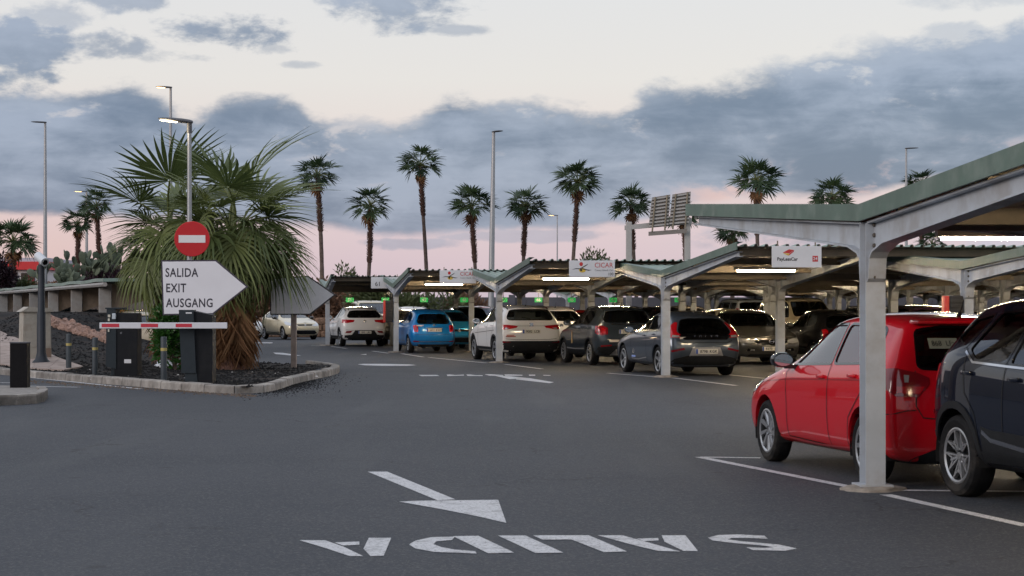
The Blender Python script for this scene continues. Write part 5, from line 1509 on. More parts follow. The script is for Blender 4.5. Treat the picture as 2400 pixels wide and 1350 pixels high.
flat(r, 'emblem', [(-.27, .075), (-.15, .14), (-.05, .125), (-.14, .065)], M_RED)
flat(r, 'emblem', [(-.27, .07), (-.14, .06), (-.16, .018)], M_YEL)
flat(r, 'emblem', [(-.14, .06), (-.05, .12), (-.06, .095), (-.155, .02)], M_RED, .0025)
flat(r, 'number_tile', [(.30, -.09), (.405, -.09), (.405, .02), (.30, .02)], M_RED)
txt(r, 'number', '24', .352, -.035, .085, M_BOARD, 1.0, z=.005, bold=.001)
def cicar(key, label, num):
    r = board(key, .86, 1.135, .405, 2.69, label)
    def ell(cx, cy, a, b_, rot=0, n=16): return [(cx + a * math.cos(t) * math.cos(rot) - b_ * math.sin(t) * math.sin(rot), cy + a * math.cos(t) * math.sin(rot) + b_ * math.sin(t) * math.cos(rot)) for t in [2 * math.pi * k / n for k in range(n)]]
    flat(r, 'emblem', ell(-.27, .115, .045, .05), M_RED)
    flat(r, 'emblem', [(-.50, -.02), (-.40, .015), (-.30, .01), (-.10, .125), (-.12, .09), (-.29, -.012), (-.40, -.005)], M_BLACK, .0022)
    flat(r, 'emblem', [(-.30, .02), (-.22, .01), (-.10, -.02), (0, -.03), (-.09, -.045), (-.22, -.015)], M_BLACK, .0024)
    flat(r, 'emblem', ell(-.24, -.035, .085, .055), M_YEL, .0020)
    flat(r, 'emblem', ell(-.27, -.03, .028, .03), M_BLACK, .0026)
    txt(r, 'lettering', 'CICAR', .29, .085, .17, M_RED, .92)
    txt(r, 'lettering', 'Canary Islands Car', .29, -.035, .062, M_GREYP, .95)
    txt(r, 'number', num, .46, -.13, .10, M_BLACK, .9)
cicar(4, 'white CICAR board with bird emblem numbered 100 under the eave over the white SUV', '100')
cicar(5, 'white CICAR board with bird emblem under the eave over the blue small car', '')
r = board(6, 1.36, 1.1, .42, 2.66, 'white company board with dark lettering under the farthest eave')
txt(r, 'lettering', '61', -.30, -.05, .22, M_BLACK, 1.0)
# plain boards and unlit fittings seen from behind further along the rows
k = 0
for key, spots in ((3, (3.6, 8.4)), (4, (4.4, 9.6, 14.8)), (5, (3.6, 8.8, 14.0, 19.2)), (6, (6.8, 12.0, 17.2, 22.4))):
    for lx in spots:
        r = board(key, lx, 1.25, .34, 2.66, 'plain pale board among the roof beams, ' + {3: 'in the row of the PayLessCar board', 4: 'in the row of the CICAR 100 board', 5: 'in the row of the small blue hatchback', 6: 'in the row of the green number boards'}[key], 'plain_board', ly=5.6); r['group'] = 'plain boards under the roofs'
        r['category'] = 'sign'
# ---- green bay number boards hanging from the far row
NUM = {'51': 'fifty-one', '50': 'fifty', '49': 'forty-nine', '48': 'forty-eight', '47': 'forty-seven', '46': 'forty-six', '45': 'forty-five', '44': 'forty-four', '43': 'forty-three'}
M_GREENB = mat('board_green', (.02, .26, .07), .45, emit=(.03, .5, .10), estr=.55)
for i, (px, s_) in enumerate([(820, '51'), (903, '50'), (994, '49'), (1088, '48'), (1180, '47'), (1262, '46'), (1340, '45'), (1437, '44'), (1590, '43')]):
    p = at(px, 703, 90.0)
    root = thing('bay_board', f'small lit green bay board reading {NUM[s_]} under the roof', 'sign', p, R(TH), 'green bay number boards')
    root.rotation_euler = (R(90), 0, R(TH))
    b = MB(); b.box((-.17, -.10, -.015), (.17, .10, 0)); b.build('panel', M_GREENB, root)
    b = MB(); b.box((-.012, .10, -.012), (.012, .70, -.004)); b.build('hanger', M_UNDER, root)
    txt(root, 'number', s_, 0, 0, .19, M_BOARD, 1.0, bold=.004)
# ---- fire cabinets strapped to two of the end posts
def fire_cabinet(key, z0, h, label):
    root = thing('fire_cabinet', label, 'cabinet', group=None)
    root.matrix_world = on_canopy(key, -.24, -.02, z0)
    b = MB(); b.box((-.13, -.11, 0), (.13, .11, h), bevel=.02, seg=2)
    b.build('case', mat('black_box_plastic', (.015, .015, .017), .5), root, 40)
    for k in range(int(h / .085)):
        b = MB(); b.box((-.115, -.128, .03 + k * .085), (.115, -.112, .085 + k * .085), bevel=.006); b.build('rib', MATS['black_box_plastic'], root)
    b = MB(); b.box((-.20, -.12, .0), (-.128, .10, h), bevel=.012, seg=2); b.build('side_cover', mat('cabinet_red', (.55, .035, .025), .45), root, 40)
    b = MB(); b.box((-.17, -.124, .08), (-.15, -.121, .30)); b.build('latch', M_UNDER, root)
fire_cabinet(5, 1.03, .75, 'black ribbed fire cabinet with red side on the post beside the blue small car')
fire_cabinet(2, 1.0, .75, 'black ribbed fire cabinet with red side on the post behind the red hatchback')

# ================================================================== street furniture
M_POLE = mat('galvanised_pole', (.33, .34, .36), .45, .5, vary=.06)
M_DKPOLE = mat('dark_grey_pole', (.030, .035, .045), .5, .1, spec=.3, vary=.1)
M_LAMPH = mat('lamp_head_grey', (.10, .10, .11), .5, .2)
M_LED = glow('street_lamp_glow', (1.0, .80, .48), 14.0)
M_LED2 = glow('sodium_lamp_glow', (1.0, .62, .25), 7.0)
# ---- the lamp post that also carries the signs
ZS = 41.0
base = at(444, 720 + 4800 * 1.42 / ZS, ZS); base.z = .12
root = thing('street_lamp', 'grey lamp post with lit flat head rising behind the no-entry sign', 'lamp post', base)
top = at(444, 300, ZS).z
b = MB(); b.tube([(0, 0, -.05), (0, 0, 1.6), (0, 0, top - .15)], [.062, .055, .040], 12); b.build('pole', M_POLE, root, 60)
b = MB(); b.lathe([(.12, 0), (.12, .02), (.07, .03)], 12); b.build('base_plate', M_POLE, root, 40)
b = MB(); b.tube([(0, 0, top - .22), (0, 0, top + .02)], [.055, .05], 10); b.build('collar', M_LAMPH, root, 50)
def lamp_head(root, L, dirx, diry, z, w=.13, lit=None, tilt=.06, name='lamp_head'):
    """flat tapered head pointing along (dirx, diry)"""
    d = Vector((dirx, diry, 0)).normalized(); s = Vector((-d.y, d.x, 0))
    b = MB(); rings = []
    prof = [(-.06, .55, .035), (.0, .62, .05), (.25 * L, .85, .055), (.6 * L, 1.0, .045), (.85 * L, .85, .03), (L, .35, .012)]
    for t, ww, hh in prof:
        c = d * t + Vector((0, 0, z + tilt * t))
        rings.append([b.bm.verts.new(c + s * (w * ww * math.cos(2 * math.pi * k / 12)) + Vector((0, 0, max(-.6, math.sin(2 * math.pi * k / 12)) * hh))) for k in range(12)])
    for a, c in zip(rings, rings[1:]):
        for k in range(12): b.bm.faces.new((a[k], a[(k + 1) % 12], c[(k + 1) % 12], c[k]))
    b.bm.faces.new(rings[0][::-1]); b.bm.faces.new(rings[-1])
    h = b.build(name, M_LAMPH, root, 50)
    if lit:
        b = MB(); zz = z - .036
        P = []
        for t, ww in ((.40 * L, .75), (.6 * L, .80), (.85 * L, .66), (.96 * L, .35)): P.append((t, ww * w))
        b.poly([d * t + s * y + Vector((0, 0, z + tilt * t - .036)) for t, y in P] + [d * t - s * y + Vector((0, 0, z + tilt * t - .036)) for t, y in reversed(P)])
        b.build('lamp_lens', lit, root)
    return h
lamp_head(root, .62, -1, -.35, top, .13, M_LED, .09)
lt = bpy.data.lights.new('lamp_light', 'POINT'); lt.energy = 14; lt.color = (1, .82, .55); lt.shadow_soft_size = .12
lo = bpy.data.objects.new('lamp_light', lt); COL.objects.link(lo); lo.parent = root; lo.location = (-.42, -.15, top - .12)
# ---- no entry disc
c = at(450, 560, ZS - .12)
root = thing('no_entry_sign', 'round red no-entry sign with white bar above the exit arrow', 'traffic sign', c)
root.rotation_euler = (R(90), 0, R(3))
b = MB(); b.lathe([(0, 0), (.345, 0), (.352, -.006), (.352, -.03), (.34, -.03), (.34, -.012), (0, -.012)], 48); b.build('disc', mat('sign_red', (.50, .012, .018), .35, vary=.03), root, 40)
b = MB(); b.box((-.265, -.075, .001), (.265, .075, .003)); b.build('white_bar', mat('sign_white', (.74, .73, .74), .4), root)
b = MB(); b.box((-.05, -.05, -.09), (.05, .05, -.03)); b.build('clamp', M_POLE, root)
# ---- arrow boards
def arrow_board(name, label, px_poly, Z, ang, lines, rim_m, face_m, back=False, pole=None):
    P = [at(x, y, Z) for x, y in px_poly]
    c = sum(P, Vector()) / len(P)
    root = thing(name, label, 'traffic sign', c)
    root.rotation_euler = (R(90), 0, R(ang))
    pts = [((p.x - c.x) / math.cos(R(ang)), p.z - c.z) for p in P]
    b = MB(); b.prism(pts, -.035, -.002); b.build('panel', rim_m, root)
    flat(root, 'face', offset_poly(pts, -.028), face_m, .001)
    for s_, x, y, size in lines:
        q = at(x, y, Z); txt(root, 'lettering', s_, (q.x - c.x) / math.cos(R(ang)), q.z - c.z, size, M_INK_S, .76, .003, 'LEFT', .004, 1.08)
    return root, c
M_INK_S = mat('sign_ink', (.035, .03, .045), .5)
M_FACE = mat('sign_face_white', (.76, .75, .79), .45, vary=.03, scale=1.5)
arrow_board('exit_sign', 'white arrow board reading SALIDA EXIT AUSGANG pointing right', [(378, 610), (506, 609), (581, 672), (499, 737), (382, 739)], ZS - .15, 3,
            [('SALIDA', 388, 640, .245), ('EXIT', 389, 676, .245), ('AUSGANG', 390, 711, .245)], mat('sign_rim_dark', (.05, .04, .06), .5), M_FACE)
r2, c2 = arrow_board('blank_arrow_sign', 'blank grey back of an arrow board on a wooden post beside the palm', [(632, 652), (722, 646), (788, 691), (727, 738), (632, 738)], 48.0, -8, [], mat('sign_rim_brown', (.06, .05, .055), .6),
                     mat('sign_back_grey', (.86, .84, .87), .6, vary=.04))
pb = terrain_at(688, 862)
b = MB(); b.box((-.06, -.045, pb.z - c2.z - .05), (.06, .045, at(0, 700, 48).z - c2.z)); o = b.build('post', mat('timber_post', (.30, .245, .22), .85, vary=.15, bump=.3), r2)
o.rotation_euler = (R(-90), 0, 0); o.location = ((pb.x - c2.x), 0, -.10)
# ---- barrier column machines
M_MACH = mat('machine_charcoal', (.009, .010, .013), .5, spec=.2, vary=.12, dirt=(.035, .033, .03), dirt_scale=2, dirt_amt=.25)
M_MACHF = mat('machine_front', (.022, .030, .037), .45, spec=.3, vary=.08)
def machine(name, label, px0, px1, pxm, ytop, ybase, side_dark):
    Z = 4800 * 1.42 / (ybase - 720)
    s = 4800 / Z
    cx = at((px0 + px1) / 2, 720, Z).x
    w = (px1 - px0) / s; h = (ybase - ytop) / s; f = (pxm - px0) / s
    root = thing(name, label, 'barrier machine', (cx, Z, .12))
    x0 = -w / 2; xm = x0 + f; x1 = w / 2
    return root, x0, xm, x1, h, s
root, x0, xm, x1, h, s = machine('ticket_machine', 'charcoal ticket machine with slotted grey front beside the bollards', 248, 322, 270, 722, 882, True)
b = MB(); b.box((xm - .02, 0, -.05), (x1, .50, h - .09), bevel=.012); b.build('cabinet', M_MACH, root, 30)
b = MB(); b.prism([(x0, .22), (xm + .02, .16), (xm + .02, h - .02), (x0 + .02, h)], -.02, .42, Matrix.Rotation(R(90), 4, 'X') @ Matrix.Scale(-1, 4, (0, 0, 1))); b.build('front_panel', M_MACHF, root)
b = MB(); b.box((x0 + .10, .04, -.05), (xm + .02, .34, .20)); b.build('pedestal', M_MACHF, root)
b = MB(); b.box((x0 - .01, -.03, h - .012), (xm + .15, .50, h + .02), bevel=.006); b.build('cap', M_MACHF, root)
for (zz, ww) in ((h - .18, .05), (h - .26, .04), (h - .48, .03)):
    b = MB(); b.box((x0 + .05, -.045, zz), (x0 + .05 + ww, -.02, zz + .055), bevel=.004); b.build('button', mat('pale_button', (.6, .57, .48), .4), root)
b = MB(); b.box((xm - .055, -.06, h - .22), (xm + .02, -.0, h - .10), bevel=.01); b.build('ticket_slot', mat('slot_pale', (.5, .56, .62), .3), root)
b = MB(); b.box((x1 - .27, -.004, .28), (x1 - .13, .0, .36)); b.build('label_plate', M_BOARD, root)
b = MB(); b.box((xm + .10, -.005, .88), (xm + .14, .0, .92)); b.build('lock', M_CHROME, root)
root, x0, xm, x1, h, s = machine('barrier_machine', 'charcoal barrier machine standing below the exit arrow', 420, 498, 454, 725, 898, True)
MB_ = Matrix.Rotation(R(90), 4, 'X') @ Matrix.Scale(-1, 4, (0, 0, 1))
b = MB(); b.prism([(xm - .01, -.05), (x1, -.05), (x1, h - .10), (xm - .01, h - .02)], 0, .46, MB_); b.build('cabinet', M_MACH, root)
b = MB(); b.prism([(x0, h), (xm, h), (xm + .05, .20), (x0 + .05, .20)], -.05, .30, MB_); b.build('front_panel', M_MACHF, root)
b = MB(); b.prism([(x0 + .11, .20), (xm + .06, .20), (xm + .08, -.05), (x0 + .11, -.05)], -.02, .26, MB_); b.build('pedestal', M_MACHF, root)
b = MB(); b.box((xm - .14, -.055, h - .07), (xm - .03, -.048, h - .045)); b.build('label_plate', M_BOARD, root)
arm_z = at(0, 762, 38.4).z - .12
b = MB(); b.lathe([(0, .20), (.05, .20), (.07, .16), (.07, 0)], 16, Matrix.Translation((xm - .04, -.05, arm_z)) @ Matrix.Rotation(R(90), 4, 'X')); b.build('hub', M_MACHF, root, 40)
# barrier arm
a0, a1 = at(233, 763, 38.02), at(532, 762, 38.02)
root = thing('road_barrier', 'red and white striped boom across both charcoal machines', 'barrier', a0)
Lb = a1.x - a0.x; hb = .056
b = MB(); b.box((0, 0, -hb), (Lb, .05, hb), bevel=.006); b.build('beam', mat('barrier_white', (.66, .66, .70), .4, vary=.03), root, 30)
for f0, f1 in ((.018, .155), (.325, .46), (.598, .725)):
    b = MB(); b.box((f0 * Lb, -.003, -hb * .55), (f1 * Lb, .0, hb * .62)); b.build('red_band', mat('barrier_red', (.55, .035, .06), .4), root)
# ---- bollards
for i, (px, yt, yb) in enumerate([(161, 782, 866), (223, 790, 880), (384, 788, 891)]):
    q = terrain_at(px, yb); s = 4800 / q.y; h = (yb - yt) / s
    root = thing('bollard', ['grey bollard with yellow band beside the cream cabinet and footpath', 'grey bollard with yellow band beside the ticket machine', 'grey bollard with yellow band between the two charcoal machines'][i], 'bollard', q - Vector((0, 0, .03)), 0, 'grey bollards on the gravel island')
    b = MB(); b.lathe([(.062, 0), (.062, h), (.055, h + .02), (0, h + .024)], 16); b.build('post', mat('bollard_grey', (.055, .066, .076), .5, spec=.3, vary=.1), root, 40)
    b = MB(); b.lathe([(.0632, h * .70), (.0632, h * .77)], 16); b.build('band', mat('band_yellow', (.45, .36, .12), .5), root, 60)
# ---- camera mast
q = terrain_at(97, 852)
root = thing('camera_mast', 'dark grey mast topped by a white security camera near the cream cabinet', 'camera mast', q)
s = 4800 / q.y; h = (852 - 620) / s
b = MB(); b.tube([(0, 0, -.1), (0, 0, .03), (0, 0, .10), (0, 0, .26), (0, 0, 1.2), (0, 0, 1.22), (0, 0, h)], [.23, .22, .15, .105, .10, .085, .075], 14); b.build('mast', M_DKPOLE, root, 50)
Mc = Matrix.Translation((-.0, 0, h + .13)) @ Matrix.Rotation(R(38), 4, 'Z') @ Matrix.Rotation(R(22), 4, 'X')
b = MB(); b.tube([Mc @ Vector((0, .20, 0)), Mc @ Vector((0, -.22, 0))], .105, 16); cm = b.build('camera', mat('camera_white', (.62, .64, .68), .35), root, 40)
b = MB(); b.tube([Mc @ Vector((0, -.20, 0)), Mc @ Vector((0, -.235, 0))], [.075, .06], 14); b.build('lens', M_GLOSSB, cm, 40)
b = MB(); b.box((-.05, -.05, h - .02), (.05, .05, h + .05)); b.build('bracket', M_POLE, root)
# ---- cream utility cabinet
q = terrain_at(82, 842); s = 4800 / q.y
root = thing('utility_cabinet', 'cream utility cabinet with sloped lid standing on the footpath', 'cabinet', q, R(28))
M_CRM = mat('cabinet_cream', (.42, .39, .34), .65, vary=.08, dirt=(.28, .22, .17), dirt_scale=2.5, dirt_amt=.5)
b = MB(); b.prism([(-.36, -.05), (.36, -.05), (.33, 1.16), (-.33, 1.16)], -.20, .20, Matrix.Rotation(R(90), 4, 'X')); b.build('housing', M_CRM, root)
b = MB(); b.prism([(-.40, 1.16), (.40, 1.16), (.30, 1.25), (-.22, 1.28)], -.25, .25, Matrix.Rotation(R(90), 4, 'X')); b.build('lid', M_CRM, root)
for x in (-.17, .17):
    b = MB(); b.box((x - .155, -.212, .30), (x + .155, -.203, 1.10), bevel=.003); b.build('door', M_CRM, root)
b = MB(); b.box((.02, -.209, .02), (.34, -.201, .27)); b.build('vent', mat('cabinet_tan', (.24, .17, .13), .8), root)
# ---- black marker post on the islet
q = gp(43, 926); s = 4800 / q.y
root = thing('marker_post', 'square black marker post standing on the concrete islet', 'post', (q.x, q.y, .11))
b = MB(); b.box((-.15, 0, 0), (.15, .26, .80), bevel=.006); b.build('column', mat('marker_black', (.006, .0055, .007), .5, spec=.15, vary=.15), root, 30)
b = MB(); b.box((-.156, -.006, .80), (.156, .266, .825), bevel=.004); b.build('cap', mat('marker_cap', (.06, .06, .07), .4), root)
# ---- crumpled bag
q = terrain_at(386, 862)
rnd = random.Random(5); b = MB(); bmesh.ops.create_icosphere(b.bm, subdivisions=3, radius=.22)
for v in b.bm.verts:
    n = v.co.normalized(); k = 1 + .16 * math.sin(n.x * 9 + n.y * 5) + .12 * math.sin(n.z * 11 + n.x * 4) + rnd.uniform(-.05, .05)
    v.co = Vector((v.co.x * 1.15 * k, v.co.y * k, max(-.06, v.co.z * .55 * k)))
tag(b.build('plastic_bag', mat('bag_white', (.62, .66, .72), .5), loc=q + Vector((.0, .25, .05)), smooth=50), 'crumpled white plastic bag lying on the gravel under the green shrub', 'bag')
# ---- tall light poles
def light_pole(px, ytop, Z, label, dirx=-1, lit=None, rad=.10, lean=0.0, L=.75):
    p = at(px, ytop, Z); h = p.z
    root = thing('light_pole', label, 'lamp post', (p.x, Z, 0), 0, 'tall light poles behind the car park')
    lx = -lean * h
    b = MB(); b.tube([(lx, 0, 0), (lx * .5, 0, h * .5), (0, 0, h)], [rad * 1.25, rad, rad * .6], 10); b.build('pole', M_POLE, root, 60)
    lamp_head(root, L, dirx, -.4, h, .20, lit, .02)
light_pole(106, 287, 110, 'tall unlit light pole beside the security camera mast')
light_pole(400, 205, 104, 'tall lit light pole rising behind the big palm and lamp post', lit=M_LED2)
light_pole(1157, 309, 112, 'tallest pale light pole between the middle palms', dirx=.3, rad=.15, lean=.015)
light_pole(2124, 348, 125, 'slim light pole above the green roof edge, right of the palms', dirx=.8, rad=.09)
light_pole(1306, 505, 205, 'thin distant lit light pole between two palms', lit=M_LED2, rad=.08, L=1.0)
light_pole(203, 449, 180, 'lit light pole behind the pair of left palms', lit=M_LED2, rad=.14, L=1.1)
# ---- road gantry sign seen from behind
ZG = 120.0
g0, g1 = at(1474, 535, ZG), at(1611, 520, ZG)
root = thing('gantry_sign', 'back of a slatted road sign on a two-legged grey gantry among the palms', 'road sign', (g0.x, ZG, 0))
wd = g1.x - g0.x; zt = g1.z
M_GAN = mat('gantry_grey', (.38, .36, .35), .6, .1, vary=.06); M_SLAT = mat('slat_back', (.20, .175, .16), .6, vary=.08)
for x in (0, wd):
    b = MB(); b.box((x - .17, -.17, 0), (x + .17, .17, zt), bevel=.03); b.build('leg', M_GAN, root)
b = MB(); b.prism([(-.25, zt - .48), (wd + .25, zt - .12), (wd + .25, zt + .22), (-.25, zt - .22)], -.16, .16, Matrix.Rotation(R(90), 4, 'X')); b.build('crossbeam', M_GAN, root)
for px0, px1, yt0, yt1, yb0, yb1 in ((1524, 1568, 463, 456, 534, 529), (1572, 1616, 456, 449, 528, 524)):
    P0, P1, P2, P3 = at(px0 + 4, yt0, ZG - .4), at(px1 + 3, yt1, ZG - .4), at(px1 - 2, yb1, ZG - .4), at(px0 - 4, yb0, ZG - .4)
    o_ = Vector((g0.x, ZG, 0))
    pan = MB()
    q = [p - o_ for p in (P3, P2, P1, P0)]
    pan.prism([(v.x, v.z) for v in q], -.02, .02, Matrix.Translation((0, -.40, 0)) @ Matrix.Rotation(R(90), 4, 'X'))
    po = pan.build('panel', M_SLAT, root)
    for k in range(9):
        t = (k + .5) / 9
        a_ = q[3].lerp(q[0], t); c_ = q[2].lerp(q[1], t)
        b = MB(); b.prism([(a_.x, a_.z - .05), (c_.x, c_.z - .05), (c_.x, c_.z + .04), (a_.x, a_.z + .04)], -.05, .05, Matrix.Translation((0, -.48, 0)) @ Matrix.Rotation(R(90), 4, 'X')); b.build('slat', M_GAN, po)
    for t in (.18, .82):
        a_ = q[3].lerp(q[2], t); c_ = q[0].lerp(q[1], t)
        b = MB(); b.tube([a_ + Vector((0, -.15, 0)), c_ + Vector((0, -.15, -.25))], .055, 6); b.build('upright', M_UNDER, po)
b = MB(); b.prism([(q[0].x - 1.2, q[0].z - .62), (q[1].x - .1, q[1].z - .55), (q[1].x - .1, q[1].z - .30), (q[0].x - 1.2, q[0].z - .38)], -.05, .05, Matrix.Translation((0, -.44, 0)) @ Matrix.Rotation(R(90), 4, 'X')); b.build('lower_panel', M_SLAT, root)

# ================================================================== palms and other plants
def leaf_mat(name, a, b_, trans=.25, rough=.5, spec=.4):
    m, g, b = pbsdf(name)
    oi = g.n('ShaderNodeObjectInfo'); t = g.n('ShaderNodeTexCoord')
    n = g.noise(t.outputs['Object'], 3.5, 3, .6)
    f = g.m('ADD', g.m('MULTIPLY', oi.outputs['Random'], .55), g.m('MULTIPLY', n, .45))
    c = g.mix(g.smooth(f, .15, .85), a, b_)
    g.link(c, b.inputs['Base Color'])
    b.inputs['Roughness'].default_value = rough; b.inputs['Specular IOR Level'].default_value = spec
    tr = g.n('ShaderNodeBsdfTranslucent'); g.link(c, tr.inputs[0])
    mx = g.n('ShaderNodeMixShader'); mx.inputs[0].default_value = trans
    out = m.node_tree.nodes['Material Output']
    g.link(b.outputs[0], mx.inputs[1]); g.link(tr.outputs[0], mx.inputs[2]); g.link(mx.outputs[0], out.inputs[0])
    MATS[name] = m
    return m
M_FROND = leaf_mat('palm_frond', (.062, .090, .030), (.190, .225, .075))
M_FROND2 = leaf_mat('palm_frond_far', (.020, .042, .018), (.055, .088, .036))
M_DEAD = leaf_mat('dead_frond', (.13, .062, .030), (.27, .15, .075), .15, .8)
M_PET = mat('petiole', (.13, .15, .05), .5)
M_BARK = mat('palm_bark', (.11, .08, .068), .95, vary=.3, scale=5, bump=1.0, bscale=14)
M_BOOT = mat('palm_boots', (.10, .052, .040), .95, vary=.4, scale=9, bump=1.0, bscale=18)
def fan_frond(seed, pet, rad, blades=22, spread=125, droop=.5, fold=.35, arch=.25, material=M_FROND, width=1.0, bend=0.0):
    """one fan leaf: stalk along +x, fan of blades fused near the hub, tips split and drooping"""
    rnd = random.Random(seed)
    b = MB()
    # stalk
    path = [Vector((pet * t, 0, arch * pet * (math.sin(t * 1.9) * .35 - t * t * .35))) for t in (0, .25, .5, .75, 1)]
    b.tube(path, [.030, .024, .02, .017, .014], 5)
    for f in b.bm.faces: f.material_index = 1
    hub = path[-1]; t = (path[-1] - path[-2]).normalized()
    t = Vector((t.x * math.cos(bend) + t.z * math.sin(bend), 0, t.z * math.cos(bend) - t.x * math.sin(bend)))
    up = Vector((0, 1, 0)).cross(t) * -1
    up = Vector((-t.z, 0, t.x))
    side = Vector((0, 1, 0))
    half = R(spread)
    da = 2 * half / (blades - 1)
    n0 = len(b.bm.faces)
    for k in range(blades):
        a = -half + da * k + rnd.uniform(-.25, .25) * da
        L = rad * (.62 + .38 * math.cos(a * .62)) * rnd.uniform(.9, 1.06)
        dirv = t * math.cos(a) + side * math.sin(a) + up * (fold * abs(math.sin(a)) - .05)
        dirv.normalize()
        lat = (t * -math.sin(a) + side * math.cos(a)).normalized()
        w_fuse = 2 * L * .45 * math.tan(da / 2) * 1.15 * width
        dr = droop * rnd.uniform(.6, 1.4)
        rows = []
        for s, w in ((.03, .15), (.25, .62), (.48, 1.0), (.68, .70), (.86, .36), (1.0, .04)):
            p = hub + dirv * (L * s) - Vector((0, 0, 1)) * (dr * L * max(0, s - .35) ** 2)
            hw = w_fuse * w / 2
            crease = up * (.22 * hw * (1 if k % 2 else -1))
            rows.append((b.bm.verts.new(p - lat * hw + crease), b.bm.verts.new(p + lat * hw - crease)))
        for r0, r1 in zip(rows, rows[1:]): b.bm.faces.new((r0[0], r0[1], r1[1], r1[0]))
    me = bpy.data.meshes.new('frond')
    b.bm.to_mesh(me); b.bm.free()
    me.materials.append(material); me.materials.append(M_PET if material is not M_DEAD else M_DEAD)
    return me
def place_frond(name, me, parent, base, az_, el_, roll, s):
    o = obj(name, me, parent, base)
    o.rotation_euler = (Matrix.Rotation(az_, 3, 'Z') @ Matrix.Rotation(-el_, 3, 'Y') @ Matrix.Rotation(roll, 3, 'X')).to_euler()
    o.scale = (s, s, s)
    return o
def trunk_mesh(h, r0, r1, boot0, boot_r, seed, bend=0.0, name='trunk'):
    """tapered trunk; above height boot0 old leaf bases stick out"""
    rnd = random.Random(seed); b = MB()
    n = max(8, int(h / .35)); path = []; rad = []
    ph = rnd.uniform(0, 6)
    for k in range(n + 1):
        t = k / n; z = h * t
        path.append((bend * math.sin(t * 2.4 + ph) * h * .03, bend * math.cos(t * 2.1 + ph) * h * .02, z))
        r = lerp(r0, r1, t) * (1 + rnd.uniform(-.05, .05))
        if t < .06: r *= 1.25
        rad.append(r)
    b.tube(path, rad, 10)
    nb = len(b.bm.faces)
    if boot0 < h:
        z = boot0
        while z < h:
            q = (z - boot0) / (h - boot0 + 1e-6)
            t = z / h * n; i = min(n - 1, int(t)); P = Vector(path[i]).lerp(Vector(path[i + 1]), t - i)
            ring = 9
            for k in range(ring):
                a = 2 * math.pi * k / ring + rnd.uniform(-.3, .3) + z * 3
                rr = boot_r * (.75 + .35 * math.sin(math.pi * min(1, q + .15)))
                d = Vector((math.cos(a), math.sin(a), 0)); s = Vector((-d.y, d.x, 0)) * boot_r * .30
                p0 = P + d * rr * .45; p1 = P + d * rr * rnd.uniform(.95, 1.2) + Vector((0, 0, boot_r * rnd.uniform(.5, 1.0)))
                v = [b.bm.verts.new(p0 - s), b.bm.verts.new(p0 + s), b.bm.verts.new(p1 + s * .7), b.bm.verts.new(p1 - s * .7), b.bm.verts.new(p0 + Vector((0, 0, -boot_r * .3)))]
                for f in ((v[0], v[1], v[2], v[3]), (v[1], v[0], v[4]), (v[4], v[0], v[3]), (v[1], v[4], v[2]), (v[4], v[3], v[2])): b.bm.faces.new(f)
            z += boot_r * .62
    b.bm.faces.ensure_lookup_table()
    for i, f in enumerate(b.bm.faces):
        if i >= nb: f.material_index = 1
    me = bpy.data.meshes.new(name); bmesh.ops.recalc_face_normals(b.bm, faces=b.bm.faces); b.bm.to_mesh(me); b.bm.free()
    me.materials.append(M_BARK); me.materials.append(M_BOOT)
    return me, Vector(path[-1])
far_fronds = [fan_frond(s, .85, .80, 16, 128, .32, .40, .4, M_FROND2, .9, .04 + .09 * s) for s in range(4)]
far_dead = [fan_frond(40 + s, .5, .7, 12, 110, 1.2, .3, .8, M_DEAD) for s in range(2)]
def far_palm(px, pyc, rpx, Z, label, seed, boot=.35, rad=.135):
    rnd0 = random.Random(seed + 500)
    c = at(px, pyc, Z); s = rpx * Z / 4800 / 1.30 * rnd0.uniform(.95, 1.1)
    rnd = random.Random(seed)
    root = thing('palm_tree', label, 'palm tree', (c.x, Z, 0), 0, 'tall fan palms behind the car park')
    h = c.z - .15 * s
    me, topv = trunk_mesh(h, rad * 1.15, rad * .80, h - max(1.2, h * boot), rad * 1.5, seed, .9)
    obj('trunk', me, root)
    n = rnd.choice((24, 27, 30))
    for k in range(n):
        q = (k + .5) / n
        el_ = math.asin(max(-.55, min(.99, 1.0 - 1.42 * q))) + rnd.uniform(-.15, .15)
        a = k * 2.39996 + rnd.uniform(-.2, .2)
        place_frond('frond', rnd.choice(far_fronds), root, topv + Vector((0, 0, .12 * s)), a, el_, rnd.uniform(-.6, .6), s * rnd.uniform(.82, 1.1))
    for k in range(4):
        place_frond('dead_frond', rnd.choice(far_dead), root, topv - Vector((0, 0, .1)), k * 1.3 + rnd.random(), -1.15 + rnd.uniform(-.2, .15), rnd.uniform(-.4, .4), s * .9)
far_palm(745, 412, 48, 128, 'slim tall palm just right of the big bushy palm', 1)
far_palm(860, 482, 52, 136, 'shorter palm with a drooping dead frond, above the farthest canopy', 2, .45)
far_palm(992, 388, 53, 140, 'tallest palm of the row, above the CICAR canopy', 3, .30)
far_palm(1110, 482, 52, 138, 'palm just left of the tall pale light pole', 4, .45)
far_palm(1234, 482, 48, 140, 'palm just right of the tall pale light pole', 5, .40)
far_palm(1347, 425, 52, 138, 'high palm above the CICAR 100 board', 6, .40)
far_palm(1487, 480, 48, 142, 'palm partly hidden by the left end of the gantry', 7, .35)
far_palm(1606, 508, 42, 136, 'palm half hidden behind the slatted gantry sign', 8, .5)
far_palm(1783, 425, 55, 130, 'large dense palm above the PayLessCar canopy', 9, .35)
far_palm(1722, 540, 40, 122, 'low palm peeping under the near green roof arm', 10, .5)
far_palm(1958, 462, 52, 126, 'palm rising just above the near green roof', 11, .4)
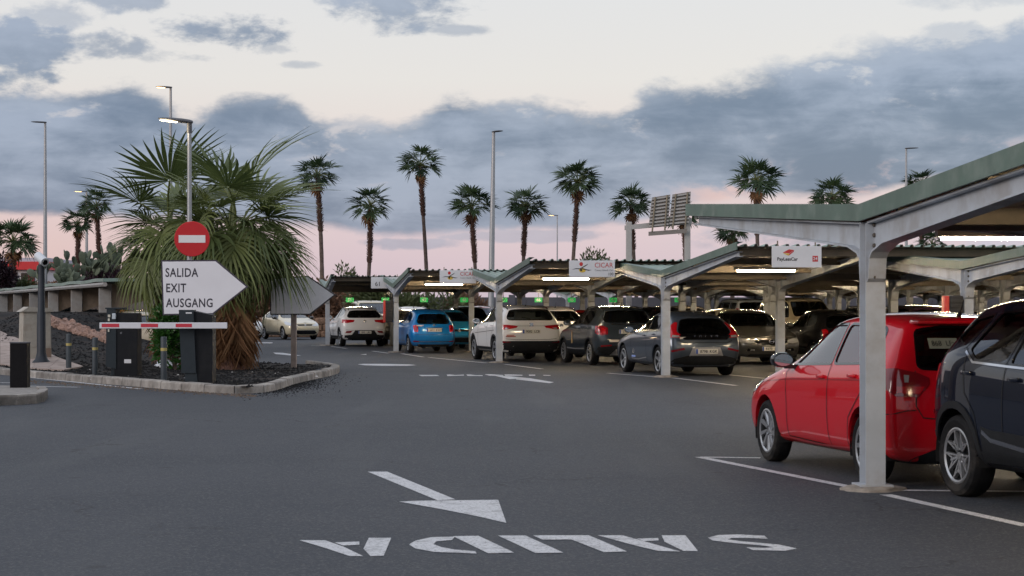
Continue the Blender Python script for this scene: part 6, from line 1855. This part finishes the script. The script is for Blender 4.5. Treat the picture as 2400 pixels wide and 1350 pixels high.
far_palm(2168, 432, 44, 134, 'palm beside the slim light pole over the sloping roof', 12, .4)
far_palm(2188, 575, 42, 128, 'low palm seen through the gap under the near roof', 13, .5)
far_palm(226, 482, 42, 150, 'right palm of the pair above the carport columns', 14, .45)
far_palm(176, 525, 42, 146, 'left palm of the pair above the carport columns', 15, .45)
far_palm(36, 566, 56, 126, 'broad low palm beside the red banded building', 16, .6)
# ---- the big bushy palms on the island
big = [fan_frond(100 + s, 1.10, 1.15, 30, 128, .55 + .2 * s, .40, .8, M_FROND, .74, (.0, .25, .5, .8)[s]) for s in range(4)]
big_old = [fan_frond(120 + s, .95, 1.10, 28, 120, 1.2, .35, .9, M_FROND, .72, .9) for s in range(2)]
big_dead = [fan_frond(130 + s, .7, 1.35, 20, 34, .3, .25, .2, M_DEAD, 1.6) for s in range(3)]
def big_palm(px, Z, pyc, label, seed, n, s0, dead=26):
    c = at(px, pyc, Z); z0 = bank_h(c.x, Z)
    rnd = random.Random(seed)
    root = thing('bushy_palm', label, 'palm tree', (c.x, Z, z0 - .03), 0, 'bushy fan palms on the gravel island')
    h = c.z - z0
    me, topv = trunk_mesh(h, .25, .22, .02, .32, seed, .3)
    me.materials[0] = M_BOOT
    obj('trunk', me, root)
    for k in range(n):
        q = (k + .5) / n
        el_ = math.asin(max(-.72, min(1, .995 - 1.60 * q))) + rnd.uniform(-.1, .1)
        a = k * 2.39996 + rnd.uniform(-.25, .25)
        m = big[0] if el_ > 1.0 else rnd.choice(big[:2]) if el_ > .6 else rnd.choice(big[1:]) if el_ > -.25 else rnd.choice(big_old)
        place_frond('frond', m, root, topv + Vector((0, 0, rnd.uniform(-.25, .1))), a, el_, rnd.uniform(-.5, .5), s0 * rnd.uniform(.85, 1.12) * (1.65 if el_ > 1.15 else 1.3 if el_ > .85 else 1.0))
    for k in range(dead):
        a = k * 2.39996 + rnd.uniform(-.3, .3); zz = lerp(h - .4, h * .46, k / dead)
        place_frond('dead_frond', rnd.choice(big_dead), root, Vector((.30 * math.cos(a), .30 * math.sin(a), zz)), a, -1.60 + rnd.uniform(-.06, .06), rnd.uniform(-.5, .5), s0 * rnd.uniform(.80, 1.02) * min(1., zz / 1.75))
big_palm(545, 46.6, 565, 'big bushy palm with a brown skirt of dead fronds on the island', 21, 52, .95, 70)
big_palm(404, 49.0, 575, 'big bushy palm behind the exit arrow, its trunk hidden', 22, 44, .90, 30)
# ---- leaf clump plants
def clump(name, label, cat, c, rx, ry, rz, n, size, material, seed, stem=True, group=None, up=.3, thin=.38):
    """shrub: stems plus many small leaves spread through an uneven volume"""
    rnd = random.Random(seed)
    root = thing(name, label, cat, (c.x, c.y, c.z), 0, group)
    b = MB()
    lobes = [(Vector((rnd.uniform(-.6, .6) * rx, rnd.uniform(-.5, .5) * ry, rnd.uniform(.35, .95) * rz)), rnd.uniform(.35, .6)) for _ in range(9)]
    for i in range(n):
        lc, lr = rnd.choice(lobes)
        d = Vector((rnd.gauss(0, 1), rnd.gauss(0, 1), rnd.gauss(0, 1))).normalized() * (rnd.random() ** .5) * lr
        p = lc + Vector((d.x * rx, d.y * ry, d.z * rz * .8))
        if p.z < .02: p.z = rnd.uniform(.02, .2) * rz
        ax = (d.normalized() + Vector((rnd.uniform(-.7, .7), rnd.uniform(-.7, .7), up + rnd.uniform(-.4, .5)))).normalized()
        sd_ = ax.cross(Vector((rnd.uniform(-1, 1), rnd.uniform(-1, 1), rnd.uniform(-1, 1)))).normalized()
        L = size * rnd.uniform(.7, 1.35); w = L * thin
        b.bm.faces.new([b.bm.verts.new(q) for q in (p, p + ax * L * .5 + sd_ * w / 2, p + ax * L, p + ax * L * .5 - sd_ * w / 2)])
    me = bpy.data.meshes.new('foliage'); b.bm.to_mesh(me); b.bm.free(); me.materials.append(material)
    obj('foliage', me, root)
    if stem:
        b = MB()
        for k in range(7):
            lc, lr = lobes[k]; b.tube([(rnd.uniform(-.1, .1) * rx, rnd.uniform(-.1, .1) * ry, -.1), lc * .5 + Vector((0, 0, .1 * rz)), lc], [.03, .02, .01], 5)
        b.build('stems', M_BARK, root)
    return root
M_BRIGHT = leaf_mat('bright_leaf', (.035, .11, .02), (.075, .19, .045), .3, .35, .5)
M_PURPLE = leaf_mat('purple_leaf', (.018, .008, .014), (.05, .022, .035), .15)
M_ORANGE_L = leaf_mat('orange_bloom', (.20, .075, .02), (.38, .17, .05), .2)
M_OLIVE = leaf_mat('olive_leaf', (.05, .075, .03), (.12, .14, .06), .2)
M_DRY = leaf_mat('dry_leaf', (.12, .06, .04), (.22, .13, .085), .15)
q = terrain_at(404, 868)
clump('green_shrub', 'bright green leafy shrub between the two charcoal machines', 'shrub', q + Vector((0, .5, -.03)), .48, .40, 1.28, 1500, .15, M_BRIGHT, 31)
# hill behind the left carport, where cacti and bushes grow

# ================================================================== left carport, planted hill, far walls and buildings
M_COLM = mat('carport_column', (.34, .335, .33), .75, .05, vary=.08, dirt=(.26, .19, .14), dirt_scale=1.5, dirt_amt=.35)
M_TANB = mat('carport_beam', (.30, .235, .185), .8, vary=.12)
root = thing('carport', 'long low carport with broad grey columns behind the gravel bank', 'carport', (-12.7, 64.0, 0))
c0, c1 = Vector((0, 0, 0)), Vector((-12.1, 36.0, 0))
d = (c1 - c0).normalized(); nrm = Vector((-d.y, d.x, 0)) * -1      # towards the car park right
bk = Vector((-d.y, d.x, 0))
bk = bk if bk.x > 0 else -bk
ZR = 2.30
for k in range(7):
    p = c0 + (c1 - c0) * (k / 5.0)
    b = MB(); b.box((-.20, -.15, 0), (.20, .15, ZR), Matrix.Translation(p) @ Matrix.Rotation(R(6), 4, 'Z'), bevel=.02); b.build('column', M_COLM, root)
    # arm running back from the column, haunched
    b = MB(); P = [(0, ZR - .02), (3.4, ZR + .05), (3.4, ZR - .15), (2.2, ZR - .30), (.9, ZR - .62), (.1, ZR - .95), (0, ZR - .95)]
    ux = bk
    M_ = Matrix(((ux.x, 0, -ux.y, p.x), (ux.y, 0, ux.x, p.y), (0, 1, 0, 0), (0, 0, 0, 1)))
    b.prism(P, -.09, .09, M_); b.build('arm', M_TANB, root)
ends = (c0 - d * 2.2, c1 + d * 9)
n_sheet = 26
for k in range(n_sheet):
    a = ends[0].lerp(ends[1], k / n_sheet); c = ends[0].lerp(ends[1], (k + 1) / n_sheet)
    b = MB(); sag = .02 * math.sin(k * 1.7)
    v = [a - bk * .35 + Vector((0, 0, ZR + .02 + sag)), c - bk * .35 + Vector((0, 0, ZR + .02 + .02 * math.sin(k * 1.7 + 1.7))), c + bk * 3.7 + Vector((0, 0, ZR + .12)), a + bk * 3.7 + Vector((0, 0, ZR + .12))]
    top = [b.bm.verts.new(x + Vector((0, 0, .10))) for x in v]; bot = [b.bm.verts.new(x) for x in v]
    b.bm.faces.new(top); b.bm.faces.new(bot[::-1])
    for i in range(4): b.bm.faces.new((bot[i], bot[(i + 1) % 4], top[(i + 1) % 4], top[i]))
    b.build('roof_panel', M_ROOF, root)
b = MB(); a, c = ends[0] - bk * .30, ends[1] - bk * .30
b.tube([a + Vector((0, 0, ZR - .06)), c + Vector((0, 0, ZR - .06))], .07, 6); b.build('edge_beam', M_COLM, root)
b = MB(); b.box((-.7, -.05, 0), (.7, .05, .06)); fo = b.build('lamp_fixture', M_FIX, root, loc=c0.lerp(c1, .25) + bk * 2.0 + Vector((0, 0, ZR - .25)))
b = MB(); b.tube([(-.65, 0, -.02), (.65, 0, -.02)], .022, 8); b.build('lamp_tube', glow('carport_tube', (1, .72, .42), 34.), fo)
# planted hill behind it
M_EARTH = mat('hill_earth', (.11, .075, .055), .95, vary=.3, scale=.6, bump=.6, bscale=4)
b = MB()
def hill_h(x, y): return 0 if y < 106 else min(2.1, (y - 106) * .40) * max(0., min(1., (-16 - x) / 6.)) + .15 * math.sin(x * .7) * math.sin(y * .5)
nx, ny = 40, 26; G = {}
for i in range(nx + 1):
    for j in range(ny + 1):
        x, y = lerp(-75, -14, i / nx), lerp(104, 175, j / ny); G[i, j] = b.bm.verts.new((x, y, hill_h(x, y) if 0 < j and i < nx else -.3))
for i in range(nx):
    for j in range(ny): b.bm.faces.new((G[i, j], G[i + 1, j], G[i + 1, j + 1], G[i, j + 1]))
tag(b.build('hill', M_EARTH, smooth=60), kind='structure')
def on_hill(px, y):
    x = (px - 1200) * y / FPX; return Vector((x, y, hill_h(x, y) - .05))
clump('green_bush', 'yellowish green bush on the hill left of the camera mast', 'bush', on_hill(44, 112), 1.1, .8, .9, 1400, .2, M_OLIVE, 41)
clump('flowering_bush', 'orange flowering ground bush behind the camera mast', 'bush', on_hill(100, 113), 1.8, .9, .75, 1800, .16, M_ORANGE_L, 42)
clump('purple_bush', 'dark purple bush at the edge, in front of the broad low palm', 'bush', on_hill(4, 111), .8, .8, 2.0, 1500, .24, M_PURPLE, 43)
clump('purple_bush', 'dark purple bush under the small cactus above the carport roof', 'bush', on_hill(178, 110), .95, .8, 1.0, 1500, .22, M_PURPLE, 44)
clump('purple_bush', 'dark purple bush under the large cactus beside the big palm', 'bush', on_hill(250, 111), 1.5, .8, 1.35, 2200, .24, M_PURPLE, 45)
# ---- prickly pears
M_PAD = leaf_mat('cactus_pad', (.075, .095, .065), (.15, .175, .125), .0, .7, .3)
def pad_mesh(seed):
    b = MB(); bmesh.ops.create_uvsphere(b.bm, u_segments=10, v_segments=7, radius=1.0)
    for v in b.bm.verts:
        z = v.co.z; v.co = Vector((v.co.x * .33 * (1 + .25 * z), v.co.y * .075, (z + 1) * .5))
    return b.mesh('pad', M_PAD, 60)
PAD = pad_mesh(0)
def cactus(px, y, label, seed, levels, n0, size, spread):
    rnd = random.Random(seed); c = on_hill(px, y)
    root = thing('prickly_pear', label, 'cactus', c, 0, 'prickly pear cacti on the hill')
    count = 0
    todo = [(Vector((rnd.uniform(-spread, spread), rnd.uniform(-.3, .3), 0)), Vector((rnd.uniform(-.5, .5), 0, 1)).normalized(), 0) for _ in range(n0)]
    while todo and count < 120:
        p, dr, lv = todo.pop(0)
        s = size * rnd.uniform(.75, 1.2) * (1.15 - .08 * lv)
        z = dr.normalized(); yv = Vector((rnd.uniform(-1, 1), rnd.uniform(-1, 1), 0)).normalized(); xv = yv.cross(z).normalized(); yv = z.cross(xv)
        o = obj('pad', PAD, root); M_ = Matrix((xv, yv, z)).transposed().to_4x4(); o.matrix_local = Matrix.Translation(p) @ M_ @ Matrix.Scale(s, 4)
        count += 1
        if lv < levels:
            for k in range(rnd.choice((1, 2, 2, 3))):
                a = rnd.uniform(-.9, .9)
                nd = (z * math.cos(a) + xv * math.sin(a) + Vector((0, rnd.uniform(-.4, .4), .25))).normalized()
                todo.append((p + z * s * .82 + xv * math.sin(a) * s * .22, nd, lv + 1))
cactus(132, 110.5, 'smaller prickly pear cactus beside the camera mast', 51, 5, 6, .62, .7)
cactus(222, 112, 'large prickly pear cactus left of the big palm', 52, 6, 8, .74, 1.2)
# ---- building with a red band
p0, p1 = at(-60, 660, 190), at(104, 612, 190)
root = thing('red_band_building', 'white shop building with a wide red band behind the palms', 'building', (p0.x, 190, 0))
wb = p1.x - p0.x; ztop_ = at(0, 613, 190).z; zmid = at(0, 632, 190).z
b = MB(); b.box((0, .5, 0), (wb, 14, zmid)); b.build('wall', mat('wall_white', (.6, .58, .6), .7), root)
b = MB(); b.box((-.3, 0, zmid), (wb + .3, 14.4, ztop_)); b.build('red_band', mat('band_red', (.55, .025, .03), .5), root)
b = MB(); b.box((-.3, 0.1, ztop_), (wb + .3, 14.3, ztop_ + .35)); b.build('roof', mat('roof_pale', (.45, .42, .5), .6), root)
dx0, dx1 = at(64, 0, 190).x - p0.x, at(78, 0, 190).x - p0.x
b = MB(); b.box((dx0, .35, 0), (dx1, .6, zmid - .1)); b.build('door', mat('door_dark_red', (.16, .01, .02), .5), root)
for k in range(3):
    xa = 1.0 + k * 1.6
    b = MB(); b.box((xa, .44, zmid - 1.5), (xa + 1.3, .52, zmid - .3)); b.build('window', M_GLOSSB, root)
# ---- far side of the car park: stone wall, slope wall, bushes
M_STONE = mat('brown_stone', (.17, .105, .07), .95, vary=.4, scale=4, bump=.8, bscale=9)
root = thing('stone_wall', 'low brown rubble stone wall beyond the cream hatchback', 'wall', (-16.0, 106.0, 0))
rnd = random.Random(77)
rk = []
for s_ in range(4):
    b = MB(); b.box((-.5, -.5, -.5), (.5, .5, .5), bevel=.14, seg=1)
    r_ = random.Random(s_)
    for v in b.bm.verts: v.co *= 1 + r_.uniform(-.1, .1)
    rk.append(b.mesh('stone', M_STONE, 40))
x = 0; 
for row in range(3):
    x = -.2 * row
    while x < 14.5:
        w = rnd.uniform(.35, .65)
        o = obj('stone', rnd.choice(rk), root, (x + w / 2, rnd.uniform(-.03, .03), .17 + row * .33)); o.scale = (w * 1.02, .45, .36)
        x += w
b = MB(); b.box((-.1, .06, 0), (14.4, .30, .98)); b.build('core', M_STONE, root)
root = thing('perimeter_wall', 'long dark grey boundary wall beyond the last parked cars', 'wall', (-30.0, 124.0, 0))
for k in range(19):
    b = MB(); b.box((k * 6.0 + .02, 0, 0), (k * 6.0 + 5.98, .3, 2.15)); b.build('panel', mat('wall_dark_grey', (.085, .085, .10), .85, vary=.15, scale=.8), root)
    b = MB(); b.box((k * 6.0 - .2, -.08, 0), (k * 6.0 + .2, .38, 2.3)); b.build('pier', MATS['wall_dark_grey'], root)
for i, (px, Z, rx, rz, m, lab) in enumerate([(640, 116, 3.2, 2.4, M_DRY, 'dry brown bush behind the cream hatchback'), (735, 114, 2.6, 2.4, M_DRY, 'dry brown bush behind the blank arrow sign'), (800, 114, 2.8, 2.5, M_DRY, 'reddish dry bush behind the white crossover'), (900, 113, 2.2, 2.2, M_OLIVE, 'olive bush behind the fire cabinet post'),
                                             (1000, 113, 2.6, 2.0, M_OLIVE, 'olive bush behind the blue small car'), (1092, 114, 1.6, 1.9, M_DRY, 'russet bush left of the white SUV'), (815, 132, 1.0, 3.2, M_OLIVE, 'loose bush showing above the roof over the white crossover'), (1395, 138, 1.1, 4.1, M_OLIVE, 'spiky bush tip showing above the CICAR 100 canopy'), (610, 122, 3.0, 3.2, M_OLIVE, 'green bush behind the big palm skirt')]):
    c = at(px, 720, Z); c.z = 0
    clump('bush', lab, 'bush', c, rx, 1.0, rz, 4200, .26, m, 60 + i, group='bushes along the far wall')

# ---- two unseen buildings added beyond the frame for the car paint to mirror
M_FAC = mat('facade_render', (.17, .155, .14), .85, vary=.15, scale=.3); M_FACW = mat('facade_glass', (.015, .018, .022), .15)
def long_building(name, label, x, y, rz, n, h, bay=6.0):
    root = thing(name, label, 'building', (x, y, 0), R(rz))
    b = MB(); b.box((0, 0, 0), (n * bay, 12, h)); b.build('wall', M_FAC, root)
    b = MB(); b.box((-.4, -.5, h), (n * bay + .4, 12.4, h + .5)); b.build('roof', mat('roof_pale', (.45, .42, .5), .6), root)
    for k in range(n):
        for zz in (1.0, 4.8):
            if zz + 2.2 > h: continue
            b = MB(); b.box((k * bay + 1.0, -.06, zz), (k * bay + bay - 1.0, .0, zz + 2.1)); w = b.build('window', M_FACW, root)
            b = MB(); b.box((k * bay + bay / 2 - .05, -.09, zz), (k * bay + bay / 2 + .05, -.05, zz + 2.1)); b.build('mullion', M_TRIM, w)
long_building('unseen_building_left', 'unseen long building added left of the frame for the car flanks to mirror', -62, 112, -90, 24, 9.0)
long_building('unseen_building_back', 'unseen low building added behind the viewpoint for the car rears to mirror', 66, -42, 180, 21, 5.5)

# ================================================================== parked cars
def car_at_wheel(root, p, px, py, wheel, heading):
    """put a car so that one wheel's foot stands at the ground point of a pixel"""
    lx = p['fa'] if wheel[0] == 'F' else p['ra']
    ly = (p['W'] - .12) * (1 if wheel[1] == 'L' else -1)
    g_ = gp(px, py); a = R(90 + heading)
    root.location = (g_.x - (lx * math.cos(a) - ly * math.sin(a)), g_.y - (lx * math.sin(a) + ly * math.cos(a)), 0)
    root.rotation_euler = (0, 0, a)
HD = 14.0
G_ = 'cars parked under the canopies'
polo = make_polo('shiny red hatchback beside the nearest canopy post'); car_at_wheel(polo.root, polo.p, 1816, 1080.5, 'FL', 12.6)
captur = make_captur('navy blue crossover with petal alloy wheels and grey arch cladding'); car_at_wheel(captur.root, captur.p, 2264, 1163, 'RR', 194.5)
v40 = make_v40('grey-blue hatchback with plate 8798 KGK behind a canopy post'); car_at_wheel(v40.root, v40.p, 1550, 880.0, 'RL', HD)
ateca = make_ateca('white SUV with plate 9082 LCB and silver skid plate'); car_at_wheel(ateca.root, ateca.p, 1166, 847.5, 'RL', HD)
cross = make_crossover('dark slate crossover with plate 7753 between two canopy posts'); car_at_wheel(cross.root, cross.p, 1328, 849.7, 'FL', HD)
f500 = make_500('bright blue small rounded hatchback beside the post with fire cabinet'); car_at_wheel(f500.root, f500.p, 962, 826.8, 'RL', HD)
troc = make_troc('white crossover with black lower bumper under the farthest canopy'); car_at_wheel(troc.root, troc.p, 801, 811.5, 'RL', HD)
astra = make_astra('bronze grey hatchback facing out, plate beginning 8370'); astra.root.location = (6.62, 56.9, 0); astra.root.rotation_euler = (0, 0, R(90 + 188))
clio = make_clio('cream hatchback standing by the stone wall beyond the wooden sign post'); car_at_wheel(clio.root, clio.p, 666, 796, 'FR', 207)
van = make_van('silver blue people carrier with three side windows in the far row')
for c_ in (polo, captur, v40, ateca, cross, f500, troc, astra, clio, van): c_.root['group'] = G_
def again(src, name, label, x, y, heading, paint_mat, strip_plate=True):
    c = copy_tree(src.root, None, {src.paint.name: paint_mat})
    c.name = name; c['label'] = label; c['group'] = G_
    c.location = (x, y, 0); c.rotation_euler = (0, 0, R(90 + heading))
    if strip_plate:
        for ch in list(c.children):
            if ch.name.split('.')[0] in ('number_plate',):
                for g2 in list(ch.children):
                    if g2.name.startswith('plate_text'): bpy.data.objects.remove(g2)
            elif ch.name.split('.')[0] in ('sticker', 'sticker_print'): bpy.data.objects.remove(ch)
    return c
PT = lambda n, c, m=.3: paint(n, c, m)
black = PT('black_paint', (.010, .010, .012), .2); beige = PT('beige_paint', (.50, .44, .34), .1); redp = PT('bright_red_paint', (.50, .012, .012), 0)
silver = PT('silver_paint', (.42, .43, .45), .6); darkgrey = PT('dark_grey_paint', (.05, .052, .056), .4); plum = PT('plum_paint', (.035, .012, .03), .4)
white2 = PT('white_paint', (.72, .71, .70)); cyan = PT('cyan_blue_paint', (.012, .22, .42), .3); gold = PT('gold_brown_paint', (.20, .12, .05), .5); dblue = PT('dark_blue_paint', (.012, .022, .05), .3)
def row(key, k, du=0.0):
    """centre of bay k of a canopy row"""
    r = CANOPIES[key]; a = r.rotation_euler.z; lx = BAY * (k + .5)
    return (r.location.x + lx * math.cos(a) - du * math.sin(a), r.location.y + lx * math.sin(a) + du * math.cos(a))
van.root.location = (*row(6, 6), 0); van.root.rotation_euler = (0, 0, R(90 + HD))
again(f500, 'small_black_hatchback', 'small black rounded hatchback right of the bronze grey hatchback', *row(4, 3, -.6), HD, black)
again(ateca, 'plum_suv', 'dark plum SUV whose roof shows above the red hatchback', *row(4, 4, -.3), HD, plum)
again(v40, 'silver_hatchback', 'silver hatchback roof showing right of the fire cabinet, behind the navy crossover', *row(4, 5, 0), HD, silver)
again(troc, 'white_crossover', 'white crossover parked beyond the white SUV, only its right edge showing', 1.0, 64.4, HD, white2)
again(clio, 'red_hatchback', 'red hatchback facing out between the white SUV and slate crossover', *row(5, 2, .5), 190, redp)
again(troc, 'black_crossover', 'black crossover roof showing between slate crossover and grey-blue hatchback', *row(5, 3, 0), HD, black)
again(f500, 'small_beige_hatchback', 'small beige rounded hatchback behind the bronze grey hatchback', *row(5, 4, 0), 194, beige)
again(van, 'cream_van', 'cream van facing out behind the small black hatchback', *row(5, 5, 0), 196, PT('cream_van_paint', (.52, .45, .31), .1))
again(astra, 'dark_hatchback', 'dark grey hatchback in the third row behind the plum SUV', *row(5, 6, 0), HD, darkgrey)
again(ateca, 'silver_suv', 'silver SUV in the third row behind the red hatchback roof', *row(5, 7, 0), 192, silver)
again(clio, 'dark_blue_hatchback', 'dark blue hatchback far right in the third row', *row(5, 8, 0), HD, dblue)
again(clio, 'cyan_hatchback', 'cyan blue hatchback facing out just beyond the small blue hatchback', -2.35, 76.6, 192, cyan)
again(cross, 'dark_crossover', 'dark crossover facing out between the small blue hatchback and white SUV', -1.75, 83.0, 190, darkgrey)
again(astra, 'grey_hatchback', 'grey hatchback facing out between white crossover and fire cabinet', -4.55, 85.2, 186, PT('mid_grey_paint', (.16, .165, .17), .5))
again(troc, 'white_crossover', 'white crossover roof behind the fire cabinet on the blue car post', -4.7, 92.2, HD, white2)
again(van, 'cream_van', 'cream van far beyond the white crossover', -7.0, 101.5, 192, MATS['cream_van_paint'])
again(ateca, 'red_suv', 'dark red SUV far beyond the white SUV', -1.5, 93.0, 194, PT('dark_red_paint', (.22, .02, .02), .2))
again(ateca, 'beige_suv', 'beige SUV roof showing above the grey-blue hatchback', *row(6, 5, 0), HD, beige)
again(cross, 'silver_crossover', 'silver crossover roof in the farthest row, left of the beige SUV', *row(6, 4, 0), HD, silver)
again(troc, 'grey_crossover', 'grey crossover in the farthest row right of the people carrier', *row(6, 7, 0), 194, MATS['mid_grey_paint'])
again(ateca, 'white_suv', 'white SUV in the farthest row behind the cream van', *row(6, 8, 0), HD, white2)
again(v40, 'black_hatchback', 'black hatchback in the farthest row behind the plum SUV', *row(6, 9, 0), 194, black)
again(clio, 'white_hatchback', 'white hatchback in the farthest row behind the silver SUV', *row(6, 10, 0), HD, white2)
c_ = again(clio, 'white_hatchback', 'white hatchback half hidden by the palm skirt beside the cream hatchback', clio.root.location.x - 2.6, clio.root.location.y - .6, 207, white2)
again(astra, 'gold_hatchback', 'gold brown hatchback under the left carport between the grey columns', -14.6, 74.0, 150, gold)
again(v40, 'black_hatchback', 'black hatchback deep under the left carport', -18.0, 84.0, 150, black)
again(cross, 'black_crossover', 'black crossover at the far end of the left carport', -20.6, 92.5, 150, black)
again(clio, 'beige_hatchback', 'beige hatchback whose tail shows between ticket machine and green shrub', -11.0, 61.0, 6, PT('beige_car_paint', (.48, .40, .29), .05))
